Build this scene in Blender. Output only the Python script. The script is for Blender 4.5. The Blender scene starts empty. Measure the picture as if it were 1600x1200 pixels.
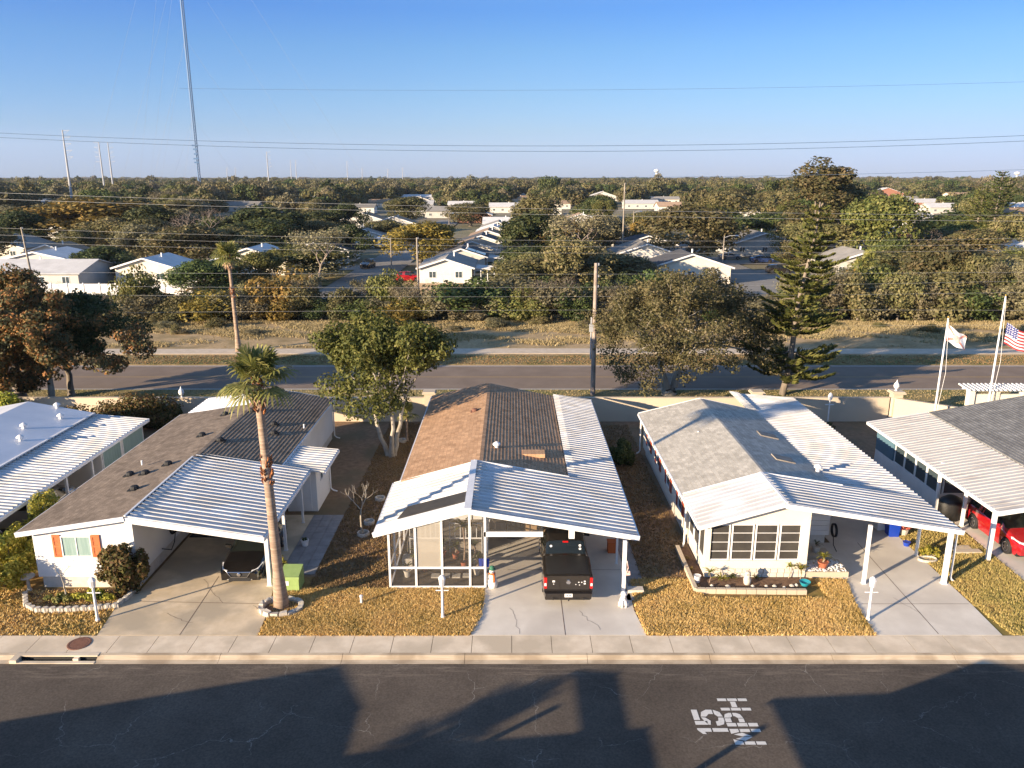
import bpy, math, random
import numpy as np
from mathutils import Vector, Matrix
R = math.radians
random.seed(7)
scn = bpy.context.scene
COL = scn.collection
# ---------------------------------------------------------------- camera, sky, sun, exposure
CAM_H = 17.0; PITCH = R(14.77); F = 1225.0
cam = bpy.data.cameras.new('camera'); camo = bpy.data.objects.new('camera', cam); COL.objects.link(camo)
camo.location = (0, 0, CAM_H); camo.rotation_euler = (R(90) - PITCH, 0, 0)
cam.sensor_width = 36; cam.lens = F / 1600 * 36; cam.clip_start = .2; cam.clip_end = 30000
scn.camera = camo
SUN_EL = R(12.0); SUN_AZ = math.atan2(-.805, -.593)
w = bpy.data.worlds.new('World'); scn.world = w; w.use_nodes = True
nt = w.node_tree; bg = nt.nodes['Background']
sky = nt.nodes.new('ShaderNodeTexSky'); sky.sky_type = 'NISHITA'; sky.sun_disc = False
sky.sun_elevation = SUN_EL; sky.sun_rotation = SUN_AZ; sky.air_density = 1.0; sky.dust_density = 0.4; sky.ozone_density = 2.2
tcw = nt.nodes.new('ShaderNodeTexCoord'); spx = nt.nodes.new('ShaderNodeSeparateXYZ'); nt.links.new(tcw.outputs['Generated'], spx.inputs[0])
mrw = nt.nodes.new('ShaderNodeMapRange'); mrw.inputs[2].default_value = .5; nt.links.new(spx.outputs[2], mrw.inputs[0])
rpw = nt.nodes.new('ShaderNodeValToRGB'); ew = rpw.color_ramp.elements      # clear winter air: bluer near the horizon than the stock sky
for i_, (el_, c_) in enumerate(((.09, (.345, .46, 1.0)), (.96, (.315, .42, .92)), (3.1, (.295, .385, .66)), (5.2, (.272, .38, .60)), (8.4, (.225, .365, .57)), (10.75, (.165, .325, .59)), (28, (.72, .74, .80)))):
    if i_ > 1: ew.new(.5)
for i_, (el_, c_) in enumerate(((.09, (.345, .46, 1.0)), (.96, (.315, .42, .92)), (3.1, (.295, .385, .66)), (5.2, (.272, .38, .60)), (8.4, (.225, .365, .57)), (10.75, (.165, .325, .59)), (28, (.72, .74, .80)))):
    ew[i_].position = min(1, math.sin(R(el_)) / .5); ew[i_].color = (*c_, 1)
nt.links.new(mrw.outputs[0], rpw.inputs[0]); mxw = nt.nodes.new('ShaderNodeMix'); mxw.data_type = 'RGBA'; mxw.blend_type = 'MULTIPLY'; mxw.inputs[0].default_value = 1
nt.links.new(sky.outputs[0], mxw.inputs[6]); nt.links.new(rpw.outputs[0], mxw.inputs[7]); mrx = nt.nodes.new('ShaderNodeMapRange'); mrx.inputs[1].default_value = -.55; mrx.inputs[2].default_value = .55; nt.links.new(spx.outputs[0], mrx.inputs[0])
rpx = nt.nodes.new('ShaderNodeValToRGB'); ex = rpx.color_ramp.elements; ex.new(.5)
for i_, c_ in enumerate(((.78, .97, 1.0), (1, 1, .88), (.92, .90, .82))): ex[i_].position = i_ / 2; ex[i_].color = (*c_, 1)
nt.links.new(mrx.outputs[0], rpx.inputs[0]); mxx = nt.nodes.new('ShaderNodeMix'); mxx.data_type = 'RGBA'; mxx.blend_type = 'MULTIPLY'; mxx.inputs[0].default_value = 1
nt.links.new(mxw.outputs[2], mxx.inputs[6]); nt.links.new(rpx.outputs[0], mxx.inputs[7])
gnw = nt.nodes.new('ShaderNodeMix'); gnw.data_type = 'RGBA'; gnw.blend_type = 'MULTIPLY'; gnw.inputs[0].default_value = 1; gnw.inputs[7].default_value = (1, 1, 1.13, 1)
nt.links.new(mxx.outputs[2], gnw.inputs[6]); nt.links.new(gnw.outputs[2], bg.inputs[0]); bg.inputs[1].default_value = .127
sl = bpy.data.lights.new('sun', 'SUN'); sl.energy = 5.0; sl.angle = R(.5); sl.color = (1, .79, .55)
so = bpy.data.objects.new('sun', sl); COL.objects.link(so)
d = Vector((.805 * math.cos(SUN_EL), .593 * math.cos(SUN_EL), -math.sin(SUN_EL)))
so.rotation_euler = d.to_track_quat('-Z', 'Y').to_euler(); so.location = (-40, -30, 40)
scn.view_settings.view_transform = 'Standard'; scn.view_settings.look = 'None'
scn.view_settings.exposure = 1.45; scn.view_settings.gamma = 1.0
try:
    scn.cycles.max_bounces = 6; scn.cycles.transparent_max_bounces = 12
except Exception: pass
# ---------------------------------------------------------------- helpers
def at(px, py, z=0.0, Y=None):
    """world point seen at photo pixel (1600x1200) on height z or at distance Y"""
    dx = (px - 800) / F; dy = (600 - py) / F
    v = Vector((dx, math.cos(PITCH) + dy * math.sin(PITCH), -math.sin(PITCH) + dy * math.cos(PITCH)))
    t = (z - CAM_H) / v.z if Y is None else Y / v.y
    return Vector((0, 0, CAM_H)) + v * t
def gx(px, Y, z=0.0):
    zc = Y * math.cos(PITCH) + (CAM_H - z) * math.sin(PITCH); return (px - 800) / F * zc
ORG = {}
def tag(o, label=None, cat=None, group=None, kind=None):
    if label: o['label'] = label
    if cat: o['category'] = cat
    if group: o['group'] = group
    if kind: o['kind'] = kind
    return o
def thing(name, label, cat, loc=(0, 0, 0), rz=0, group=None):
    o = bpy.data.objects.new(name, None); COL.objects.link(o); o.empty_display_size = .2
    o.location = loc; o.rotation_euler = (0, 0, rz); ORG[o] = Vector(loc) if rz == 0 else Vector((0, 0, 0))
    return tag(o, label, cat, group)
class MB:
    def __init__(s): s.v = []; s.f = []; s.m = []; s.mi = 0
    def quad(s, *p):
        n = len(s.v); s.v += [tuple(q) for q in p]; s.f.append(tuple(range(n, n + len(p)))); s.m.append(s.mi); return s
    def box(s, x0, x1, y0, y1, z0, z1):
        P = [(x0, y0, z0), (x1, y0, z0), (x1, y1, z0), (x0, y1, z0), (x0, y0, z1), (x1, y0, z1), (x1, y1, z1), (x0, y1, z1)]
        return s.hexa(P)
    def hexa(s, P):
        n = len(s.v); s.v += [tuple(p) for p in P]
        for f in ((0, 3, 2, 1), (4, 5, 6, 7), (0, 1, 5, 4), (1, 2, 6, 5), (2, 3, 7, 6), (3, 0, 4, 7)):
            s.f.append(tuple(n + i for i in f)); s.m.append(s.mi)
        return s
    def beam(s, p0, p1, w, h, up=(0, 0, 1)):
        p0 = Vector(p0); p1 = Vector(p1); d = (p1 - p0).normalized(); u = Vector(up)
        if abs(d.dot(u)) > .99: u = Vector((0, 1, 0))
        a = d.cross(u).normalized() * w / 2; b = a.normalized().cross(d) * h / 2
        return s.hexa([p0 - a - b, p0 + a - b, p1 + a - b, p1 - a - b, p0 - a + b, p0 + a + b, p1 + a + b, p1 - a + b])
    def tube(s, pts, rad, n=6, cap=True):
        pts = [Vector(p) for p in pts]
        if not isinstance(rad, (list, tuple)): rad = [rad] * len(pts)
        base = len(s.v); ref = None
        for i, p in enumerate(pts):
            d = (pts[min(i + 1, len(pts) - 1)] - pts[max(i - 1, 0)])
            d = d.normalized() if d.length > 1e-9 else Vector((0, 0, 1))
            if ref is None: ref = Vector((1, 0, 0)) if abs(d.x) < .9 else Vector((0, 1, 0))
            a = (ref - d * ref.dot(d)).normalized(); ref = a; b = d.cross(a)
            for k in range(n):
                t = 2 * math.pi * k / n; s.v.append(tuple(p + (a * math.cos(t) + b * math.sin(t)) * rad[i]))
        for i in range(len(pts) - 1):
            for k in range(n):
                q = base + i * n; k2 = (k + 1) % n
                s.f.append((q + k, q + k2, q + n + k2, q + n + k)); s.m.append(s.mi)
        if cap:
            s.f.append(tuple(base + k for k in reversed(range(n)))); s.m.append(s.mi)
            e = base + (len(pts) - 1) * n; s.f.append(tuple(e + k for k in range(n))); s.m.append(s.mi)
        return s
    def lathe(s, c, prof, n=16, sx=1, sy=1):
        base = len(s.v)
        for r, z in prof:
            for k in range(n):
                t = 2 * math.pi * k / n; s.v.append((c[0] + r * sx * math.cos(t), c[1] + r * sy * math.sin(t), c[2] + z))
        for i in range(len(prof) - 1):
            for k in range(n):
                q = base + i * n; k2 = (k + 1) % n
                s.f.append((q + k, q + k2, q + n + k2, q + n + k)); s.m.append(s.mi)
        s.f.append(tuple(base + k for k in reversed(range(n)))); s.m.append(s.mi)
        e = base + (len(prof) - 1) * n; s.f.append(tuple(e + k for k in range(n))); s.m.append(s.mi)
        return s
    def prism(s, poly, axis, a, b):
        """poly: list of 2D points; axis 'y': (x,z) extruded in y; 'x': (y,z) in x; 'z': (x,y) in z"""
        mk = {'y': lambda p, t: (p[0], t, p[1]), 'x': lambda p, t: (t, p[0], p[1]), 'z': lambda p, t: (p[0], p[1], t)}[axis]
        n = len(s.v); k = len(poly)
        s.v += [mk(p, a) for p in poly] + [mk(p, b) for p in poly]
        s.f.append(tuple(range(n, n + k))); s.m.append(s.mi); s.f.append(tuple(range(n + 2 * k - 1, n + k - 1, -1))); s.m.append(s.mi)
        for i in range(k):
            j = (i + 1) % k; s.f.append((n + i, n + j, n + k + j, n + k + i)); s.m.append(s.mi)
        return s
    def build(s, name, mats, parent=None, base=None, smooth=False, fixn=True):
        if not isinstance(mats, (list, tuple)): mats = [mats]
        off = ORG[parent] if parent is not None else Vector(base) if base is not None else Vector((0, 0, 0))
        me = bpy.data.meshes.new(name)
        me.from_pydata([(v[0] - off.x, v[1] - off.y, v[2] - off.z) for v in s.v], [], s.f)
        for m in mats: me.materials.append(m)
        if len(mats) > 1: me.polygons.foreach_set('material_index', s.m)
        if fixn and len(s.f) < 30000:
            import bmesh
            bm = bmesh.new(); bm.from_mesh(me); bmesh.ops.recalc_face_normals(bm, faces=bm.faces); bm.to_mesh(me); bm.free()
        if smooth:
            me.polygons.foreach_set('use_smooth', [True] * len(me.polygons))
        me.update()
        o = bpy.data.objects.new(name, me); COL.objects.link(o)
        if parent is not None: o.parent = parent; ORG[o] = ORG[parent]
        else: o.location = off; ORG[o] = off
        return o
def npmesh(name, V, Fq, mat, parent=None, mats=None, midx=None):
    """fast quad/tri mesh from numpy arrays"""
    me = bpy.data.meshes.new(name); k = Fq.shape[1]
    me.vertices.add(len(V)); me.vertices.foreach_set('co', np.asarray(V, dtype=np.float32).ravel())
    me.loops.add(Fq.size); me.loops.foreach_set('vertex_index', Fq.astype(np.int32).ravel())
    me.polygons.add(len(Fq)); me.polygons.foreach_set('loop_start', np.arange(0, Fq.size, k, dtype=np.int32))
    for m in (mats or [mat]): me.materials.append(m)
    if midx is not None: me.polygons.foreach_set('material_index', midx.astype(np.int32))
    me.update(calc_edges=True)
    o = bpy.data.objects.new(name, me); COL.objects.link(o)
    if parent is not None: o.parent = parent; ORG[o] = ORG[parent]
    return o
# ---------------------------------------------------------------- materials
MC = {}
def mat(name, c1, c2=None, rough=.8, scale=2.0, detail=6, bump=0.0, bscale=None, metal=0.0, spec=.5, coat=0.0,
        stretch=(1, 1, 1), lo=.35, hi=.65, c3=None, s3=.3, objrand=0.0):
    m = bpy.data.materials.new(name); m.use_nodes = True; t = m.node_tree; b = t.nodes['Principled BSDF']
    b.inputs['Roughness'].default_value = rough; b.inputs['Metallic'].default_value = metal
    b.inputs['Specular IOR Level'].default_value = spec; b.inputs['Coat Weight'].default_value = coat
    col = None
    tc = t.nodes.new('ShaderNodeTexCoord'); geo = t.nodes.new('ShaderNodeNewGeometry')
    mp = t.nodes.new('ShaderNodeMapping'); mp.inputs['Scale'].default_value = stretch
    t.links.new(geo.outputs['Position'], mp.inputs[0])
    if c2 is None: b.inputs['Base Color'].default_value = (*c1, 1)
    else:
        n = t.nodes.new('ShaderNodeTexNoise'); n.inputs['Scale'].default_value = scale; n.inputs['Detail'].default_value = detail
        n.inputs['Roughness'].default_value = .62
        t.links.new(mp.outputs[0], n.inputs['Vector'])
        r = t.nodes.new('ShaderNodeValToRGB'); r.color_ramp.elements[0].position = lo; r.color_ramp.elements[1].position = hi
        r.color_ramp.elements[0].color = (*c1, 1); r.color_ramp.elements[1].color = (*c2, 1)
        t.links.new(n.outputs[0], r.inputs[0]); col = r.outputs[0]
        if c3 is not None:
            n3 = t.nodes.new('ShaderNodeTexNoise'); n3.inputs['Scale'].default_value = s3; n3.inputs['Detail'].default_value = 4
            t.links.new(geo.outputs['Position'], n3.inputs['Vector'])
            r3 = t.nodes.new('ShaderNodeMapRange'); r3.inputs[1].default_value = .45; r3.inputs[2].default_value = .62
            t.links.new(n3.outputs[0], r3.inputs[0])
            mx = t.nodes.new('ShaderNodeMix'); mx.data_type = 'RGBA'; t.links.new(r3.outputs[0], mx.inputs[0])
            t.links.new(col, mx.inputs[6]); mx.inputs[7].default_value = (*c3, 1); col = mx.outputs[2]
        if objrand:
            oi = t.nodes.new('ShaderNodeObjectInfo'); hs = t.nodes.new('ShaderNodeHueSaturation')
            mr = t.nodes.new('ShaderNodeMapRange'); mr.inputs[3].default_value = 1 - objrand; mr.inputs[4].default_value = 1 + objrand
            t.links.new(oi.outputs['Random'], mr.inputs[0]); t.links.new(mr.outputs[0], hs.inputs['Value'])
            t.links.new(col, hs.inputs['Color']); col = hs.outputs[0]
        t.links.new(col, b.inputs['Base Color'])
    if bump:
        nb = t.nodes.new('ShaderNodeTexNoise'); nb.inputs['Scale'].default_value = bscale or scale * 4; nb.inputs['Detail'].default_value = 5
        t.links.new(mp.outputs[0], nb.inputs['Vector'])
        bp = t.nodes.new('ShaderNodeBump'); bp.inputs['Strength'].default_value = min(1, bump * 8); bp.inputs['Distance'].default_value = bump
        t.links.new(nb.outputs[0], bp.inputs['Height']); t.links.new(bp.outputs[0], b.inputs['Normal'])
    MC[name] = m; return m
LB = 1.55
def leafmat(name, cols, rough=.65, trans=.25, orand=.25, pos=None):
    m = bpy.data.materials.new(name); m.use_nodes = True; t = m.node_tree; b = t.nodes['Principled BSDF']; out = t.nodes['Material Output']
    geo = t.nodes.new('ShaderNodeNewGeometry'); oi = t.nodes.new('ShaderNodeObjectInfo')
    n = t.nodes.new('ShaderNodeTexNoise'); n.inputs['Scale'].default_value = pos or .5; t.links.new(geo.outputs['Position'], n.inputs['Vector'])
    a = t.nodes.new('ShaderNodeMath'); a.operation = 'MULTIPLY_ADD'; t.links.new(geo.outputs['Random Per Island'], a.inputs[0]); a.inputs[1].default_value = .7
    s = t.nodes.new('ShaderNodeMath'); s.operation = 'MULTIPLY_ADD'; t.links.new(n.outputs[0], s.inputs[0]); s.inputs[1].default_value = 1.1; s.inputs[2].default_value = -.4
    t.links.new(s.outputs[0], a.inputs[2])
    r = t.nodes.new('ShaderNodeValToRGB'); el = r.color_ramp.elements
    while len(el) < len(cols): el.new(.5)
    for i, c in enumerate(cols): el[i].position = i / (len(cols) - 1); k_ = (1, 1) if 'grass' in name or 'brown' in name else (1.08, .93); el[i].color = (c[0] * LB * k_[0], c[1] * LB * k_[1], c[2] * LB, 1)
    t.links.new(a.outputs[0], r.inputs[0])
    hs = t.nodes.new('ShaderNodeHueSaturation'); mr = t.nodes.new('ShaderNodeMapRange'); mr.inputs[3].default_value = 1 - orand; mr.inputs[4].default_value = 1 + orand
    t.links.new(oi.outputs['Random'], mr.inputs[0]); t.links.new(mr.outputs[0], hs.inputs['Value'])
    mh = t.nodes.new('ShaderNodeMath'); mh.operation = 'MULTIPLY'; mh.inputs[1].default_value = 7.31; t.links.new(oi.outputs['Random'], mh.inputs[0])
    fr = t.nodes.new('ShaderNodeMath'); fr.operation = 'FRACT'; t.links.new(mh.outputs[0], fr.inputs[0])
    mr2 = t.nodes.new('ShaderNodeMapRange'); mr2.inputs[3].default_value = .5 - orand * .04; mr2.inputs[4].default_value = .5 + orand * .08
    t.links.new(fr.outputs[0], mr2.inputs[0]); t.links.new(mr2.outputs[0], hs.inputs['Hue'])
    t.links.new(r.outputs[0], hs.inputs['Color']); t.links.new(hs.outputs[0], b.inputs['Base Color'])
    b.inputs['Roughness'].default_value = rough; b.inputs['Specular IOR Level'].default_value = .25
    tr = t.nodes.new('ShaderNodeBsdfTranslucent'); t.links.new(hs.outputs[0], tr.inputs[0])
    mx = t.nodes.new('ShaderNodeMixShader'); mx.inputs[0].default_value = trans
    t.links.new(b.outputs[0], mx.inputs[1]); t.links.new(tr.outputs[0], mx.inputs[2]); t.links.new(mx.outputs[0], out.inputs[0])
    return m
M = {}
M['white'] = mat('white_paint', (.66, .66, .66), (.76, .75, .74), rough=.45, scale=1.2, bump=.002)
M['whitemetal'] = mat('white_roof_metal', (.47, .475, .48), (.64, .64, .64), rough=.42, scale=.9, stretch=(.25, 2, 1), c3=(.49, .475, .45), s3=.8)
M['dirtymetal'] = mat('weathered_roof_metal', (.27, .255, .24), (.56, .54, .51), rough=.6, scale=1.6, stretch=(.35, 3.0, 1), lo=.3, hi=.7, c3=(.45, .44, .42), s3=.5)
M['bluemetal'] = mat('smooth_white_roof_coating', (.62, .64, .67), (.72, .73, .75), rough=.4, scale=.6)
def shingle(name, c1, c2, c3):
    m = mat(name, c1, c2, rough=.95, scale=1.6, detail=8, spec=.15)
    t = m.node_tree; b = t.nodes['Principled BSDF']; geo = t.nodes.new('ShaderNodeNewGeometry')
    mp = t.nodes.new('ShaderNodeMapping'); mp.inputs['Rotation'].default_value = (0, 0, R(90)); mp.inputs['Scale'].default_value = (1, 1, 1)
    t.links.new(geo.outputs['Position'], mp.inputs[0])
    br = t.nodes.new('ShaderNodeTexBrick'); br.inputs['Scale'].default_value = 1; br.inputs['Brick Width'].default_value = .33; br.inputs['Row Height'].default_value = .2
    br.inputs['Mortar Size'].default_value = .008; br.inputs['Color1'].default_value = (.78, .78, .78, 1); br.inputs['Color2'].default_value = (1.1, 1.1, 1.1, 1); br.inputs['Mortar'].default_value = (.6, .6, .6, 1)
    t.links.new(mp.outputs[0], br.inputs[0])
    mx = t.nodes.new('ShaderNodeMix'); mx.data_type = 'RGBA'; mx.blend_type = 'MULTIPLY'; mx.inputs[0].default_value = .9
    src = b.inputs['Base Color'].links[0].from_socket
    wn = t.nodes.new('ShaderNodeTexNoise'); wn.inputs['Scale'].default_value = 30; t.links.new(geo.outputs['Position'], wn.inputs['Vector'])
    mr = t.nodes.new('ShaderNodeMapRange'); mr.inputs[1].default_value = .3; mr.inputs[2].default_value = .7; mr.inputs[3].default_value = .75; mr.inputs[4].default_value = 1.25; t.links.new(wn.outputs[0], mr.inputs[0])
    m2 = t.nodes.new('ShaderNodeMix'); m2.data_type = 'RGBA'; m2.blend_type = 'MULTIPLY'; m2.inputs[0].default_value = 1
    t.links.new(src, mx.inputs[6]); t.links.new(br.outputs[0], mx.inputs[7]); t.links.new(mx.outputs[2], m2.inputs[6]); t.links.new(mr.outputs[0], m2.inputs[7])
    t.links.new(m2.outputs[2], b.inputs['Base Color']); return m
M['sh_brown'] = shingle('brown_shingles', (.20, .155, .115), (.30, .235, .175), None)
M['sh_terra'] = shingle('terracotta_shingles', (.41, .25, .145), (.53, .335, .20), None)
M['sh_grey'] = shingle('grey_shingles', (.40, .375, .325), (.51, .48, .42), None)
M['sh_dgrey'] = shingle('dark_grey_shingles', (.15, .15, .15), (.22, .22, .215), None)
M['siding'] = mat('white_siding', (.68, .67, .65), (.74, .73, .71), rough=.6, scale=.7)
M['cream'] = mat('cream_stucco', (.62, .57, .48), (.68, .63, .54), rough=.85, scale=1.0, bump=.004, bscale=30)
M['beigewall'] = mat('beige_wall', (.50, .42, .31), (.57, .48, .36), rough=.9, scale=.5, bump=.004, bscale=25, c3=(.45, .38, .29), s3=.25)
M['skirt'] = mat('skirting', (.52, .47, .40), (.62, .57, .50), rough=.9, scale=3)
M['orange'] = mat('orange_shutter', (.52, .13, .045), (.60, .17, .06), rough=.5, scale=4)
M['maroon'] = mat('red_shutter', (.25, .05, .03), (.32, .07, .04), rough=.5, scale=4)
M['glass'] = mat('window_glass', (.05, .07, .08), rough=.06, spec=.8)
M['glass_lite'] = mat('curtained_glass', (.20, .30, .28), (.30, .40, .38), rough=.12, scale=3, stretch=(8, 8, .3))
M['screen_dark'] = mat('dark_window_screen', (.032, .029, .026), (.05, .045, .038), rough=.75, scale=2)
M['black'] = mat('black_rubber', (.012, .012, .013), rough=.75)
M['blacktarp'] = mat('black_cover', (.010, .010, .010), (.02, .02, .02), rough=.5, scale=3, bump=.02)
M['chrome'] = mat('chrome', (.7, .7, .72), rough=.15, metal=1)
M['rim'] = mat('alloy_rim', (.5, .5, .52), rough=.3, metal=1)
M['p_black'] = mat('black_car_paint', (.006, .005, .005), rough=.12, spec=.5, coat=1)
M['p_dark'] = mat('dark_brown_car_paint', (.022, .018, .015), rough=.22, metal=.2, coat=1)
M['p_red'] = mat('red_car_paint', (.30, .008, .012), rough=.2, coat=1)
M['p_silver'] = mat('silver_car_paint', (.35, .35, .36), rough=.3, metal=.6, coat=.6)
M['p_blue'] = mat('blue_car_paint', (.02, .04, .12), rough=.25, coat=.8)
M['p_white'] = mat('white_car_paint', (.65, .65, .65), rough=.3, coat=.7)
M['red_lamp'] = mat('tail_lamp', (.45, .01, .01), rough=.15)
M['lamp_glass'] = mat('head_lamp', (.75, .75, .75), rough=.1)
M['interior'] = mat('beige_interior', (.30, .26, .20), rough=.9)
M['cover'] = mat('bed_cover_vinyl', (.018, .017, .016), (.024, .023, .021), rough=.5, scale=2)
M['bark'] = mat('grey_bark', (.12, .10, .08), (.24, .20, .16), rough=.95, scale=3, bump=.03, bscale=8, stretch=(1, 1, .3))
M['palebark'] = mat('pale_bark', (.24, .21, .17), (.42, .38, .32), rough=.9, scale=3, bump=.02, bscale=8, stretch=(1, 1, .3))
M['barebark'] = mat('bare_twigs', (.22, .17, .14), (.34, .28, .24), rough=.9, scale=2)
M['palmbark'] = mat('palm_bark', (.20, .135, .095), (.36, .27, .20), rough=.95, scale=3, bump=.03, bscale=4, stretch=(.4, .4, 4))
M['palmboot'] = mat('palm_boots', (.20, .06, .02), (.34, .14, .05), rough=.95, scale=6)
M['wood'] = mat('weathered_wood', (.20, .17, .14), (.32, .28, .23), rough=.9, scale=4, stretch=(1, 1, .2))
M['fencewood'] = mat('fence_wood', (.26, .19, .12), (.36, .27, .18), rough=.9, scale=3, stretch=(6, 6, .3))
M['concrete'] = mat('old_concrete', (.55, .44, .29), (.68, .555, .39), rough=.9, scale=1.2, bump=.003, bscale=40, c3=(.42, .35, .25), s3=.45)
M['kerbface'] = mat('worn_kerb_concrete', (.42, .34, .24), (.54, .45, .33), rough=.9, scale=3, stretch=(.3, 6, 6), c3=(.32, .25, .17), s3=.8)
M['newconc'] = mat('new_concrete', (.60, .55, .47), (.69, .64, .555), rough=.85, scale=.8, bump=.003, bscale=40, c3=(.54, .49, .42), s3=.3)
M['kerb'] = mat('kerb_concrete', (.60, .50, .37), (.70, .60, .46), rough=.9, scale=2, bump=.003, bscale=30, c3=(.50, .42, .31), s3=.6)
M['paver'] = mat('grey_pavers', (.22, .21, .21), (.30, .29, .285), rough=.9, scale=2)
M['porchfloor'] = mat('dark_porch_pavers', (.07, .055, .04), (.13, .10, .075), rough=.9, scale=4)
M['dirt'] = mat('mulch', (.09, .05, .03), (.17, .10, .06), rough=1, scale=6, bump=.03)
M['rust'] = mat('rusty_iron', (.13, .055, .035), (.19, .09, .06), rough=.8, scale=20, bump=.01)
M['utilgreen'] = mat('utility_green', (.22, .32, .10), (.27, .38, .13), rough=.6, scale=3)
M['polesteel'] = mat('galvanized_steel', (.30, .31, .33), (.38, .39, .41), rough=.6, scale=1)
M['tower'] = mat('tower_sky_blue_tint', (.04, .12, .26), rough=.6)  # blue cast of thin lattice against the sky, put into the mast colour
M['skywire'] = mat('blue_grey_sky_cable', (.07, .12, .20), rough=.7)  # darker blue-grey tone for the wires crossing the sky
M['wire'] = mat('aluminium_wire', (.42, .42, .42), rough=.45, metal=.3)
M['terracotta'] = mat('terracotta_pot', (.32, .10, .05), rough=.8)
M['teal'] = mat('teal_pot', (.02, .26, .34), rough=.35)
M['blueplastic'] = mat('blue_plastic', (.01, .045, .35), rough=.35)
M['bluetrim'] = mat('blue_grey_panel', (.07, .14, .19), (.09, .17, .22), rough=.6, scale=1)
M['paint'] = mat('road_paint', (.50, .49, .45), (.62, .61, .57), rough=.7, scale=12, lo=.3, hi=.45)
M['solar'] = mat('solar_glass', (.10, .16, .24), rough=.1)
M['cardboard'] = mat('cardboard', (.36, .24, .13), rough=.9)
M['flagred'] = mat('flag_red', (.50, .04, .04), rough=.8); M['flagblue'] = mat('flag_blue', (.04, .05, .22), rough=.8); M['flagwhite'] = mat('flag_white', (.8, .8, .8), rough=.8)
M['saltire'] = mat('sun_faded_red_cloth', (.62, .27, .22), rough=.8)
M['gold'] = mat('gilded_ball', (.6, .42, .12), rough=.3, metal=1)
M['snow'] = mat('painted_white_resin', (.78, .77, .75), (.6, .58, .55), rough=.6, scale=5)
M['scarf'] = mat('orange_scarf', (.55, .13, .03), rough=.8); M['pink'] = mat('faded_pink_cloth', (.55, .30, .24), (.7, .6, .55), rough=.8, scale=12); M['hatgreen'] = mat('green_felt', (.04, .16, .10), rough=.9)
M['rock'] = mat('pale_stone', (.38, .35, .30), (.55, .51, .45), rough=.9, scale=6, bump=.02)
M['wallfar'] = mat('pale_stucco', (.50, .48, .44), (.58, .56, .52), rough=.85, scale=.5, objrand=.2)
M['brick'] = mat('far_brick', (.30, .13, .09), (.36, .17, .11), rough=.9)
M['rooffar1'] = mat('pale_tile_roof', (.50, .49, .47), (.60, .59, .57), rough=.8, scale=.6, objrand=.2)
M['rooffar2'] = mat('grey_shingle_roof', (.20, .19, .17), (.28, .26, .23), rough=.9, scale=.6, objrand=.3)
M['rooffar3'] = mat('tan_shingle_roof', (.30, .20, .12), (.38, .26, .17), rough=.9, scale=.6, objrand=.25)
M['rooffar4'] = mat('charcoal_shingle_roof', (.05, .05, .055), (.08, .08, .085), rough=.9, scale=.6)
# semi transparent screens
def screenmat(name, col, alpha):
    m = bpy.data.materials.new(name); m.use_nodes = True; t = m.node_tree; b = t.nodes['Principled BSDF']; out = t.nodes['Material Output']
    b.inputs['Base Color'].default_value = (*col, 1); b.inputs['Roughness'].default_value = .8
    tr = t.nodes.new('ShaderNodeBsdfTransparent'); mx = t.nodes.new('ShaderNodeMixShader'); mx.inputs[0].default_value = alpha
    t.links.new(tr.outputs[0], mx.inputs[1]); t.links.new(b.outputs[0], mx.inputs[2]); t.links.new(mx.outputs[0], out.inputs[0]); return m
M['insect'] = screenmat('insect_screen', (.08, .075, .07), .30)
M['shade'] = screenmat('beige_shade_screen', (.34, .31, .26), .82)
M['carglass'] = screenmat('car_glass', (.010, .013, .012), .90)
M['carglass'].node_tree.nodes['Principled BSDF'].inputs['Roughness'].default_value = .04
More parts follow.
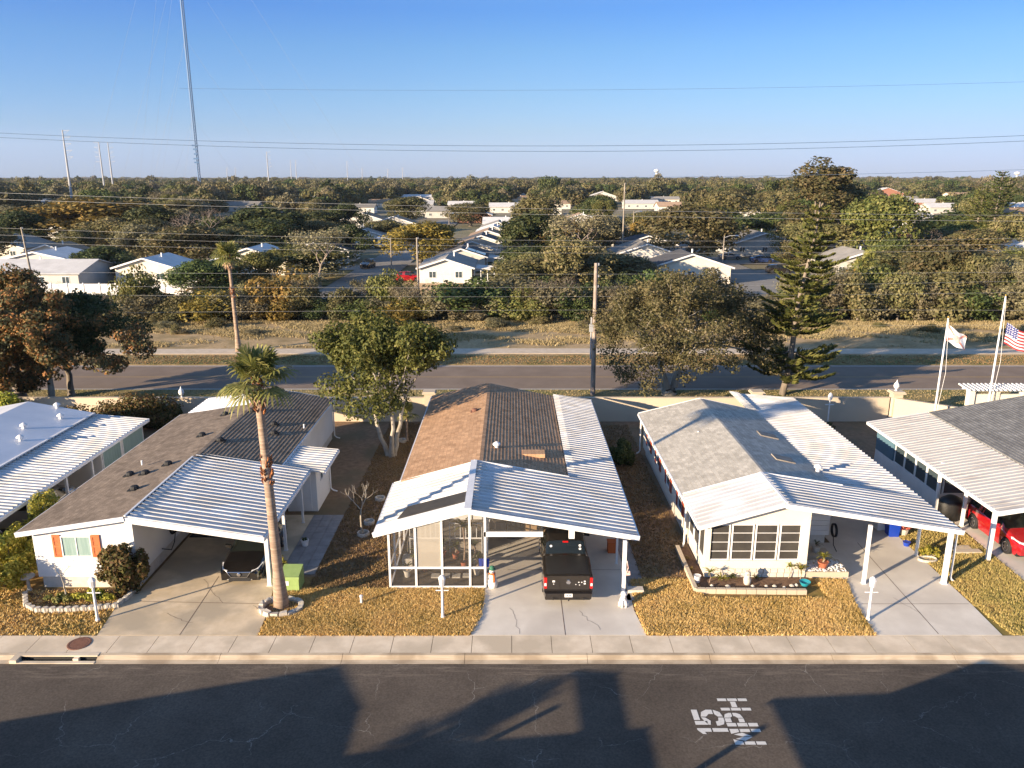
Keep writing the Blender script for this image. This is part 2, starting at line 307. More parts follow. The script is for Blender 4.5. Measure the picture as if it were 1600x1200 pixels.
# ground materials
def groundmat(name, c):
    return mat(name, c[0], c[1], rough=1, scale=3.2, detail=8, bump=.03, bscale=9, c3=c[2], s3=.35, spec=.1)
M['lawn'] = groundmat('dry_lawn', ((.20, .12, .045), (.34, .22, .09), (.20, .16, .05)))
M['soil'] = groundmat('shaded_soil_lawn', ((.20, .13, .08), (.30, .20, .125), (.18, .14, .085)))
M['field'] = groundmat('dry_field', ((.34, .24, .13), (.50, .37, .21), (.28, .21, .11)))
M['verge'] = groundmat('verge_grass', ((.20, .16, .07), (.32, .25, .12), (.15, .15, .055)))
M['earth'] = mat('suburb_ground', (.11, .11, .05), (.20, .17, .09), rough=1, scale=.05, detail=8, c3=(.20, .16, .10), s3=.02)
M['sand'] = mat('pale_path', (.47, .39, .29), (.57, .48, .37), rough=1, scale=1.5)
def asphalt(name, c1, c2, crack=True, cs=.33, ccol=(.24, .22, .19)):
    m = mat(name, c1, c2, rough=.88, scale=.45, detail=10, bump=.004, bscale=60, lo=.3, hi=.7, spec=.3)
    if not crack: return m
    t = m.node_tree; b = t.nodes['Principled BSDF']; src = b.inputs['Base Color'].links[0].from_socket
    geo = t.nodes.new('ShaderNodeNewGeometry'); nz = t.nodes.new('ShaderNodeTexNoise'); nz.inputs['Scale'].default_value = 2.2; nz.inputs['Detail'].default_value = 6
    t.links.new(geo.outputs['Position'], nz.inputs['Vector'])
    ad = t.nodes.new('ShaderNodeVectorMath'); ad.operation = 'MULTIPLY_ADD'; t.links.new(nz.outputs['Color'], ad.inputs[0]); ad.inputs[1].default_value = (.55, .55, .55); t.links.new(geo.outputs['Position'], ad.inputs[2])
    vo = t.nodes.new('ShaderNodeTexVoronoi'); vo.feature = 'DISTANCE_TO_EDGE'; vo.inputs['Scale'].default_value = cs; t.links.new(ad.outputs[0], vo.inputs['Vector'])
    lt = t.nodes.new('ShaderNodeMath'); lt.operation = 'LESS_THAN'; lt.inputs[1].default_value = .0028; t.links.new(vo.outputs['Distance'], lt.inputs[0])
    n2 = t.nodes.new('ShaderNodeTexNoise'); n2.inputs['Scale'].default_value = .7; t.links.new(geo.outputs['Position'], n2.inputs['Vector'])
    g2 = t.nodes.new('ShaderNodeMapRange'); g2.inputs[1].default_value = .45; g2.inputs[2].default_value = .6; g2.inputs[4].default_value = .75; t.links.new(n2.outputs[0], g2.inputs[0])
    mu = t.nodes.new('ShaderNodeMath'); mu.operation = 'MULTIPLY'; t.links.new(lt.outputs[0], mu.inputs[0]); t.links.new(g2.outputs[0], mu.inputs[1])
    mx = t.nodes.new('ShaderNodeMix'); mx.data_type = 'RGBA'; t.links.new(mu.outputs[0], mx.inputs[0]); t.links.new(src, mx.inputs[6]); mx.inputs[7].default_value = (*ccol, 1)
    n3 = t.nodes.new('ShaderNodeTexNoise'); n3.inputs['Scale'].default_value = 14; n3.inputs['Detail'].default_value = 3; t.links.new(geo.outputs['Position'], n3.inputs['Vector'])
    m3 = t.nodes.new('ShaderNodeMapRange'); m3.inputs[1].default_value = .25; m3.inputs[2].default_value = .75; m3.inputs[3].default_value = .7; m3.inputs[4].default_value = 1.3; t.links.new(n3.outputs[0], m3.inputs[0])
    mm = t.nodes.new('ShaderNodeMix'); mm.data_type = 'RGBA'; mm.blend_type = 'MULTIPLY'; mm.inputs[0].default_value = 1; t.links.new(mx.outputs[2], mm.inputs[6]); t.links.new(m3.outputs[0], mm.inputs[7])
    sp = t.nodes.new('ShaderNodeSeparateXYZ'); t.links.new(geo.outputs['Position'], sp.inputs[0])
    d1 = t.nodes.new('ShaderNodeMapRange'); d1.inputs[1].default_value = 23.7; d1.inputs[2].default_value = 24.4; t.links.new(sp.outputs[1], d1.inputs[0])
    mp5 = t.nodes.new('ShaderNodeMapping'); mp5.inputs['Scale'].default_value = (.5, 3.5, 1); t.links.new(geo.outputs['Position'], mp5.inputs[0])
    n5 = t.nodes.new('ShaderNodeTexNoise'); n5.inputs['Scale'].default_value = 1.4; n5.inputs['Detail'].default_value = 8; n5.inputs['Roughness'].default_value = .7; t.links.new(mp5.outputs[0], n5.inputs['Vector'])
    m5 = t.nodes.new('ShaderNodeMapRange'); m5.inputs[1].default_value = .5; m5.inputs[2].default_value = .72; m5.inputs[4].default_value = .6; t.links.new(n5.outputs[0], m5.inputs[0])
    k5 = t.nodes.new('ShaderNodeMath'); k5.operation = 'MULTIPLY'; t.links.new(d1.outputs[0], k5.inputs[0]); t.links.new(m5.outputs[0], k5.inputs[1])
    x5 = t.nodes.new('ShaderNodeMix'); x5.data_type = 'RGBA'; t.links.new(k5.outputs[0], x5.inputs[0]); t.links.new(mm.outputs[2], x5.inputs[6]); x5.inputs[7].default_value = (.26, .21, .16, 1)
    n6 = t.nodes.new('ShaderNodeTexNoise'); n6.inputs['Scale'].default_value = .16; n6.inputs['Detail'].default_value = 3; t.links.new(geo.outputs['Position'], n6.inputs['Vector'])
    m6 = t.nodes.new('ShaderNodeMapRange'); m6.inputs[1].default_value = .35; m6.inputs[2].default_value = .65; m6.inputs[3].default_value = .8; m6.inputs[4].default_value = 1.15; t.links.new(n6.outputs[0], m6.inputs[0])
    x6 = t.nodes.new('ShaderNodeMix'); x6.data_type = 'RGBA'; x6.blend_type = 'MULTIPLY'; x6.inputs[0].default_value = 1; t.links.new(x5.outputs[2], x6.inputs[6]); t.links.new(m6.outputs[0], x6.inputs[7])
    t.links.new(x6.outputs[2], b.inputs['Base Color']); return m
M['asphalt'] = asphalt('street_asphalt', (.074, .059, .046), (.110, .090, .070))
M['road2'] = asphalt('back_road_asphalt', (.18, .135, .10), (.235, .18, .135), crack=False)
M['cul'] = asphalt('far_street_asphalt', (.20, .19, .17), (.27, .25, .22), crack=False)
# leaves
L = {}
L['oak'] = leafmat('oak_leaves', [(.026, .036, .013), (.055, .064, .024), (.09, .09, .036), (.12, .105, .05)])
L['redoak'] = leafmat('autumn_oak_leaves', [(.025, .034, .014), (.050, .058, .024), (.08, .08, .03), (.21, .10, .035), (.17, .13, .04)], pos=.9)
L['green'] = leafmat('green_leaves', [(.020, .038, .010), (.042, .066, .018), (.08, .10, .028)])
L['yard'] = leafmat('yard_tree_leaves', [(.026, .038, .008), (.055, .068, .014), (.10, .10, .026)], pos=1.0)
L['dark'] = leafmat('dark_leaves', [(.014, .028, .009), (.035, .052, .016), (.075, .085, .028)])
L['gold'] = leafmat('golden_leaves', [(.05, .05, .014), (.12, .10, .022), (.21, .15, .035)])
L['olive'] = leafmat('olive_leaves', [(.040, .050, .018), (.090, .095, .036), (.15, .14, .065)])
L['yel'] = leafmat('yellow_green_leaves', [(.035, .055, .012), (.08, .095, .024), (.14, .14, .045)])
L['pine'] = leafmat('pine_needles', [(.024, .040, .010), (.065, .085, .018), (.13, .14, .034)], trans=.15)
L['palm'] = leafmat('palm_fronds', [(.055, .075, .018), (.12, .14, .035), (.20, .20, .07)], trans=.2, orand=.1)
L['deadpalm'] = leafmat('dry_fronds', [(.20, .15, .09), (.33, .26, .17)], trans=.1, orand=.1)
L['brown'] = leafmat('dry_brown_leaves', [(.07, .062, .036), (.115, .10, .058), (.16, .138, .08)])
L['grass'] = leafmat('dry_grass_blades', [(.13, .10, .025), (.36, .24, .075), (.56, .42, .19), (.31, .18, .07)], trans=.2, orand=0, pos=.6)
L['greengrass'] = leafmat('greenish_grass_blades', [(.10, .10, .025), (.24, .20, .065), (.40, .31, .12), (.22, .14, .05)], trans=.2, orand=0, pos=.5)
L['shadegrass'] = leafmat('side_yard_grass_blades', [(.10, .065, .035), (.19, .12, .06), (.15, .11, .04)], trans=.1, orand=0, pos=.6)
L['fieldgrass'] = leafmat('field_grass_blades', [(.15, .12, .055), (.23, .18, .09), (.32, .255, .14), (.12, .11, .045)], trans=.2, orand=0, pos=.15)
L['croton'] = leafmat('croton_leaves', [(.03, .045, .012), (.07, .08, .02), (.11, .07, .03), (.16, .14, .035)], pos=3)
L['lime'] = leafmat('bright_garden_leaves', [(.07, .10, .012), (.17, .19, .025), (.30, .28, .05)], pos=2)
# ---------------------------------------------------------------- ground, streets
def sheet(name, x0, x1, y0, y1, z, m, nx=1, ny=1):
    b = MB(); b.quad((x0, y0, z), (x1, y0, z), (x1, y1, z), (x0, y1, z)); o = b.build(name, m, fixn=False); return tag(o, kind='structure')
sheet('ground', -7600, 7600, -300, 7900, -.20, M['earth'])
sheet('near_street', -80, 80, 15.2, 24.985, -.12, M['asphalt'])
b = MB(); b.box(-80, 80, 26.6, 54.6, -.3, -.004); tag(b.build('yard_ground', M['soil']), kind='structure')
b = MB(); b.box(-80, 80, -20, 15.2, -.3, -.008); tag(b.build('opposite_yard_ground', M['soil']), kind='structure')
sheet('front_lawn_ground', -40, 40, 26.6, 31.2, .0, M['lawn'])
b = MB(); b.box(-90, 90, 54.6, 62.7, -.3, -.004); tag(b.build('near_verge', M['verge']), kind='structure')
b = MB(); b.box(-140, 140, 62.7, 71.6, -.3, -.05); tag(b.build('back_road', M['road2']), kind='structure')
b = MB(); b.box(-140, 140, 71.6, 94, -.3, -.02); tag(b.build('dry_field', M['field']), kind='structure')
sheet('far_verge', -140, 140, 71.6, 75.6, -.008, M['verge'])
b = MB(); b.prism([(-140, 76.2), (-60, 76.0), (0, 76.4), (60, 76.2), (140, 76), (140, 78.0), (60, 78.6), (0, 78.8), (-60, 78.4), (-140, 78)], 'z', -.15, .012); tag(b.build('footpath', M['sand']), kind='structure')
b = MB()
for y in (63.0, 71.25): b.quad((-140, y - .07, -.045), (140, y - .07, -.045), (140, y + .07, -.045), (-140, y + .07, -.045))
tag(b.build('road_edge_line', M['paint'], fixn=False), kind='structure')
M['yellowline'] = mat('faded_yellow_paint', (.30, .20, .08), (.36, .25, .11), rough=.8, scale=5)
b = MB()
for y in (67.0, 67.25): b.quad((-140, y - .05, -.045), (140, y - .05, -.045), (140, y + .05, -.045), (-140, y + .05, -.045))
tag(b.build('road_centre_line', M['yellowline'], fixn=False), kind='structure')
# pavement slabs with joints, leaning kerb
b = MB(); x = -60.0; k = 0
INLET = (gx(30, 25.2), gx(150, 25.2))
while x < 60:
    wd = 1.48; y0 = 25.5
    b.hexa([(x, y0, -.2), (x + wd, y0, -.2), (x + wd + .0, 26.59, -.2), (x, 26.59, -.2), (x, y0, .0), (x + wd, y0, .0), (x + wd, 26.59, .02), (x, 26.59, .02)])
    x += 1.5; k += 1
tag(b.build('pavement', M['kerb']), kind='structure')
b = MB(); b.box(-60, 60, 25.51, 26.58, -.19, -.02); tag(b.build('pavement_joint_bed', M['dirt']), kind='structure')
b = MB()
for (xa, xb) in ((-60, INLET[0] - .05), (INLET[1], 60)):
    xx = xa
    while xx < xb - .01:
        x2 = min(xx + 4.5, xb)
        pr = [(24.99, -.119), (25.10, -.112), (25.2, -.10), (25.29, -.05), (25.36, -.006), (25.49, .004), (25.49, -.2), (24.99, -.2)]
        b.prism(pr, 'x', xx, x2 - .015); xx = x2
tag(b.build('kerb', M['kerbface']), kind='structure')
# storm drain inlet
dr = thing('storm_drain', 'concrete kerb inlet storm drain with dark slot beside the street', 'drain', ((INLET[0] + INLET[1]) / 2, 25.2, 0))
b = MB(); xa, xb = INLET; b.box(xa, xb, 24.99, 25.14, -.2, -.10); b.box(xa, xb, 25.3, 25.495, -.03, .012); b.box(xa + (xb - xa) * .7, xa + (xb - xa) * .7 + .2, 25.16, 25.3, -.2, -.03)
b.box(xa - .25, xa, 24.99, 25.495, -.2, .01); b.build('frame', M['kerb'], dr)
b = MB(); b.box(xa, xb, 25.32, 25.49, -.19, -.035); b.build('slot', M['black'], dr)
c = at(124, 1006); b = MB(); b.lathe((c.x, c.y, .0), [(.42, -.02), (.42, .028), (.36, .032), (.35, .026), (.02, .026)], 28)
for i in range(-4, 5): b.box(c.x - .28, c.x + .28, c.y + i * .06 - .008, c.y + i * .06 + .008, .024, .031)
tag(b.build('manhole_cover', M['rust'], base=(c.x, c.y, 0)), 'rusty round iron manhole cover set in the pavement', 'manhole cover')
# driveways
def slabpoly(name, pts, m, z=.02, joints=None):
    b = MB(); b.prism(pts, 'z', -.1, z); return tag(b.build(name, m), kind='structure')
def P2(px, py): q = at(px, py); return (q.x, q.y)
slabpoly('driveway', [(gx(152, 26.62), 26.62), (-9.75, 26.62), (-9.9, 28.6), (-10.3, 30.6), (-10.3, 37.7), (-15.8, 37.7), (-15.8, 30.2), (-16.2, 28.8)], M['concrete'])
slabpoly('driveway', [(gx(734, 26.62), 26.62), (gx(1010, 26.62), 26.62), (4.95, 28.4), (5.0, 31), (5.0, 51), (2.8, 51), (2.8, 36), (-1.15, 36), (-1.15, 29.2)], M['newconc'])
slabpoly('driveway', [(gx(1368, 26.62), 26.62), (gx(1566, 26.62), 26.62), (18.9, 28.8), (18.9, 50), (15.3, 50), (15.3, 34.5), (13.0, 34.5), (13.4, 31.2), (14.6, 31.0), (14.2, 29)], M['newconc'])
slabpoly('driveway', [(22.2, 26.62), (28, 26.62), (28, 38), (22.6, 38), (22.4, 33)], M['newconc'])
b = MB()
for (p, q) in (((-12.75, 26.62), (-12.9, 31.2)), ((-15.4, 29.1), (-10.1, 28.9)), ((2.05, 26.62), (2.0, 36)), ((-.2, 31.8), (4.9, 31.8)), ((14.4, 28.9), (18.8, 28.9)), ((16.4, 26.7), (16.6, 34.5))):
    p = Vector((*p, .024)); q = Vector((*q, .024)); n = (q - p).cross(Vector((0, 0, 1))).normalized() * .012
    b.quad(p - n, q - n, q + n, p + n)
rgc = np.random.default_rng(12)
for (px, py, qx, qy) in ((395, 948, 418, 957), (260, 958, 300, 975), (318, 905, 345, 945), (905, 955, 940, 985), (1395, 935, 1440, 960), (800, 950, 812, 990)):
    p = Vector((*P2(px, py), .024)); q = Vector((*P2(qx, qy), .024)); n = 9; pts_ = [p.lerp(q, k / n) + Vector((rgc.normal(0, .05), rgc.normal(0, .05), 0)) for k in range(n + 1)]
    for u, v in zip(pts_[:-1], pts_[1:]): o_ = (v - u).cross(Vector((0, 0, 1))).normalized() * .006; b.quad(u - o_, v - o_, v + o_, u + o_)
tag(b.build('driveway_joint', M['dirt'], fixn=False), kind='structure')
# paver patio strips at left house
b = MB()
for i in range(9):
    for j in range(3): b.box(-10.28 + j * .52, -10.28 + j * .52 + .5, 31.4 + i * .7, 31.4 + i * .7 + .68, -.1, .03)
tag(b.build('paver_path', M['paver']), kind='structure')
slabpoly('paver_path', [(gx(975, 29.2), 29.2), (gx(997, 29.2), 29.2), (5.7, 30.4), (5.6, 36), (5.02, 36), (5.02, 30)], M['paver'])
# road marking 15 MPH (letters stand along +Y, tops towards -X)
def stencil(b, ch, xb, y0, wd, h):
    S = {'1': [((.35, 0), (.75, 0), (.75, .5), (.35, .5)), ((.35, .55), (.75, .55), (.75, 1), (.55, 1), (.1, .86), (.1, .74), (.35, .78))],
         '5': [((.05, .58), (.28, .58), (.28, .8), (.28, 1), (.05, 1)), ((.34, .8), (1, .8), (1, 1), (.34, 1)), ((.05, .5), (.3, .46), (.5, .6), (.52, .74), (.3, .68), (.05, .56)),
               ((.56, .74), (.85, .68), (1, .5), (1, .3), (.72, .3), (.72, .45), (.56, .56)), ((.56, 0), (.85, .06), (1, .26), (.72, .26), (.56, .17)), ((.0, .22), (.08, .06), (.3, 0), (.5, 0), (.5, .17), (.3, .2), (.25, .3), (.0, .3))],
         'M': [((0, 0), (.2, 0), (.2, .3), (0, .3)), ((0, .34), (.2, .34), (.2, .66), (0, .66)), ((0, .7), (.2, .7), (.34, .98), (0, .98)), ((.8, 0), (1, 0), (1, .3), (.8, .3)), ((.8, .34), (1, .34), (1, .66), (.8, .66)),
               ((.8, .7), (1, .7), (1, .98), (.68, .98)), ((.24, .62), (.48, .34), (.48, .66), (.36, .9)), ((.52, .34), (.76, .62), (.64, .9), (.52, .66))],
         'P': [((0, 0), (.25, 0), (.25, .3), (0, .3)), ((0, .34), (.25, .34), (.25, .66), (0, .66)), ((0, .7), (.25, .7), (.25, 1), (0, 1)), ((.3, .8), (.6, .8), (.6, 1), (.3, 1)), ((.64, 1), (.9, .94), (1, .8), (1, .72), (.75, .72), (.64, .8)),
               ((1, .68), (1, .56), (.9, .44), (.62, .38), (.62, .56), (.75, .64), (.75, .68)), ((.3, .38), (.58, .38), (.58, .56), (.3, .56))],
         'H': [((0, 0), (.22, 0), (.22, .3), (0, .3)), ((0, .34), (.22, .34), (.22, .66), (0, .66)), ((0, .7), (.22, .7), (.22, 1), (0, 1)), ((.78, 0), (1, 0), (1, .3), (.78, .3)), ((.78, .34), (1, .34), (1, .66), (.78, .66)),
               ((.78, .7), (1, .7), (1, 1), (.78, 1)), ((.27, .42), (.73, .42), (.73, .6), (.27, .6))]}[ch]
    for poly in S: b.quad(*[(xb - v * h, y0 + u * wd, -.112) for u, v in poly])
b = MB(); stencil(b, '1', 6.92, 21.22, .42, .98); stencil(b, '5', 6.92, 21.66, .78, .98); b2 = b
stencil(b, 'M', 7.95, 20.78, .72, 1.0); stencil(b, 'P', 7.95, 21.62, .66, 1.0); stencil(b, 'H', 7.95, 22.4, .62, 1.0)
tag(b.build('road_marking', M['paint'], fixn=False), kind='structure')
# ---------------------------------------------------------------- grass (stuff)
def tufts(name, n, region, hgt, wid, lm, excl=(), seed=0, z=0.0, inside=None, label=None):
    rg = np.random.default_rng(seed); x0, x1, y0, y1 = region
    x = rg.uniform(x0, x1, n); y = rg.uniform(y0, y1, n); k = np.ones(n, bool)
    for (a, b_, c_, d_) in excl: k &= ~((x > a) & (x < b_) & (y > c_) & (y < d_))
    if inside is not None: k &= inside(x, y)
    x = x[k]; y = y[k]; n = len(x); nb = 3
    x = np.repeat(x, nb) + rg.normal(0, wid, n * nb); y = np.repeat(y, nb) + rg.normal(0, wid, n * nb); m_ = n * nb
    a = rg.uniform(0, 6.283, m_); h = hgt * rg.uniform(.4, 1.3, m_); ww = wid * rg.uniform(.5, 1.2, m_)
    lx = rg.normal(0, hgt * .6, m_); ly = rg.normal(0, hgt * .6, m_)
    V = np.empty((m_, 3, 3)); V[:, 0] = np.c_[x - np.cos(a) * ww, y - np.sin(a) * ww, np.full(m_, z - .01)]
    V[:, 1] = np.c_[x + np.cos(a) * ww, y + np.sin(a) * ww, np.full(m_, z - .01)]; V[:, 2] = np.c_[x + lx, y + ly, z + h]
    o = npmesh(name, V.reshape(-1, 3), np.arange(m_ * 3).reshape(-1, 3), lm)
    return tag(o, label, 'grass', kind='stuff')
edge = [P2(734, 992), P2(760, 948), P2(762, 920)]
def lawn2(x, y):   # lawn between palm and middle driveway
    xl = np.where(y < 28.6, -9.7, -9.9 - (y - 28.6) * .1); xr = np.interp(y, [26.6, 28, 29.2, 30.2], [gx(734, 26.62), -1.25, -1.2, -1.2])
    return (x > xl) & (x < xr)
tufts('grass', 36000, (-10.5, -.9, 26.62, 30.1), .10, .027, L['grass'], seed=1, inside=lawn2, label='dry golden brown lawn grass in front of the screened porch')
tufts('grass', 6500, (-30, -15.8, 26.62, 30.0), .085, .035, L['grass'], seed=2, inside=lambda x, y: x < np.interp(y, [26.6, 30], [gx(150, 26.6) - .05, -16.3]), label='dry grass around the curved shrub bed by the orange shutters')
def lawn3(x, y): return (x > np.interp(y, [26.6, 28.4, 31], [gx(1010, 26.6), 5.05, 5.15])) & (x < np.interp(y, [26.6, 29, 31], [13.95, 14.15, 14.6]))
tufts('grass', 30000, (4.5, 14.6, 26.62, 30.9), .10, .027, L['grass'], seed=3, inside=lawn3, excl=((8.0, 13.2, 29.35, 31.2),), label='dry golden lawn grass in front of the cream sunroom')
def lawn4(x, y): return (x > np.interp(y, [26.6, 28.8, 38], [19.2, 18.95, 18.95])) & (x < np.interp(y, [26.6, 33, 38], [22.1, 22.3, 22.4]))
tufts('grass', 14000, (18.8, 22.4, 26.62, 38), .085, .03, L['greengrass'], seed=4, inside=lawn4, label='dry grass strip between the two right hand driveways')
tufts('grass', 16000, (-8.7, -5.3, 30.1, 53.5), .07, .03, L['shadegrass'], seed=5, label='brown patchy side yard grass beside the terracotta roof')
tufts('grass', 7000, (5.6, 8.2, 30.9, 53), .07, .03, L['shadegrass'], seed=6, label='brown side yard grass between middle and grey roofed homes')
tufts('grass', 120000, (-80, 80, 79.2, 94.2), .24, .05, L['fieldgrass'], seed=8, inside=lambda x, y: (np.sin(x * .31 + 2 * np.sin(y * .5)) + np.sin(x * .11 + y * .7) + np.sin(x * .9 + y * 1.3) * .6 + (y - 86) * .22 + np.random.default_rng(2).normal(0, .5, len(x))) > .2, label='tall dry tan grass on the open strip behind the road')
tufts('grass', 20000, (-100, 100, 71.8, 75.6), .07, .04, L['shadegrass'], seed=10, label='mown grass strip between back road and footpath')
tufts('grass', 22000, (-75, 75, 55, 62.5), .08, .03, L['fieldgrass'], seed=9, label='short grass verge behind the beige wall')
# ---------------------------------------------------------------- house pieces
def face(axis, c0):
    """returns map (u,v,d)->world for a wall; axis '-y','+x','-x'"""
    if axis == '-y': return lambda u, v, d: (u, c0 - d, v)
    if axis == '+x': return lambda u, v, d: (c0 + d, u, v)
    if axis == '-x': return lambda u, v, d: (c0 - d, u, v)
def fbox(b, f, u0, u1, v0, v1, d0, d1):
    P = [f(u0, v0, d0), f(u1, v0, d0), f(u1, v0, d1), f(u0, v0, d1), f(u0, v1, d0), f(u1, v1, d0), f(u1, v1, d1), f(u0, v1, d1)]
    return b.hexa(P)
def window(par, f, u0, u1, v0, v1, pane=None, frame=None, bars=1, hbars=0, fw=.05, name='window', pd=.02):
    b = MB(); fbox(b, f, u0, u0 + fw, v0, v1, -.02, .05); fbox(b, f, u1 - fw, u1, v0, v1, -.02, .05)
    fbox(b, f, u0 + fw, u1 - fw, v0, v0 + fw, -.02, .06); fbox(b, f, u0 + fw, u1 - fw, v1 - fw, v1, -.02, .05)
    for i in range(bars): uu = u0 + (u1 - u0) * (i + 1) / (bars + 1); fbox(b, f, uu - .02, uu + .02, v0 + fw, v1 - fw, -.01, .04)
    for i in range(hbars): vv = v0 + (v1 - v0) * (i + 1) / (hbars + 1); fbox(b, f, u0 + fw, u1 - fw, vv - .012, vv + .012, -.01, .038)
    w_ = b.build(name, frame or M['white'], par)
    b = MB(); fbox(b, f, u0 + fw * .8, u1 - fw * .8, v0 + fw * .8, v1 - fw * .8, -.01, pd); b.build('pane', pane or M['glass'], w_)
    return w_
def shutter(par, f, u0, u1, v0, v1, m):
    b = MB(); fbox(b, f, u0, u1, v0, v1, 0, .03)
    for (a, c) in ((v0 + .08, (v0 + v1) / 2 - .04), ((v0 + v1) / 2 + .04, v1 - .08)):
        fbox(b, f, u0, u0 + .07, a, c, .03, .055); fbox(b, f, u1 - .07, u1, a, c, .03, .055)
        n = 6
        for i in range(n): vv = a + (c - a) * (i + .5) / n; fbox(b, f, u0 + .07, u1 - .07, vv - .015, vv + .015, .03, .045)
    fbox(b, f, u0, u1, v0, v0 + .08, .03, .055); fbox(b, f, u0, u1, v1 - .08, v1, .03, .055); fbox(b, f, u0, u1, (v0 + v1) / 2 - .04, (v0 + v1) / 2 + .04, .03, .055)
    return b.build('shutter', m, par)
def pan_roof(b, xa, za, xb, zb, Y0, Y1, pitch=.36, rib=.065, rw=.06, th=.04):
    n = max(1, round((Y1 - Y0) / pitch)); p = (Y1 - Y0) / n; prof = []
    for i in range(n):
        y = Y0 + i * p; prof += [(y, rib), (y + rw, rib), (y + rw + .015, 0), (y + p - .015, 0)]
    prof += [(Y1, rib * .6)]
    for (y, dz), (y2, dz2) in zip(prof[:-1], prof[1:]):
        b.quad((xa, y, za + dz), (xb, y, zb + dz), (xb, y2, zb + dz2), (xa, y2, za + dz2))
        for (x, z) in ((xa, za), (xb, zb)): b.quad((x, y, z + dz), (x, y2, z + dz2), (x, y2, z - th), (x, y, z - th))
    b.quad((xa, Y0, za - th), (xb, Y0, zb - th), (xb, Y1, zb - th), (xa, Y1, za - th))
    for y, dz in (prof[0], prof[-1]): b.quad((xa, y, za + dz), (xb, y, zb + dz), (xb, y, zb - th), (xa, y, za - th))
def course_roof(b, xr, zr, xe, ze, Y0, Y1, course=.2, step=.022, th=.06):
    n = max(2, round(abs(xe - xr) / course))
    for i in range(n):
        t0 = i / n; t1 = (i + 1) / n; x0 = xr + (xe - xr) * t0; x1 = xr + (xe - xr) * t1; z0 = zr + (ze - zr) * t0; z1 = zr + (ze - zr) * t1 + step
        b.quad((x0, Y0, z0), (x1, Y0, z1), (x1, Y1, z1), (x0, Y1, z0)); b.quad((x1, Y0, z1), (x1, Y1, z1), (x1, Y1, z1 - step), (x1, Y0, z1 - step))
        for y in (Y0, Y1): b.quad((x0, y, z0), (x1, y, z1), (x1, y, z1 - step - th), (x0, y, z0 - th))
    b.quad((xr, Y0, zr - th), (xe, Y0, ze - th), (xe, Y1, ze - th), (xr, Y1, zr - th)); b.quad((xe, Y0, ze), (xe, Y1, ze), (xe, Y1, ze - th), (xe, Y0, ze - th))
def rvent(par, x, y, z, kind='turtle', m=None):
    b = MB()
    if kind == 'turtle': b.lathe((x, y, z - .05), [(.20, 0), (.20, .12), (.16, .20), (.06, .24)], 10); b.box(x - .25, x + .25, y - .25, y + .25, z - .06, z + .012); return b.build('roof_vent', m or M['black'], par)
    if kind == 'pipe': b.tube([(x, y, z - .1), (x, y, z + .14)], .045, 8); return b.build('vent_pipe', m or M['white'], par)
    if kind == 'cap': b.lathe((x, y, z - .1), [(.10, 0), (.10, .25), (.20, .27), (.20, .34), (.04, .45)], 12); return b.build('vent_cap', m or M['white'], par)
def post(par, x, y, z1, s=.10, name='post', m=None, z0=0.0):
    b = MB(); b.box(x - s / 2, x + s / 2, y - s / 2, y + s / 2, z0, z1); b.box(x - s * .8, x + s * .8, y - s * .8, y + s * .8, z0, z0 + .03); return b.build(name, m or M['white'], par)
def spout(par, x, y, z1, dx=.35, dy=-.0):
    b = MB(); b.tube([(x, y, z1), (x, y, .25), (x + dx * .4, y + dy * .4, .12), (x + dx, y + dy, .06)], .045, 6); return b.build('downspout', M['white'], par)
def sidewall(b, x, y0, y1, z0, z1, lap=.2, sgn=1):
    n = max(1, int((z1 - z0) / lap))
    for i in range(n):
        za = z0 + (z1 - z0) * i / n; zb = z0 + (z1 - z0) * (i + 1) / n
        b.hexa([(x - .1 * sgn, y0, za), (x + .02 * sgn, y0, za), (x + .02 * sgn, y1, za), (x - .1 * sgn, y1, za), (x - .1 * sgn, y0, zb), (x, y0, zb), (x, y1, zb), (x - .1 * sgn, y1, zb)])
# ---------------------------------------------------------------- left home (brown roof, orange shutters)
h = thing('mobile_home', 'white home with brown shingle roof, orange shutters and attached carport over black sedan', 'house', (-16, 38, 0)); H1 = h
b = MB(); b.prism([(-20.15, .55), (-15.9, .55), (-15.9, 3.30), (-20.15, 2.62)], 'y', 30.2, 46.5); b.build('wall', M['siding'], h)
b = MB(); b.prism([(-15.899, .55), (-11.98, .55), (-11.98, 2.62), (-15.899, 3.30)], 'y', 37.6, 50.1); b.build('wall', M['siding'], h)
b = MB(); b.box(-20.05, -15.95, 30.3, 46.4, 0, .549); b.box(-15.94, -12.08, 37.7, 50, 0, .549); b.build('skirting', M['skirt'], h)
b = MB(); course_roof(b, -16.0, 3.46, -20.55, 2.76, 29.85, 46.6, step=.012); course_roof(b, -16.0, 3.46, -11.85, 2.70, 37.0, 50.3, course=.2, step=.022); course_roof(b, -15.999, 3.458, -16.3, 3.40, 46.6, 50.3)
rf = b.build('shingle_roof', M['sh_brown'], h)
for (px, py, zz) in ((203, 739, 3.2), (227, 739, 3.25), (263, 726, 3.32), (211, 769, 3.15), (316, 680, 3.35), (352, 648, 3.3)):
    p = at(px, py, zz); zr = 3.46 - (-16.0 - p.x) * .154 if p.x < -16 else 3.46 - (p.x + 16) * .183
    rvent(rf, p.x, p.y, zr + .02)
for (px, py) in ((345, 697), (428, 675), (428, 663), (422, 622), (395, 650)):
    p = at(px, py, 3.1); rvent(rf, p.x, p.y, 3.46 - (p.x + 16) * .183 + .03)
p = at(222, 725, 3.25); rvent(rf, p.x, p.y, 3.3, 'pipe'); p = at(475, 667, 2.9); rvent(rf, p.x, p.y, 2.93, 'pipe')
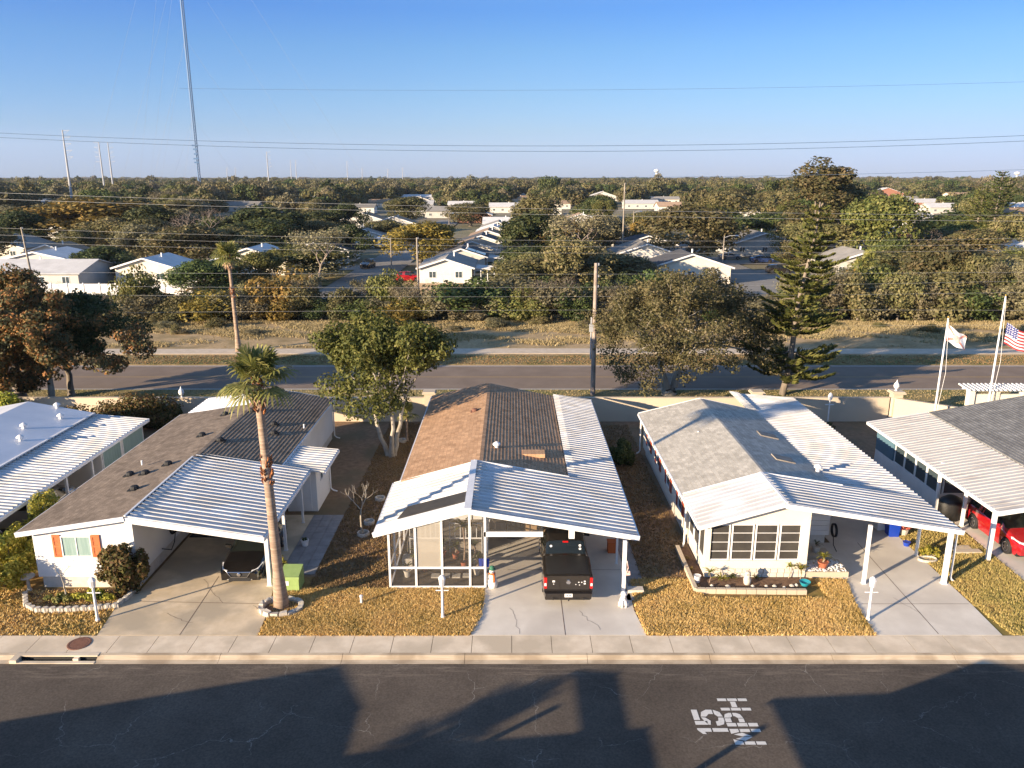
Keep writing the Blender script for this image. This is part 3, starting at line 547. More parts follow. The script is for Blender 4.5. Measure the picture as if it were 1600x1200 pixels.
b = MB(); pan_roof(b, -20.3, 2.72, -16.4, 3.2, 46.75, 50.4, rib=.03); b.build('rear_roof_panel', M['bluemetal'], h)
b = MB(); b.beam((-20.6, 29.82, 2.66), (-16.0, 29.82, 3.38), .05, .2); b.beam((-20.58, 29.85, 2.68), (-20.58, 46.6, 2.68), .06, .14); b.beam((-15.97, 29.85, 3.5), (-15.97, 37.0, 3.5), .08, .05); b.beam((-11.8, 37, 2.62), (-11.8, 50.3, 2.62), .06, .16); b.beam((-16, 50.35, 3.4), (-11.8, 50.35, 2.62), .05, .16); b.build('fascia', M['white'], h)
b = MB(); pan_roof(b, -15.93, 3.42, -10.35, 2.52, 29.9, 37.65); pan_roof(b, -11.78, 2.60, -9.62, 2.40, 37.68, 41.1); b.build('carport_roof', M['whitemetal'], h)
b = MB(); b.beam((-16.0, 29.86, 3.32), (-10.3, 29.86, 2.42), .06, .24); b.beam((-10.33, 29.9, 2.42), (-10.33, 37.6, 2.42), .09, .15); b.beam((-9.6, 37.7, 2.33), (-9.6, 41.1, 2.33), .08, .13); b.build('carport_beam', M['white'], h)
f = face('-y', 30.2)
u0 = gx(97, 30.2, 1.9); u1 = gx(144, 30.2, 1.9)
window(h, f, u0, u1, 1.5, 2.45, pane=M['glass_lite']); shutter(h, f, gx(84, 30.2, 1.9), u0 - .02, 1.48, 2.5, M['orange']); shutter(h, f, u1 + .02, gx(158, 30.2, 1.9), 1.48, 2.5, M['orange'])
post(h, -10.42, 30.45, 2.45, .16); post(h, at(447, 860).x, at(447, 860).y, 2.42, .12); post(h, at(474, 817).x, at(474, 817).y, 2.42, .10)
b = MB(); b.box(-11.77, -10.2, 38.2, 41, 0, 2.3); b.build('storage_shed_wall', M['siding'], h)
f = face('-y', 38.2); b = MB(); fbox(b, f, -11.3, -10.5, .05, 2.05, 0, .04); b.build('door', M['white'], h)
f = face('+x', -10.2); window(h, f, 39.0, 39.5, 1.4, 1.95, bars=0); spout(h, -10.1, 40.8, 2.3); spout(h, -11.9, 50.0, 2.5)
f = face('-y', 37.6); b = MB(); fbox(b, f, -15.3, -14.3, .3, 2.3, 0, .05); b.build('door', M['white'], h); window(h, f, -13.6, -12.5, 1.2, 2.1)
b = MB(); b.box(-15.6, -14.0, 36.5, 37.58, .02, .3); b.build('entry_step', M['concrete'], h)
c = (-15.84, 33.6, 1.35)
b = MB()
for k in range(5): b.tube([(c[0] + .05 + .03 * k, c[1] + math.cos(t) * (.36 - .02 * k), c[2] + math.sin(t) * (.42 - .02 * k)) for t in np.linspace(0, 6.28, 22)], .022, 5)
b.tube([(-15.75, 33.7, .95), (-15.7, 33.4, .6), (-15.6, 32.8, .5), (-15.78, 32.3, .8)], .022, 5)
tag(b.build('garden_hose', M['black'], base=(-15.8, 33.6, 0)), 'coiled black garden hose hung on white wall beneath the left carport', 'hose')
p = at(328, 836); b = MB(); b.box(p.x - .9, p.x + .7, p.y - .3, p.y + .3, .02, .045); tag(b.build('doormat', M['blacktarp'], base=(p.x, p.y, 0)), 'black doormat on concrete under the carport behind the sedan', 'doormat')
# ---------------------------------------------------------------- middle home (terracotta roof)
h = thing('mobile_home', 'home with terracotta brown gable roof, white pan carport and screened porch at centre', 'house', (-1.3, 42, 0)); H2 = h
b = MB(); b.prism([(-5.1, .5), (2.5, .5), (2.5, 2.5), (-1.6, 3.4), (-5.1, 2.5)], 'y', 36.0, 50.9); b.build('wall', M['siding'], h)
b = MB(); b.box(-5.0, 2.4, 36.1, 50.8, 0, .499); b.build('skirting', M['skirt'], h)
b = MB(); course_roof(b, -1.6, 3.56, -5.42, 2.66, 35.8, 51.25, step=.012); course_roof(b, -1.6, 3.56, 2.72, 2.66, 35.8, 51.25, course=.18, step=.018)
rf = b.build('shingle_roof', M['sh_terra'], h)
p = at(776, 702, 3.3); rvent(rf, p.x, p.y, 3.38, 'cap'); p = at(742, 645, 3.3); rvent(rf, p.x, p.y, 3.4, 'turtle', M['rust'])
p = at(848, 712, 2.95); b = MB(); b.box(p.x - 1.05, p.x + .1, p.y - .35, p.y + .35, 2.95, 3.16); b.build('skylight', M['sh_terra'], rf)
b = MB(); pan_roof(b, -1.85, 3.62, -5.78, 2.52, 30.28, 35.9); left_pan = b
pan_roof(left_pan, -1.84, 3.62, 5.30, 2.42, 30.28, 35.78); pan_roof(left_pan, 2.78, 2.78, 5.32, 2.40, 35.80, 51.1); b.build('carport_roof', M['whitemetal'], h)
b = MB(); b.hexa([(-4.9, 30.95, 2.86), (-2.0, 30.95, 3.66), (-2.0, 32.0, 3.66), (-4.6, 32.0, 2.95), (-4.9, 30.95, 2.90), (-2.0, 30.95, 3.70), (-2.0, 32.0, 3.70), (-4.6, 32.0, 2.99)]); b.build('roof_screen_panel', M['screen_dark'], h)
b = MB(); b.hexa([(-5.8, 30.12, 2.50), (-1.85, 30.12, 3.60), (-1.85, 30.9, 3.62), (-5.8, 30.9, 2.52), (-5.8, 30.12, 2.60), (-1.85, 30.12, 3.70), (-1.85, 30.9, 3.72), (-5.8, 30.9, 2.62)])
b.beam((-5.83, 30.1, 2.52), (-1.8, 30.1, 3.62), .06, .22); b.beam((-1.86, 30.1, 3.60), (5.34, 30.1, 2.38), .07, .22); b.beam((5.33, 30.15, 2.36), (5.33, 51.2, 2.36), .08, .13); b.beam((-5.82, 30.2, 2.46), (-5.82, 35.9, 2.46), .07, .12)
b.beam((-1.84, 30.1, 3.72), (-1.84, 35.85, 3.72), .3, .04); b.beam((-5.46, 35.9, 2.58), (-5.46, 51.2, 2.58), .06, .14); b.beam((-1.86, 35.86, 3.70), (2.78, 35.86, 2.84), .05, .12); b.build('fascia', M['white'], h)
sx = [-5.28, -3.9, -2.52, -1.22 - .55, -1.22]
sx = [gx(609, 30.2, 1), gx(650, 30.2, 1), gx(691, 30.2, 1), gx(734.5, 30.2, 1), gx(758, 30.2, 1)]
def ztop(x): return 3.45 - abs(x + 1.85) * (.28 if x < -1.85 else .17)
b = MB()
for x in sx: b.box(x - .045, x + .045, 30.16, 30.25, .05, ztop(x))
b.box(sx[0], sx[-1], 30.17, 30.24, .93, 1.02); b.box(sx[0], sx[-1], 30.17, 30.24, .02, .12)
for y in (31.7, 33.2, 34.6, 35.9): b.box(sx[0] - .04, sx[0] + .04, y - .04, y + .04, .05, 2.5); b.box(sx[-1] - .04, sx[-1] + .04, y - .04, y + .04, .05, 3.2)
b.box(sx[0] - .03, sx[0] + .03, 30.25, 36, .93, 1.0); b.box(sx[0] - .03, sx[0] + .03, 30.25, 36, .02, .12); b.box(sx[-1] - .03, sx[-1] + .03, 30.25, 36, .93, 1.0)
fr = b.build('porch_frame', M['white'], h)
for i in range(4):
    a, c_ = sx[i] + .045, sx[i + 1] - .045
    b = MB(); b.quad((a, 30.2, .12), (c_, 30.2, .12), (c_, 30.2, .93), (a, 30.2, .93)); b.build('porch_screen', M['insect'], h)
    b = MB(); b.quad((a, 30.2, 1.02), (c_, 30.2, 1.02), (c_, 30.2, ztop(c_)), (a, 30.2, ztop(a))); b.build('porch_screen', M['shade'] if i == 1 else M['insect'], h)
b = MB(); b.quad((sx[0], 30.25, .12), (sx[0], 36, .12), (sx[0], 36, 2.5), (sx[0], 30.25, 2.5)); b.build('porch_screen', M['insect'], h)
b = MB(); b.box(sx[0], sx[-1], 30.26, 36, -.1, .012); b.build('porch_floor', M['porchfloor'], h)
f = face('-y', 36.0); window(h, f, -4.6, -3.4, 1.3, 2.3); b = MB(); fbox(b, f, -2.9, -2.0, .5, 2.5, 0, .05); b.build('door', M['white'], h)
b = MB()
for (xa, xb, yy) in ((-4.75, -3.3, 33.4), (-2.9, -1.4, 33.4)):
    b.box(xa, xb, yy, yy + .05, 1.5, 1.56); b.box(xa, xb, yy, yy + .05, .75, .81)
    for k in range(7): xx = xa + (xb - xa) * k / 6; b.box(xx - .015, xx + .015, yy + .005, yy + .035, .02 if k in (0, 6) else .8, 1.5)
tag(b.build('porch_railing', M['white'], h), None, None)
b = MB(); b.box(-4.9, -1.4, 33.5, 35.99, .02, .55); b.build('deck', M['wood'], h)
b = MB(); b.box(-1.2, 1.3, 30.16, 30.25, 2.42, 2.64); b.build('header_beam', M['white'], h)
b = MB(); b.quad((-1.2, 30.2, 2.64), (1.3, 30.2, 2.64), (1.3, 30.2, 2.95), (-1.2, 30.2, 3.36)); b.build('gable_screen', M['insect'], h)
b = MB(); b.box(2.38, 2.62, 30.12, 30.3, 2.35, 2.75); b.build('header_bracket', M['white'], h)
c1 = at(974, 930); post(h, c1.x, c1.y + .1, 2.45, .15); c2 = at(963, 881); post(h, c2.x, c2.y, 2.4, .09)
for y in (36, 40.5, 45, 49.5): post(h, 5.1, y, 2.4, .09)
spout(h, -5.3, 50.8, 2.5, -.3)
f = face('+x', 2.5)
for y in (38, 42, 46): window(h, f, y, y + 1.1, 1.3, 2.2)
# ---------------------------------------------------------------- right home (grey roof, sunroom)
h = thing('mobile_home', 'cream home with pale grey shingle roof, four-pane sunroom and long white carport', 'house', (11.8, 40, 0)); H3 = h
b = MB(); b.prism([(8.3, .5), (15.1, .5), (15.1, 2.7), (11.8, 3.45), (8.3, 2.5)], 'y', 34.4, 47.0); b.build('wall', M['cream'], h)
b = MB(); b.box(8.4, 12.86, 31.1, 31.25, .45, .82); b.prism([(8.4, 2.55), (12.86, 2.55), (12.86, 3.42), (11.5, 3.62), (8.4, 2.72)], 'y', 31.1, 31.25); b.box(8.4, 8.56, 31.26, 34.39, .45, .82); b.box(8.4, 8.56, 31.26, 34.39, 2.46, 2.6); b.box(12.72, 12.86, 31.26, 34.39, .45, 3.2)
b.box(8.4, 8.62, 31.1 + .005, 31.24, .82, 2.55); b.box(gx(1253, 31.1, 1.7) - .06, 12.86, 31.105, 31.24, .82, 2.55)
b.build('sunroom_wall', M['cream'], h)
b = MB(); b.box(8.45, 12.8, 31.2, 46.9, 0, .449); b.box(12.81, 15.0, 34.5, 46.9, 0, .449)
for i in range(14): b.box(8.42 + i * .32, 8.42 + i * .32 + .29, 31.12, 31.2, .03, .22); b.box(8.55 + i * .31, 8.55 + i * .31 + .28, 31.12, 31.2, .24, .43)
b.build('skirting', M['skirt'], h)
f = face('-y', 31.2); xs = [gx(1106, 31.1, 1.7), gx(1142, 31.1, 1.7), gx(1179, 31.1, 1.7), gx(1217, 31.1, 1.7), gx(1253, 31.1, 1.7)]
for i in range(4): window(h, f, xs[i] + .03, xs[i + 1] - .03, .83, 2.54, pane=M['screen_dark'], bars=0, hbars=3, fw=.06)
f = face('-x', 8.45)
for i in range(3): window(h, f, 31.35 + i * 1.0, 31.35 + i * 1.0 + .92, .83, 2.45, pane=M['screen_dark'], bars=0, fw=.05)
f = face('-x', 8.3)
for y in (35.4, 38.4, 41.4, 44.4):
    window(h, f, y, y + .85, 1.15, 2.25, bars=0, hbars=1); shutter(h, f, y - .42, y - .02, 1.1, 2.3, M['maroon']); shutter(h, f, y + .87, y + 1.27, 1.1, 2.3, M['maroon'])
f = face('-y', 34.4); window(h, f, 13.4, 13.9, 2.1, 2.5, bars=0)
b = MB()
for i in range(9): b.box(12.9, 15.1, 34.33, 34.39, .5 + i * .25, .5 + i * .25 + .235)
b.build('lap_siding', M['siding'], h)
b = MB(); course_roof(b, 11.8, 3.60, 8.0, 2.62, 34.15, 47.3, step=.010); course_roof(b, 11.8, 3.60, 15.35, 2.80, 34.15, 47.3, course=.17, step=.016)
rf = b.build('shingle_roof', M['sh_grey'], h)
for (px, py) in ((1198, 678), (1222, 718)):
    p = at(px, py, 3.15); zz = 3.6 - (p.x - 11.8) * .225; b = MB(); b.beam((p.x - .45, p.y, zz + .1), (p.x + .55, p.y, zz - .13), .8, .14); b.build('skylight', M['wood'], rf)
p = at(1278, 733, 3.0); rvent(rf, p.x, p.y, 2.92, 'cap'); p = at(1091, 676, 3.2); rvent(rf, p.x, p.y, 3.15, 'pipe')
b = MB(); pan_roof(b, 11.55, 3.70, 7.98, 2.62, 30.72, 34.1, rib=.03); pan_roof(b, 11.56, 3.70, 15.36, 3.08, 30.6, 34.1); pan_roof(b, 15.365, 3.08, 19.1, 2.50, 30.6, 34.1); pan_roof(b, 15.37, 2.78, 19.15, 2.48, 34.12, 51.3); pan_roof(b, 14.75, 2.95, 15.36, 2.86, 47.4, 51.3)
b.build('carport_roof', M['whitemetal'], h)
b = MB(); b.beam((7.95, 30.62, 2.58), (11.52, 30.62, 3.64), .06, .16); b.beam((11.52, 30.5, 3.66), (19.15, 30.5, 2.44), .07, .2); b.beam((19.12, 30.6, 2.42), (19.12, 51.3, 2.42), .08, .13); b.beam((7.95, 30.7, 2.54), (7.95, 47.3, 2.54), .07, .13)
b.beam((11.5, 34.13, 3.76), (15.4, 34.13, 3.12), .06, .08); b.beam((7.98, 34.13, 2.70), (11.6, 34.13, 3.76), .06, .06); b.beam((11.56, 30.6, 3.78), (11.56, 34.1, 3.78), .12, .04); b.beam((7.97, 47.33, 2.58), (11.8, 47.33, 3.56), .05, .14); b.beam((11.8, 47.33, 3.56), (15.36, 47.33, 2.74), .05, .14); b.build('fascia', M['white'], h)
for (px, py, s) in ((1349, 912, .13), (1474, 912, .17), (1431, 868, .11)): p = at(px, py); post(h, p.x, p.y, 2.75 if px == 1349 else 2.45, s)
for y in (38.5, 43, 47.5): post(h, 18.95, y, 2.4, .1)
spout(h, 19.02, 30.75, 2.4, .14); spout(h, 8.2, 34.2, 2.5, -.1, -.2); spout(h, 8.1, 47, 2.5, -.2)
# ---------------------------------------------------------------- far right home
h = thing('mobile_home', 'home with dark grey roof and stained weathered pan carport over red car at right edge', 'house', (28, 39, 0)); H4 = h
b = MB(); pan_roof(b, 25.3, 3.15, 21.75, 2.55, 32.4, 45.7, pitch=.34, rib=.035, rw=.08); b.build('carport_roof', M['dirtymetal'], h)
b = MB(); course_roof(b, 32.5, 4.55, 25.32, 3.22, 30.0, 45.6, step=.012); course_roof(b, 32.5, 4.55, 39.5, 3.2, 30.0, 45.6, step=.012); rf = b.build('shingle_roof', M['sh_dgrey'], h)
p = at(1595, 650, 3.6); b = MB(); b.box(p.x - .5, p.x + .4, p.y - .3, p.y + .3, 3.45, 3.75); b.build('roof_vent', M['white'], rf)
b = MB(); b.beam((21.72, 32.4, 2.47), (21.72, 45.75, 2.47), .08, .16); b.beam((21.7, 32.36, 2.47), (25.4, 32.36, 3.1), .08, .2); b.beam((21.7, 45.75, 2.47), (25.4, 45.75, 3.1), .06, .16); b.build('fascia', M['white'], h)
b = MB(); b.box(25.6, 39, 33, 45.4, .4, 3.15); b.prism([(25.6, 3.15), (39, 3.15), (32.5, 4.4)], 'y', 33, 45.4); b.build('wall', M['siding'], h)
b = MB(); b.box(22.25, 25.59, 38.2, 45.4, .0, .95); b.box(22.25, 22.35, 38.2, 45.4, 2.2, 2.5); b.box(22.26, 25.59, 38.2, 38.3, 2.2, 2.7); b.box(25.4, 25.58, 38.21, 38.3, .95, 2.7); b.build('porch_wall', M['white'], h)
b = MB(); b.box(22.24, 22.34, 43.2, 45.4, .96, 2.19); b.build('side_panel', M['bluetrim'], h)
f = face('-x', 22.3)
for i in range(4): window(h, f, 38.3 + i * 1.2, 39.45 + i * 1.2, .97, 2.19, pane=M['glass'], bars=0)
f = face('-y', 38.25); window(h, f, 22.5, 23.8, .97, 2.19, bars=0); b = MB(); fbox(b, f, 24.0, 24.9, .05, 2.1, 0, .05); b.build('door', M['white'], h)
for (px, py, s) in ((1543, 875, .16), (1502, 822, .13)): p = at(px, py); post(h, p.x, p.y, 2.5, s)
p = Vector((22.3, 38.1)); post(h, 22.15, 38.0, 2.5, .14)
# ---------------------------------------------------------------- far left home
h = thing('mobile_home', 'home with smooth bluish white roof and striped white carport at left edge', 'house', (-29, 38, 0)); H0 = h
b = MB(); b.hexa([(-29.9, 29, 3.5), (-25.9, 29, 2.75), (-25.9, 46.6, 2.75), (-29.9, 46.6, 3.5), (-29.9, 29, 3.6), (-25.9, 29, 2.85), (-25.9, 46.6, 2.85), (-29.9, 46.6, 3.6)])
b.hexa([(-34, 29, 2.75), (-29.901, 29, 3.5), (-29.901, 46.6, 3.5), (-34, 46.6, 2.75), (-34, 29, 2.85), (-29.901, 29, 3.6), (-29.901, 46.6, 3.6), (-34, 46.6, 2.85)]); rf = b.build('coated_roof', M['bluemetal'], h)
for (px, py) in ((90, 641), (95, 653), (38, 672), (32, 687)): p = at(px, py, 3.1); rvent(rf, p.x, p.y, 3.6 - (p.x + 29.9) * .1875, 'cap')
b = MB(); pan_roof(b, -25.88, 2.74, -22.65, 2.45, 29, 46.5, pitch=.33); b.build('carport_roof', M['whitemetal'], h)
b = MB(); b.beam((-22.6, 29, 2.38), (-22.6, 46.6, 2.38), .08, .15); b.beam((-25.9, 46.65, 2.7), (-22.6, 46.65, 2.4), .05, .14); b.beam((-29.9, 46.65, 3.5), (-25.9, 46.65, 2.76), .05, .14); b.beam((-25.87, 29, 2.88), (-25.87, 46.5, 2.88), .12, .05); b.build('fascia', M['white'], h)
b = MB(); b.box(-33.6, -26.2, 29.4, 46.3, .4, 2.7); b.prism([(-33.6, 2.7), (-26.2, 2.7), (-29.9, 3.45)], 'y', 29.4, 46.3); b.build('wall', M['siding'], h)
b = MB(); b.box(-26.19, -22.9, 41.2, 46.3, .0, 2.38); b.build('storage_room_wall', M['siding'], h)
f = face('+x', -22.9); window(h, f, 43.6, 46.2, .5, 2.25, pane=M['glass_lite'], bars=0); window(h, f, 41.3, 43.4, .5, 2.25, pane=M['glass_lite'], bars=0)
for y in (31, 34.2, 37.4, 39.9): post(h, -22.75, y, 2.4, .12)
# ---------------------------------------------------------------- homes across the street (behind the camera side, their eaves just below the frame)
def near_home(label, pts, Y0, Y1, posts=(), wall=None):
    xs_ = [p[0] for p in pts]; h = thing('mobile_home', label, 'house', ((min(xs_) + max(xs_)) / 2, (Y0 + Y1) / 2, 0)); b = MB()
    for (xa, za), (xb, zb) in zip(pts[:-1], pts[1:]): pan_roof(b, xa, za, xb - .002, zb, Y0, Y1, rib=.02)
    b.build('roof', M['whitemetal'], h); b = MB()
    for (xa, za), (xb, zb) in zip(pts[:-1], pts[1:]): b.beam((xa, Y1 + .03, za - .03), (xb, Y1 + .03, zb - .03), .05, .12)
    b.build('fascia', M['white'], h)
    if wall: b = MB(); b.box(wall[0], wall[1], Y0 + .5, Y1 - .6, 0, min(z for _, z in pts) - .05); b.build('wall', M['siding'], h)
    for (x, y) in posts: post(h, x, y, 2.3, .14)
    return h
near_home('white roofed home across the street whose peak just shows at the bottom edge', [(-1.1, 2.50), (2.6, 2.60), (4.35, 3.30), (12, 2.3)], 4, 15.62, ((-1.0, 14.9), (-1.0, 12.9)), (3.4, 11))
near_home('home across the street with narrow white carport', [(-16.5, 1.9), (-12, 2.3), (-5.9, 2.6)], 2, 13.9, (), (-16, -9)) 
h6 = near_home('narrow white carport across the street', [(-9.2, 2.92), (-7.5, 2.86)], 9, 16.05, ((-9.1, 15.9), (-7.6, 15.9)))
near_home('gabled white home across the street at far left', [(-27.2, 2.0), (-19.4, 3.35), (-15.0, 2.5)], 3, 15.1, (), (-26.5, -17))
# ---------------------------------------------------------------- boundary wall
wl = thing('boundary_wall', 'long low beige stucco wall with pillars between the homes and back road', 'wall', (0, 54, 0))
b = MB(); b.box(-60, 27.0, 53.9, 54.1, -.2, 1.72); b.box(-60, 27.0, 53.86, 54.14, 1.72, 1.79)
q0 = Vector((27.1, 53.9, 0)); q1 = Vector((33.0, 49.6, 0)); dd = (q1 - q0).normalized()
b.beam(q0 + Vector((0, 0, .78)), q1 + Vector((0, 0, .78)), .2, 1.9); b.beam(q0 + Vector((0, 0, 1.77)), q1 + Vector((0, 0, 1.77)), .28, .06); b.build('panel', M['beigewall'], wl)
for px in (-140, 8, 671, 1182, 1400):
    x = gx(px, 54, 1.8); b = MB(); b.box(x - .33, x + .33, 53.67, 54.33, -.2, 2.1); b.box(x - .48, x + .48, 53.52, 54.48, 2.1, 2.2); b.box(x - .42, x + .42, 53.58, 54.42, 2.2, 2.27); b.build('pillar', M['beigewall'], wl)
def finial(px, Y, zb, label):
    x = gx(px, Y, zb); b = MB(); b.lathe((x, Y, zb), [(.10, 0), (.06, .08), (.05, .14), (.15, .2), (.20, .34), (.17, .5), (.05, .66), (.02, .8)], 12)
    tag(b.build('lantern', M['snow'], base=(x, Y, zb)), label, 'lantern')
finial(1400, 54, 2.27, 'white globe lantern on top of the wall pillar where the wall bends')
finial(284, 54, 1.79, 'white lantern on beige wall behind the brown roofed home')
x = gx(1295, 53, 1); b = MB(); b.tube([(x, 53, 0), (x, 53, 1.9)], .05, 8); b.lathe((x, 53, 1.9), [(.12, 0), (.17, .2), (.12, .4), (.03, .5)], 10); b.box(x - .3, x + .3, 52.97, 53.03, 1.5, 1.56); tag(b.build('lamp_post', M['snow'], base=(x, 53, 0)), 'short lamp post in the rear yard by the beige wall', 'lamp post')
# entrance pergola
pg = thing('pergola', 'white slatted pergola on cream wall by the road at right edge', 'pergola', (gx(1560, 56), 56, 0))
x0 = gx(1512, 56, 1.8); x1 = gx(1640, 56, 1.8); b = MB(); b.box(x0 + .1, x0 + .5, 55.8, 56.3, 0, 1.75); b.box(x0 + .5, x1, 55.95, 56.15, 0, 1.45)
for k in range(1, 4): b.box(x0 + 2 * k, x0 + 2 * k + .35, 55.85, 56.25, 0, 1.75)
b.build('wall', M['cream'], pg); b = MB(); b.box(x0 - .2, x1, 55.7, 55.82, 1.76, 1.92); b.box(x0 - .2, x1, 56.28, 56.4, 1.76, 1.92); b.build('beam', M['white'], pg)
b = MB(); k = 0; x = x0 - .3
while x < x1: b.beam((x + .0, 55.2, 1.96), (x + .12, 56.9, 2.02), .09, .12); x += .33
b.build('slat', M['white'], pg)
# ---------------------------------------------------------------- cars
def car(name, label, L_, W_, H_, top, belt, cabin, wheels, wr, paint, kind='sedan', railk=.74, group=None, cat='car'):
    """front at -y. top: [(y,z)] roof line; belt: [(y,z)]; cabin: dict cowl, rf, rb, deck (y from front)"""
    root = thing(name, label, cat, (0, 0, 0), 0, group); ORG[root] = Vector((0, 0, 0)); hw = W_ / 2
    ys = sorted(set([round(v, 3) for v in list(np.arange(0, L_ + .001, .1)) + [L_] + [cabin[k] for k in cabin if k != 'pl'] + [cabin['rb'] + .001, .03]]))
    T = lambda y: float(np.interp(y, *zip(*top))); B = lambda y: float(np.interp(y, *zip(*belt)))
    def wid(y):
        e = min(y, L_ - y); return hw * (1 - .16 * max(0, 1 - e / .55) ** 2.2) if kind != 'pickup' or y < L_ / 2 else hw * (1 - .03 * max(0, 1 - e / .2))
    rail = lambda y: float(np.interp(y, [cabin['cowl'], cabin['rf'], cabin['rb'], cabin['deck']], [.88, railk, railk - .01, .86]))
    rows = []
    for y in ys:
        w_ = wid(y); zt = T(y); zb = min(B(y), zt - .02); sill = .22 + (.10 if y < .3 or y > L_ - .3 else 0)
        for wy in wheels:
            dy = abs(y - wy); Rr = wr + .07
            if dy < Rr: sill = max(sill, wr + math.sqrt(Rr * Rr - dy * dy))
        zm = max(sill + .03, .55 * zb + .1); zm = min(zm, zb - .03); sill = min(sill, zm - .01)
        rw_ = w_ * rail(y) if cabin['cowl'] <= y <= cabin['deck'] else w_ * .88
        cab = zt - zb > .12
        rows.append([(w_ * .955, sill), (w_, zm), (w_ * .985, zb - .05 if zb - .05 > zm else zb - .01), (w_ * .955, zb), (rw_ * (1 if cab else .97), zt - (.06 if cab else .015)), (rw_ * .86, zt), (0, zt + (.035 if cab else .03))])
    body = MB(); gl = {'side_window': MB(), 'windshield': MB(), 'rear_window': MB()}; cov = MB()
    yo = -L_ / 2
    for i in range(len(ys) - 1):
        y0, y1 = ys[i], ys[i + 1]; ym = (y0 + y1) / 2
        for sgn in (1, -1):
            for k in range(6):
                a0, a1, b0, b1 = rows[i][k], rows[i][k + 1], rows[i + 1][k], rows[i + 1][k + 1]
                q = [(sgn * a0[0], y0 + yo, a0[1]), (sgn * b0[0], y1 + yo, b0[1]), (sgn * b1[0], y1 + yo, b1[1]), (sgn * a1[0], y0 + yo, a1[1])]
                tgt = body
                if k == 3 and cabin['cowl'] + .25 < ym < cabin['deck'] - .25 and not any(abs(ym - pl) < .05 for pl in cabin.get('pl', [])) and not (kind == 'pickup' and ym > cabin['rb'] - .1):
                    pil = abs(ym - (cabin['rf'] + cabin['rb']) / 2 - .05) < .06
                    if not pil: tgt = gl['side_window']
                if k >= 4 and cabin['cowl'] < ym < cabin['rf']: tgt = gl['windshield']
                if k >= 4 and cabin['rb'] < ym < cabin['deck']: tgt = gl['rear_window']
                if kind == 'pickup' and k >= 4 and ym > cabin['deck'] + .12 and ym < L_ - .12: tgt = cov
                tgt.quad(*q)
    for (r, y) in ((rows[0], ys[0]), (rows[-1], ys[-1])):
        pts = [(p[0], y + yo, p[1]) for p in r] + [(-p[0], y + yo, p[1]) for p in reversed(r)]
        body.quad(*pts)
    bo = body.build('body', paint, root, smooth=True)
    for n_, g in gl.items():
        if g.v: g.build(n_, M['carglass'], root)
    if cov.v: cov.build('bed_cover', M['cover'], root)
    b = MB(); b.box(-hw * .9, hw * .9, yo + .15, -yo - .15, .20, .42); b.build('underbody', M['black'], root)
    b = MB(); b.box(-hw * .8, hw * .8, yo + cabin['cowl'] + .2, yo + cabin['deck'] - .3, .4, B(L_ / 2) - .08)
    for sx_ in (-1, 1): b.box(sx_ * .38 - .25, sx_ * .38 + .25, yo + cabin['rf'] + .45, yo + cabin['rf'] + .6, .8, min(H_ - .25, 1.3))
    b.build('interior', M['interior'], root)
    for wy in wheels:
        for sgn in (1, -1):
            b = MB(); cx = sgn * (hw - .115)
            prof = [(wr * .62, -.11), (wr * .95, -.11), (wr, -.08), (wr, .08), (wr * .95, .11), (wr * .62, .11)]
            n = 20; base = len(b.v)
            for (r_, t_) in prof:
                for k in range(n): an = 2 * math.pi * k / n; b.v.append((cx + t_ * sgn, wy + yo + r_ * math.cos(an), wr + r_ * math.sin(an)))
            for i in range(len(prof) - 1):
                for k in range(n): q = base + i * n; k2 = (k + 1) % n; b.f.append((q + k, q + k2, q + n + k2, q + n + k)); b.m.append(0)
            wh = b.build('wheel', M['black'], root, smooth=True)
            b = MB(); ox = cx + sgn * .095
            b.v += [(ox - sgn * .05, wy + yo + wr * .62 * math.cos(2 * math.pi * k / 20), wr + wr * .62 * math.sin(2 * math.pi * k / 20)) for k in range(20)]; b.f.append(tuple(range(20))); b.m.append(0); b.mi = 1
            for k in range(5):
                an = 2 * math.pi * k / 5; c_, s_ = math.cos(an), math.sin(an)
                b.beam((ox, wy + yo, wr), (ox, wy + yo + c_ * wr * .6, wr + s_ * wr * .6), .03, .07, up=(1, 0, 0))
            b.tube([(ox, wy + yo + wr * .6 * math.cos(2 * math.pi * k / 20), wr + wr * .6 * math.sin(2 * math.pi * k / 20)) for k in range(21)], .022, 5)
            b.build('rim', [M['black'], M['rim']], wh)
    b = MB()
    for sgn in (1, -1):
        ym = yo + cabin['cowl'] + .35; zm = B(cabin['cowl'] + .4) + .1
        b = MB(); b.hexa([(sgn * (hw - .05), ym, zm - .06), (sgn * (hw + .2), ym + .03, zm - .07), (sgn * (hw + .2), ym + .13, zm - .05), (sgn * (hw - .05), ym + .1, zm - .04), (sgn * (hw - .05), ym, zm + .05), (sgn * (hw + .2), ym + .03, zm + .09), (sgn * (hw + .2), ym + .13, zm + .09), (sgn * (hw - .05), ym + .1, zm + .05)]); b.build('side_mirror', paint, root)
    return root, yo, hw
def poly_part(name, m, par, *quads):
    b = MB()
    for q in quads: b.quad(*q)
    return b.build(name, m, par)
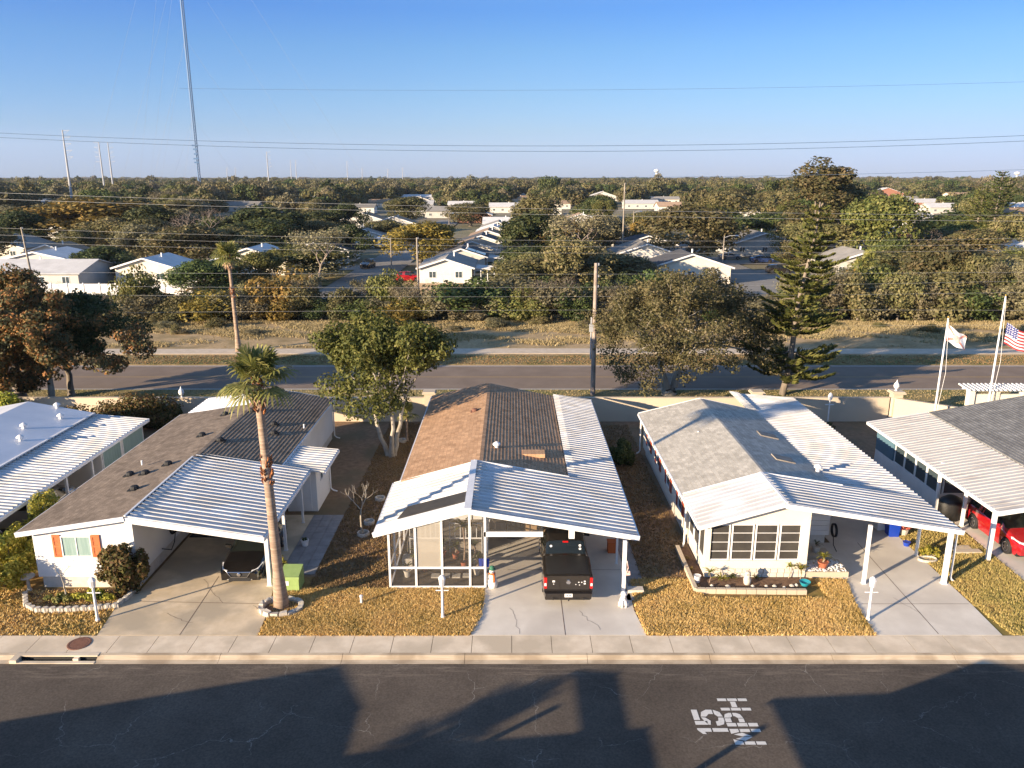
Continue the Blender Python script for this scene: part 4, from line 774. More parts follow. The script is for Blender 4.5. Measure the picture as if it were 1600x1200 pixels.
def front_face(root, yo, hw, zl, zh, m_grille, big=.5, hl=M['lamp_glass']):
    b = MB(); b.hexa([(-big, yo - .02, zl + .04), (big, yo - .02, zl + .04), (big, yo + .1, zl + .04), (-big, yo + .1, zl + .04), (-big * 1.15, yo - .005, zh), (big * 1.15, yo - .005, zh), (big * 1.15, yo + .1, zh), (-big * 1.15, yo + .1, zh)]); g = b.build('grille', m_grille, root)
    b = MB(); b.tube([(-big * 1.2, yo - .03, zh + .01), (-big * .8, yo - .045, zl + .02), (big * .8, yo - .045, zl + .02), (big * 1.2, yo - .03, zh + .01)], .018, 6); b.tube([(-big * 1.2, yo - .03, zh + .01), (big * 1.2, yo - .03, zh + .01)], .012, 6); b.lathe((0, 0, 0), [(.001, 0), (.001, .001)], 4); b.build('grille_trim', M['chrome'], g)
    for s in (1, -1):
        b = MB(); b.hexa([(s * big * 1.22, yo + .0, zh - .12), (s * (hw - .17), yo + .16, zh - .06), (s * (hw - .03), yo + .55, zh + .02), (s * (hw - .30), yo + .50, zh + .02), (s * big * 1.22, yo + .02, zh + .02), (s * (hw - .16), yo + .2, zh + .07), (s * (hw - .03), yo + .65, zh + .15), (s * (hw - .32), yo + .55, zh + .13)]); b.build('headlight', hl, root)
        b = MB(); b.box(s * (hw - .5) - .12, s * (hw - .5) + .12, yo + .01, yo + .08, .30, .38); b.build('fog_lamp', M['lamp_glass'], root)
    b = MB(); b.box(-big * 1.1, big * 1.1, yo - .012, yo + .1, .24, .40); b.build('air_intake', M['black'], root)
sed, yo, hw = car('sedan', 'glossy black sedan parked nose out beneath the left carport', 4.85, 1.83, 1.47,
    [(0, .62), (.15, .72), (.6, .84), (1.35, .95), (2.25, 1.44), (2.9, 1.47), (3.5, 1.42), (4.3, 1.08), (4.85, 1.0)], [(0, .55), (.5, .74), (1.4, .90), (2.5, .95), (3.6, .98), (4.5, 1.0), (4.85, .9)],
    dict(cowl=1.35, rf=2.25, rb=3.5, deck=4.3), (.95, 3.75), .33, M['p_black'])
front_face(sed, yo, hw, .42, .66, M['black'], .42)
b = MB(); b.lathe((0, 0, 0), [(.075, 0), (.08, .012), (.06, .02)], 16); b.v = [(v[0], yo - .04 - v[2], .56 + v[1]) for v in b.v]; b.build('badge', M['chrome'], sed)
sed.location = (-11.72, 30.35 + 4.85 / 2, .02); sed.rotation_euler = (0, 0, R(1))
suv, yo, hw = car('suv', 'red crossover parked nose out under the weathered carport', 4.5, 1.86, 1.68,
    [(0, .75), (.15, .86), (.7, 1.02), (1.2, 1.12), (1.95, 1.62), (2.6, 1.68), (3.9, 1.60), (4.4, 1.15), (4.5, 1.05)], [(0, .68), (.5, .88), (1.3, 1.02), (2.5, 1.08), (3.9, 1.15), (4.5, 1.0)],
    dict(cowl=1.2, rf=1.95, rb=3.9, deck=4.4, pl=[3.2]), (.9, 3.6), .36, M['p_red'], kind='suv', railk=.78)
front_face(suv, yo, hw, .5, .82, M['black'], .45); suv.location = (23.9, 32.5 + 2.25, .02)
trk, yo, hw = car('pickup_truck', 'dark brown pickup truck parked nose in on the middle driveway', 5.85, 2.04, 1.93,
    [(0, 1.0), (.15, 1.12), (.8, 1.2), (1.5, 1.25), (2.15, 1.86), (2.6, 1.92), (3.72, 1.88), (3.98, 1.40), (4.1, 1.37), (5.85, 1.37)], [(0, .9), (.8, 1.12), (1.5, 1.2), (3.9, 1.24), (4.1, 1.34), (5.85, 1.34)],
    dict(cowl=1.5, rf=2.15, rb=3.72, deck=3.98), (1.05, 4.65), .39, M['p_dark'], kind='pickup', railk=.80, cat='pickup truck')
ye = 5.85 / 2
b = MB(); b.box(-.86, .86, ye - .06, ye + .025, .72, 1.36); b.box(-.86, .86, ye - .1, ye + .06, 1.33, 1.39); tg = b.build('tailgate', M['p_dark'], trk)
b = MB(); b.lathe((0, 0, 0), [(.10, 0), (.105, .015), (.07, .025)], 6); b.v = [(v[0], ye + .025 + v[2], 1.12 + v[1] * 1.1) for v in b.v]; b.box(-.045, -.02, ye + .04, ye + .055, 1.07, 1.18); b.box(.02, .045, ye + .04, ye + .055, 1.07, 1.18); b.build('badge', M['chrome'], tg)
b = MB()
for (x, z, r) in ((-.66, 1.14, .035), (-.66, 1.04, .04), (-.54, 1.1, .025), (-.42, 1.1, .025), (-.45, .98, .02), (-.3, 1.0, .02), (.6, 1.14, .05), (.6, 1.02, .02)): b.box(x - r, x + r, ye + .026, ye + .032, z - r * .8, z + r * .8)
b.build('sticker', M['white'], tg)
for s in (1, -1):
    b = MB(); b.hexa([(s * .87, ye - .1, .80), (s * 1.0, ye - .1, .80), (s * .99, ye + .035, .82), (s * .87, ye + .035, .82), (s * .87, ye - .1, 1.30), (s * 1.0, ye - .1, 1.30), (s * .985, ye + .03, 1.30), (s * .87, ye + .03, 1.30)]); tl = b.build('tail_light', M['red_lamp'], trk)
    b = MB(); b.box(s * .935 - .04, s * .935 + .04, ye + .03, ye + .045, .94, 1.06); b.build('reverse_lamp', M['lamp_glass'], tl)
    b = MB(); b.tube([(s * .62, ye - .2, .40), (s * .62, ye + .14, .40)], .045, 10); b.build('exhaust_tip', M['black'], trk)
b = MB(); b.hexa([(-1.0, ye - .05, .50), (1.0, ye - .05, .50), (.94, ye + .2, .52), (-.94, ye + .2, .52), (-1.0, ye - .05, .69), (1.0, ye - .05, .69), (.94, ye + .2, .68), (-.94, ye + .2, .68)]); bp_ = b.build('bumper', M['p_dark'], trk)
b = MB(); b.box(-.16, .16, ye + .2, ye + .212, .53, .68); b.build('license_plate', M['white'], bp_)
b = MB(); b.box(-.10, -.07, ye + .213, ye + .216, .57, .64); b.box(-.04, -.01, ye + .213, ye + .216, .57, .64); b.box(.03, .06, ye + .213, ye + .216, .57, .64); b.box(.09, .11, ye + .213, ye + .216, .57, .64); b.build('plate_number', M['p_blue'], bp_)
b = MB(); b.tube([(0, ye + .1, .45), (0, ye + .32, .45)], .035, 8); b.lathe((0, ye + .3, .47), [(.03, 0), (.035, .05), (.02, .09)], 8); b.build('tow_hitch', M['black'], trk)
b = MB(); b.box(-.12, .12, 3.74 - ye + .0, 3.80 - ye, 1.84, 1.90); b.build('brake_light', M['red_lamp'], trk)
b = MB()
for (x, z) in ((-.62, 1.72), (-.62, 1.60), (.62, 1.70)): yy = np.interp(z, [1.40, 1.88], [3.98, 3.72]) - ye + .03; b.lathe((x, 0, 0), [(.055, 0), (.055, .004)], 12); b.v[-24:] = [(v[0], yy + v[2], z + v[1]) for v in b.v[-24:]]
b.build('window_sticker', M['white'], trk)
trk.rotation_euler = (0, 0, math.pi); trk.location = (gx(881, 31.6, 1.0) , 28.72 + ye, .02)
slv, yo, hw = car('sedan', 'silver car half hidden under the carport at left edge', 4.6, 1.8, 1.45,
    [(0, .62), (.15, .72), (.6, .84), (1.3, .95), (2.15, 1.42), (2.8, 1.45), (3.4, 1.40), (4.1, 1.08), (4.6, 1.0)], [(0, .55), (.5, .74), (1.4, .90), (2.5, .95), (3.6, .98), (4.6, .9)],
    dict(cowl=1.3, rf=2.15, rb=3.4, deck=4.1), (.95, 3.6), .33, M['p_silver'])
front_face(slv, yo, hw, .42, .66, M['black'], .42); slv.location = (-24.2, 37.0, .02)
def copytree(o, parent=None):
    c = o.copy(); COL.objects.link(c); c.parent = parent
    for ch in [k for k in o.children]: copytree(ch, c)
    return c
def farcar(src, paint, p, rz, label, sc=1.0):
    c = src.copy(); COL.objects.link(c); c['label'] = label; c['group'] = 'cars parked in the neighbourhood behind'
    for ch in src.children:
        k = ch.copy(); COL.objects.link(k); k.parent = c
        if ch.name.split('.')[0] in ('body', 'side_mirror'):
            k.material_slots[0].link = 'OBJECT'; k.material_slots[0].material = paint
        if ch.name.split('.')[0] in ('wheel',):
            for g in ch.children: q = g.copy(); COL.objects.link(q); q.parent = k
    c.location = (p[0], p[1], -.02); c.rotation_euler = (0, 0, rz); c.scale = (sc,) * 3; return c
FC = [(suv, 'p_red', (640, 439), 90, 'bright red car parked beside the wooden fence corner'), (suv, 'p_dark', (575, 418), -10, 'dark red car on the far driveway facing the camera'),
      (suv, 'p_white', (598, 387), 90, 'white car by the pale blue house'), (suv, 'p_blue', (1097, 430), 90, 'dark blue car in front of the grey gabled house'),
      (sed, 'p_blue', (1092, 421), 90, 'dark car parked behind the dark blue one'), (sed, 'p_blue', (1190, 410), 90, 'grey blue car on the driveway of the white gabled house'),
      (suv, 'p_dark', (1216, 427), 90, 'black car at the end of the far cul-de-sac'), (sed, 'p_silver', (1018, 352), 90, 'silver car far down the middle street'),
      (suv, 'p_white', (1000, 385), 0, 'white car behind the grey gabled house'), (sed, 'p_silver', (1140, 405), 90, 'silver car under the big olive tree')]
for s, pm, (px, py), rz, lb in FC: p = at(px, py); farcar(s, M[pm], p, R(rz), lb)
# ---------------------------------------------------------------- foliage generators
def leaves(rg, lobes, n, size, flat=0.0, asp=.6, shell=.55):
    vol = np.array([l[1][0] * l[1][1] * l[1][2] for l in lobes]) ** .75; idx = rg.choice(len(lobes), n, p=vol / vol.sum())
    C = np.array([l[0] for l in lobes], float)[idx]; Rr = np.array([l[1] for l in lobes], float)[idx]
    d_ = rg.normal(size=(n, 3)); d_ /= np.linalg.norm(d_, axis=1)[:, None]; r_ = shell + (1.05 - shell) * rg.random(n) ** .6
    P = C + d_ * Rr * r_[:, None]; N = d_ + rg.normal(0, .55, (n, 3)); N[:, 2] += flat; N /= np.linalg.norm(N, axis=1)[:, None]
    T_ = np.cross(N, rg.normal(size=(n, 3))); T_ /= np.linalg.norm(T_, axis=1)[:, None]; Bn = np.cross(N, T_)
    s = (size * rg.uniform(.6, 1.3, n))[:, None]; V = np.empty((n, 4, 3)); V[:, 0] = P - T_ * s; V[:, 1] = P - Bn * s * asp + N * s * .15; V[:, 2] = P + T_ * s; V[:, 3] = P + Bn * s * asp + N * s * .15
    return V.reshape(-1, 3)
def quads_idx(n): return np.arange(n * 4).reshape(-1, 4)
def grow(b, rg, p, d_, ln, r, depth, tips, spread=.55, up=.15, split=3, taper=.62):
    pts = [Vector(p)]; rad = [r]; q = Vector(p); dd_ = Vector(d_).normalized()
    for i in range(4):
        dd_ = (dd_ + Vector(rg.normal(0, .13, 3)) + Vector((0, 0, up * .3))).normalized(); q = q + dd_ * ln / 4; pts.append(q.copy()); rad.append(r * (1 - (1 - taper) * (i + 1) / 4))
        if depth <= 1 and i >= 1: tips.append((q.copy(), depth))
    b.tube(pts, rad, 5 if depth < 2 else 7, cap=False)
    if depth == 0: return
    for k in range(split):
        a = 2 * math.pi * (k + rg.random()) / split; side = dd_.orthogonal().normalized(); side.rotate(Matrix.Rotation(a, 3, dd_))
        nd = (dd_ * (1 - spread * .4) + side * spread * (.7 + .6 * rg.random()) + Vector((0, 0, up))).normalized()
        grow(b, rg, q, nd, ln * (.72 + .2 * rg.random()), r * taper * .82, depth - 1, tips, spread, up, split, taper)
def treemesh(seed, trunk_h, ln, r, depth, spread, up, split, nleaf, lsize, lm, bark, lobe=1.0, zs=.75, ntrunk=1, lean=(0, 0), bare=False, lm2=None, parent=None, dome=None):
    rg = np.random.default_rng(seed); b = MB(); tips = []
    for k in range(ntrunk):
        a = 2 * math.pi * k / ntrunk + rg.random(); o = .05 * ntrunk if ntrunk > 1 else 0
        st = Vector((o * math.cos(a), o * math.sin(a), -.1)); dr_ = Vector((lean[0] + (.32 * math.cos(a) if ntrunk > 1 else 0), lean[1] + (.32 * math.sin(a) if ntrunk > 1 else 0), 1)).normalized()
        b.tube([st, st + dr_ * .35], [r * 1.5, r * 1.08], 8, cap=False)
        pts = [st + dr_ * (.35 + trunk_h * t) + Vector((rg.normal(0, .05), rg.normal(0, .05), 0)) * (t > 0) for t in (0, .35, .7, 1)]
        b.tube(pts, [r * 1.08, r, r * .92, r * .85], 8, cap=False)
        grow(b, rg, pts[-1], dr_, ln, r * .85, depth, tips, spread, up, split)
    tr = b.build('trunk', bark, parent, smooth=True, fixn=False)
    lobes = [((t[0].x, t[0].y, t[0].z), (lobe * rg.uniform(.6, 1.25), lobe * rg.uniform(.6, 1.25), lobe * zs * rg.uniform(.6, 1.2))) for t in tips]
    if dome:
        rx, ry, rz_, zc, K, ox, oy = dome
        for k in range(K):
            dv = rg.normal(size=3); dv /= np.linalg.norm(dv); dv[2] = max(dv[2], -.75); q = rg.uniform(.55, .85); lr = lobe * rg.uniform(.65, 1.3)
            lobes.append(((ox + rx * q * dv[0], oy + ry * q * dv[1], max(zc + rz_ * q * dv[2], lr * zs * .6)), (lr, lr, lr * zs * rg.uniform(.8, 1.15))))
    cr = None
    if not bare:
        V = leaves(rg, lobes, nleaf, lsize, flat=.15); V[:, 2] = np.maximum(V[:, 2], .02); cr = npmesh('crown', V, quads_idx(nleaf), lm, parent)
    return tr, cr
def tree(name, label, loc, cat='tree', rz=0, group=None, zscale=1.0, **kw):
    t = thing(name, label, cat, loc, 0, group); ORG[t] = Vector((0, 0, 0)); treemesh(parent=t, **kw); t.rotation_euler = (0, 0, rz); t.scale = (1, 1, zscale); return t
# fan palm
def fanpalm(name, label, loc, hgt, lean, crownr, nf, r=.2, boots=True, seed=3, dead=14, cat='palm tree'):
    rg = np.random.default_rng(seed); t = thing(name, label, cat, loc); ORG[t] = Vector((0, 0, 0)); b = MB(); n = 22
    pts = [Vector((lean[0] * (k / n) ** 1.3, lean[1] * (k / n), hgt * k / n)) for k in range(n + 1)]
    rad = [r * (1.75 - 3.2 * (k / n)) if k / n < .18 else r * (1.18 - .42 * k / n + .05 * (k % 2)) for k in range(n + 1)]
    b.tube(pts, rad, 12); b.build('trunk', M['palmbark'], t, smooth=True)
    b = MB()
    if boots:
        for (f0, f1, cnt) in ((.56, .68, 70), (.86, 1.0, 90)):
            b = MB()
            for k in range(cnt):
                fr_ = f0 + (f1 - f0) * rg.random(); p = pts[0].lerp(pts[-1], fr_); p.x = lean[0] * fr_ ** 1.3; a = rg.random() * 6.28; o = Vector((math.cos(a), math.sin(a), 0)); rr = r * (1.12 - .42 * fr_)
                b.tube([p + o * rr * .7, p + o * (rr + .06) + Vector((0, 0, .12)), p + o * (rr + .05 + .08 * rg.random()) + Vector((0, 0, .22))], [.045, .03, .012], 4)
            b.build('frond_bases', M['palmboot'], t)
    top = pts[-1]
    def fan(p, dr_, size, droop, V, nseg=16):
        side = dr_.cross(Vector((0, 0, 1))); side = side.normalized() if side.length > .01 else Vector((1, 0, 0)); up_ = side.cross(dr_).normalized()
        for k in range(nseg):
            a = (k / (nseg - 1) - .5) * R(250); d2 = (dr_ * math.cos(a) + side * math.sin(a)).normalized(); l_ = size * (1 - .25 * abs(a) / R(125)) * rg.uniform(.9, 1.1)
            nrm = up_ * .5 * (1 if k % 2 else -1); wv = (side * math.cos(a) - dr_ * math.sin(a)) * size * .06
            m1 = p + d2 * l_ * .55 - Vector((0, 0, droop * l_ * .12)); m2 = p + d2 * l_ * .82 - Vector((0, 0, droop * l_ * .38)); tip = p + d2 * l_ * .98 - Vector((0, 0, droop * l_ * .75))
            V += [p, m1 + wv + nrm * .03, m1 - wv, p + up_ * .01]; V += [m1 + wv + nrm * .03, m2 + wv * .55, m2 - wv * .55, m1 - wv]; V += [m2 + wv * .55, tip, tip, m2 - wv * .55]
    V = []; b = MB()
    for k in range(nf):
        el = R(rg.uniform(-14, 80)) if k > 4 else R(72); a = 2.399 * k + rg.normal(0, .2); dr_ = Vector((math.cos(a) * math.cos(el), math.sin(a) * math.cos(el), math.sin(el)))
        pl = crownr * .5 * rg.uniform(.7, 1.3); p = top + dr_ * pl - Vector((0, 0, .08 * pl)); b.tube([top, top + dr_ * pl * .5, p], [.03, .02, .015], 4); fan(p, (dr_ - Vector((0, 0, .15))).normalized(), crownr * .56, .25 + .45 * (1 - math.sin(el)), V)
    V = np.array([tuple(v) for v in V]); npmesh('fronds', V, quads_idx(len(V) // 4), L['palm'], t); b.build('stalks', L['palm'], t)
    V = []
    for k in range(dead):
        a = rg.random() * 6.28; dr_ = Vector((math.cos(a) * .45, math.sin(a) * .45, -.9)).normalized(); fan(top + Vector((0, 0, -.05)) + dr_ * .3, dr_, crownr * .42, .4, V, 9)
    if V: V = np.array([tuple(v) for v in V]); npmesh('dry_fronds', V, quads_idx(len(V) // 4), L['deadpalm'], t)
    return t
def conifer(name, label, loc, hgt, baser, seed, z0=.15, lean=0, cat='pine tree', nw=22, up=.35, lm=None, dens=34, group=None, prune=()):
    """Norfolk pine: whorls of near horizontal upswept branches with gaps"""
    rg = np.random.default_rng(seed); t = thing(name, label, cat, loc, 0, group); ORG[t] = Vector((0, 0, 0)); b = MB()
    ax = lambda f_: Vector((lean * f_ * hgt + .15 * math.sin(f_ * 9), .1 * math.sin(f_ * 7), hgt * f_))
    b.tube([ax(k / 14) for k in range(15)], [.26 * (1 - .9 * k / 14) * hgt / 15 + .02 for k in range(15)], 8); 
    P = []; D = []
    for wv in range(nw):
        f_ = z0 + (1 - z0) * (wv / nw) ** .95; c_ = ax(f_); rr = baser * (1 - f_) ** .58 * rg.uniform(.68, 1.12) + .4
        if any(a < f_ < b_ for a, b_ in prune): continue
        nb = 6 if rr > 1 else 5
        for k in range(nb):
            if rg.random() < .18: continue
            a = 2 * math.pi * k / nb + wv * .7 + rg.normal(0, .12); l_ = rr * rg.uniform(.6, 1.15); o = Vector((math.cos(a), math.sin(a), 0)); pts = []
            for s in range(7): u = s / 6; pts.append(c_ + o * l_ * u + Vector((0, 0, l_ * (-.10 * math.sin(u * 3.1) + up * u ** 2.2))))
            b.tube(pts, [.05 * (1 - .8 * s / 6) for s in range(7)], 4, cap=False)
            for s in range(int(dens * l_)):
                u = .12 + .88 * rg.random() ** .8; i = min(5, int(u * 6)); p = pts[i].lerp(pts[i + 1], u * 6 - i); sd = o.cross(Vector((0, 0, 1))) * rg.choice([-1, 1]); P.append(p); D.append((o * .5 + sd * rg.uniform(.3, 1) + Vector((0, 0, rg.uniform(.1, .6)))).normalized() * (.55 * (1 - .45 * u) * (l_ ** .4)))
    b.build('trunk', M['bark'], t, smooth=True); P = np.array([tuple(p) for p in P]); D = np.array([tuple(p) for p in D]); n = len(P)
    wv = np.cross(D, rg.normal(size=(n, 3))); wv /= np.linalg.norm(wv, axis=1)[:, None]; wv *= .085; V = np.empty((n, 4, 3)); V[:, 0] = P; V[:, 1] = P + D * .5 + wv; V[:, 2] = P + D; V[:, 3] = P + D * .5 - wv
    npmesh('foliage', V.reshape(-1, 3), quads_idx(n), lm or L['pine'], t); return t
def shrub(name, label, loc, rx, ry, hz, n, size, lm, seed, cat='shrub', group=None, stems=True, nl=9):
    rg = np.random.default_rng(seed); t = thing(name, label, cat, loc, 0, group); ORG[t] = Vector((0, 0, 0)); lobes = []
    for k in range(nl): a = rg.random() * 6.28; q = rg.random() ** .5 * .85; lobes.append(((rx * q * math.cos(a), ry * q * math.sin(a), hz * rg.uniform(.2, .9 - .45 * q)), (rx * rg.uniform(.18, .42), ry * rg.uniform(.2, .42), hz * rg.uniform(.14, .32))))
    V = leaves(rg, lobes, n, size, flat=.2, shell=.35); V[:, 2] = np.maximum(V[:, 2], .02); npmesh('leaves', V, quads_idx(n), lm, t)
    if stems:
        b = MB()
        for l_ in lobes: b.tube([(l_[0][0] * .15, l_[0][1] * .15, 0), (l_[0][0] * .6, l_[0][1] * .6, l_[0][2] * .5), l_[0]], [.03, .022, .01], 4)
        b.build('stem', M['bark'], t)
    return t
# ---------------------------------------------------------------- near trees
p = at(440, 950); fanpalm('fan_palm', 'tall fan palm with curved ringed trunk in a stone ring on the front lawn', p, 9.55, (gx(402, p.y, 9.3) - p.x, .0), 1.55, 34, r=.185, seed=5, dead=4)
p = at(373, 549); fanpalm('fan_palm', 'slender tall palm standing alone on the verge beyond the back road', p, 9.4, (gx(357, p.y, 9.4) - p.x, 0), 1.9, 34, r=.19, seed=8, dead=6)
p = at(636, 690); fanpalm('young_palm', 'small young palm in ring planter beside the multi-stemmed yard tree', p, 1.9, (.05, 0), 1.0, 16, r=.07, boots=False, seed=9, dead=0)
p = at(611, 712); tree('yard_tree', 'leafy tree with pale forked trunks standing in the side yard', p, seed=12, trunk_h=1.3, ln=2.3, r=.15, depth=3, spread=.48, up=.20, split=3, nleaf=34000, lsize=.115, lm=L['yard'], bark=M['palebark'], lobe=.75, ntrunk=3, lean=(-.07, 0), zs=.8, dome=(3.4, 2.9, 3.2, 5.0, 52, -1.2, 0))
p = at(1045, 616); tree('oak_tree', 'broad spreading live oak with forked grey trunk behind the wall at centre right', p, zscale=.92, seed=22, trunk_h=.4, ln=3.3, r=.42, depth=4, spread=.95, up=.10, split=3, nleaf=46000, lsize=.105, lm=L['olive'], bark=M['palebark'], lobe=.8, ntrunk=2, zs=.7, dome=(9.8, 5.4, 2.7, 6.2, 62, .3, 0))
p = at(84, 633); p.y = 57.0; p.x = gx(84, 57); tree('oak_tree', 'oak with orange tinged leaves and pale trunk, right one of the left pair', p, seed=31, trunk_h=1.6, ln=2.3, r=.26, depth=4, spread=.75, up=.05, split=3, nleaf=42000, lsize=.13, lm=L['redoak'], bark=M['palebark'], lobe=.75, zs=.7, dome=(6.6, 3.8, 3.1, 5.0, 52, 2.4, 0))
p = Vector((gx(36, 58.5), 58.5, 0)); tree('oak_tree', 'thick dark trunked oak at the left edge behind the wall', p, seed=37, trunk_h=1.0, ln=2.6, r=.42, depth=4, spread=.78, up=.06, split=3, nleaf=40000, lsize=.13, lm=L['redoak'], bark=M['bark'], lobe=.85, zs=.7, lean=(-.1, 0), dome=(5, 4, 3.0, 5.6, 26, -.5, 0))
p = Vector((gx(112, 61), 61, 0)); tree('oak_tree', 'dark green oak crown leaning over the back road at left', p, seed=41, trunk_h=2.0, ln=2.2, r=.24, depth=3, spread=.7, up=.02, split=4, nleaf=34000, lsize=.13, lm=L['dark'], bark=M['bark'], lobe=.8, zs=.7, dome=(5.6, 3.6, 3.0, 5.2, 46, 1.6, 0))
p = at(1222, 617); conifer('norfolk_pine', 'tall Norfolk pine with tiered branches and slightly leaning trunk', p, 15.2, 3.8, 51, z0=.12, lean=.10, nw=25, up=.16, prune=((.24, .33),), dens=46)
for i, (px, Y, hh, w_, lm, lb) in enumerate(((190, 52.0, 3.4, 3.6, 'croton', 'large reddish green shrub mass by the wall behind the brown roof'), (10, 52, 2.6, 2.2, 'lime', 'yellow green shrub at left edge beside the blue white roof'), (258, 52.5, 2.2, 1.5, 'dark', 'dark green shrub at rear corner of the brown roofed home'))):
    shrub('shrub', lb, (gx(px, Y), Y, 0), w_, w_ * .6, hh, 9000, .10, L[lm], 60 + i, nl=16)
p = at(967, 722); shrub('shrub', 'round green bush between terracotta and grey roofed homes', p, .95, 1.3, 2.0, 4500, .075, L['green'], 66, nl=12)
for i, (px, Y, hh, w_, dd_, n) in enumerate(((25, 30.6, 2.6, 1.0, 2.2, 8000), (85, 33.6, 3.0, 1.0, 1.9, 6000))):
    shrub('hedge_shrub', ['yellow green leafy hedge shrub at left corner of brown roofed home', 'taller green hedge shrub between left carport and brown roof'][i], (gx(px, Y, 1) - (.4 if i else .3), Y, 0), w_, dd_, hh, n, .075, L['lime'], 70 + i, nl=18)
# ---------------------------------------------------------------- garden things
def lamp_post(px, py, label):
    p = at(px, py); t = thing('lamp_post', label, 'lamp post', p, 0, 'white yard lamp posts along the pavement'); b = MB(); b.tube([p, p + Vector((0, 0, 1.45))], [.06, .045], 10); b.lathe((p.x, p.y, 0), [(.09, 0), (.09, .08), (.06, .12)], 10); b.box(p.x - .26, p.x + .26, p.y - .015, p.y + .015, 1.22, 1.25); b.build('pole', M['white'], t)
    b = MB(); b.lathe((p.x, p.y, 1.45), [(.05, 0), (.11, .04), (.13, .28), (.15, .30), (.10, .40), (.03, .46)], 8); b.build('lantern', M['snow'], t); return t
lamp_post(153, 970, 'white yard lamp post in front of the curved shrub bed'); lamp_post(692, 966, 'white yard lamp post in front of the screened porch'); lamp_post(1356, 969, 'white yard lamp post beside the right hand driveway')
c = Vector((-6.9, 17.2, 0)); t = thing('lamp_post', 'white yard lamp post on the opposite side of the street', 'lamp post', c, 0); b = MB(); b.tube([c, c + Vector((0, 0, 1.45))], [.06, .045], 10); b.build('pole', M['white'], t); b = MB(); b.lathe((c.x, c.y, 1.45), [(.05, 0), (.13, .28), (.03, .46)], 8); b.build('lantern', M['snow'], t)
fanpalm('fan_palm', 'palm across the street outside the photo, casting the feathery street shadow', (-18.2, 9.6, 0), 3.9, (.2, 0), 1.35, 26, r=.2, seed=15, boots=False)
# stone ring
p = at(440, 950); n = 15
for k in range(n):
    a = 2 * math.pi * k / n; q = p + Vector((math.cos(a) * .80, math.sin(a) * .62 - .05, 0)); b = MB(); rnd = [random.uniform(.85, 1.15) for _ in range(8)]
    sx_, sy_, sz_ = .17, .11, .17 + .05 * random.random()
    ca, sa = math.cos(a + 1.57), math.sin(a + 1.57); P = []
    for (i, (u, v, w_)) in enumerate([(-1, -1, 0), (1, -1, 0), (1, 1, 0), (-1, 1, 0), (-.85, -.85, 1), (.85, -.85, 1), (.85, .85, 1), (-.85, .85, 1)]): x_ = u * sx_ * rnd[i]; y_ = v * sy_ * rnd[i]; P.append((q.x + x_ * ca - y_ * sa, q.y + x_ * sa + y_ * ca, w_ * sz_ * rnd[i]))
    b.hexa(P); tag(b.build('edging_stone', M['rock'], base=(q.x, q.y, 0)), 'rough pale stone in the ring around the palm trunk', 'stone', 'stones ringing the front palm')
b = MB(); b.lathe((p.x, p.y, 0), [(.66, 0), (.66, .05), (.2, .08)], 16, 1, .8); tag(b.build('mulch_bed', M['dirt'], base=(p.x, p.y, 0)), kind='structure')
# scalloped edging in front of left home
path = [P2(40, 930), P2(41, 948), P2(55, 956), P2(100, 956), P2(150, 953), P2(180, 950), P2(198, 938), P2(214, 922)]
pts = [Vector((*q, 0)) for q in path]; acc = [0]
for a, b_ in zip(pts[:-1], pts[1:]): acc.append(acc[-1] + (b_ - a).length)
s = 0.0
while s < acc[-1]:
    i = max(k for k in range(len(acc)) if acc[k] <= s + 1e-9); i = min(i, len(pts) - 2); q = pts[i].lerp(pts[i + 1], (s - acc[i]) / (acc[i + 1] - acc[i])); dn = (pts[i + 1] - pts[i]).normalized()
    b = MB(); b.beam(q + Vector((0, 0, .09)), q + dn * .26 + Vector((0, 0, .09)), .14, .2); b.tube([q + dn * .13 + dn.cross(Vector((0, 0, 1))) * -.0 + Vector((0, 0, z)) for z in (0, .21)], .10, 8)
    tag(b.build('edging_block', M['rock'], base=(q.x, q.y, 0)), 'scalloped concrete edging block around the curved shrub bed', 'edging block', 'edging blocks of the curved shrub bed'); s += .30
b = MB(); b.prism([(p_.x, p_.y) for p_ in pts] + [(-15.95, 30.15), (-20.2, 30.15)], 'z', -.05, .015); tag(b.build('shrub_bed_soil', M['dirt']), kind='structure')
p = at(188, 930); shrub('croton_shrub', 'bushy reddish croton shrub at front corner of the white home', (p.x + .1, p.y + .25, 0), 1.35, .95, 2.3, 6500, .095, L['croton'], 81, nl=20)
p = at(140, 938); shrub('garden_plant', 'low yellow green plant spreading across the shrub bed', p, .9, .4, .55, 1600, .06, L['lime'], 82)
p = at(98, 940); shrub('garden_plant', 'small yellow plant at left end of the shrub bed', p, .7, .4, .5, 900, .06, L['yel'], 83)
p = at(104, 938); tree('bare_sapling', 'thin leafless sapling before the orange shuttered window', p, cat='sapling', seed=84, trunk_h=.35, ln=.55, r=.035, depth=3, spread=.6, up=.2, split=3, nleaf=10, lsize=.05, lm=L['lime'], bark=M['palebark'], lobe=.3, bare=True)
p = at(46, 922); b = MB(); b.lathe((p.x, p.y, 0), [(.12, 0), (.07, .1), (.06, .5), (.16, .58), (.30, .62), (.30, .66), (.05, .64)], 14); tag(b.build('birdbath', M['rock'], base=p), 'small pale stone birdbath at the left corner of the shrub bed', 'birdbath')
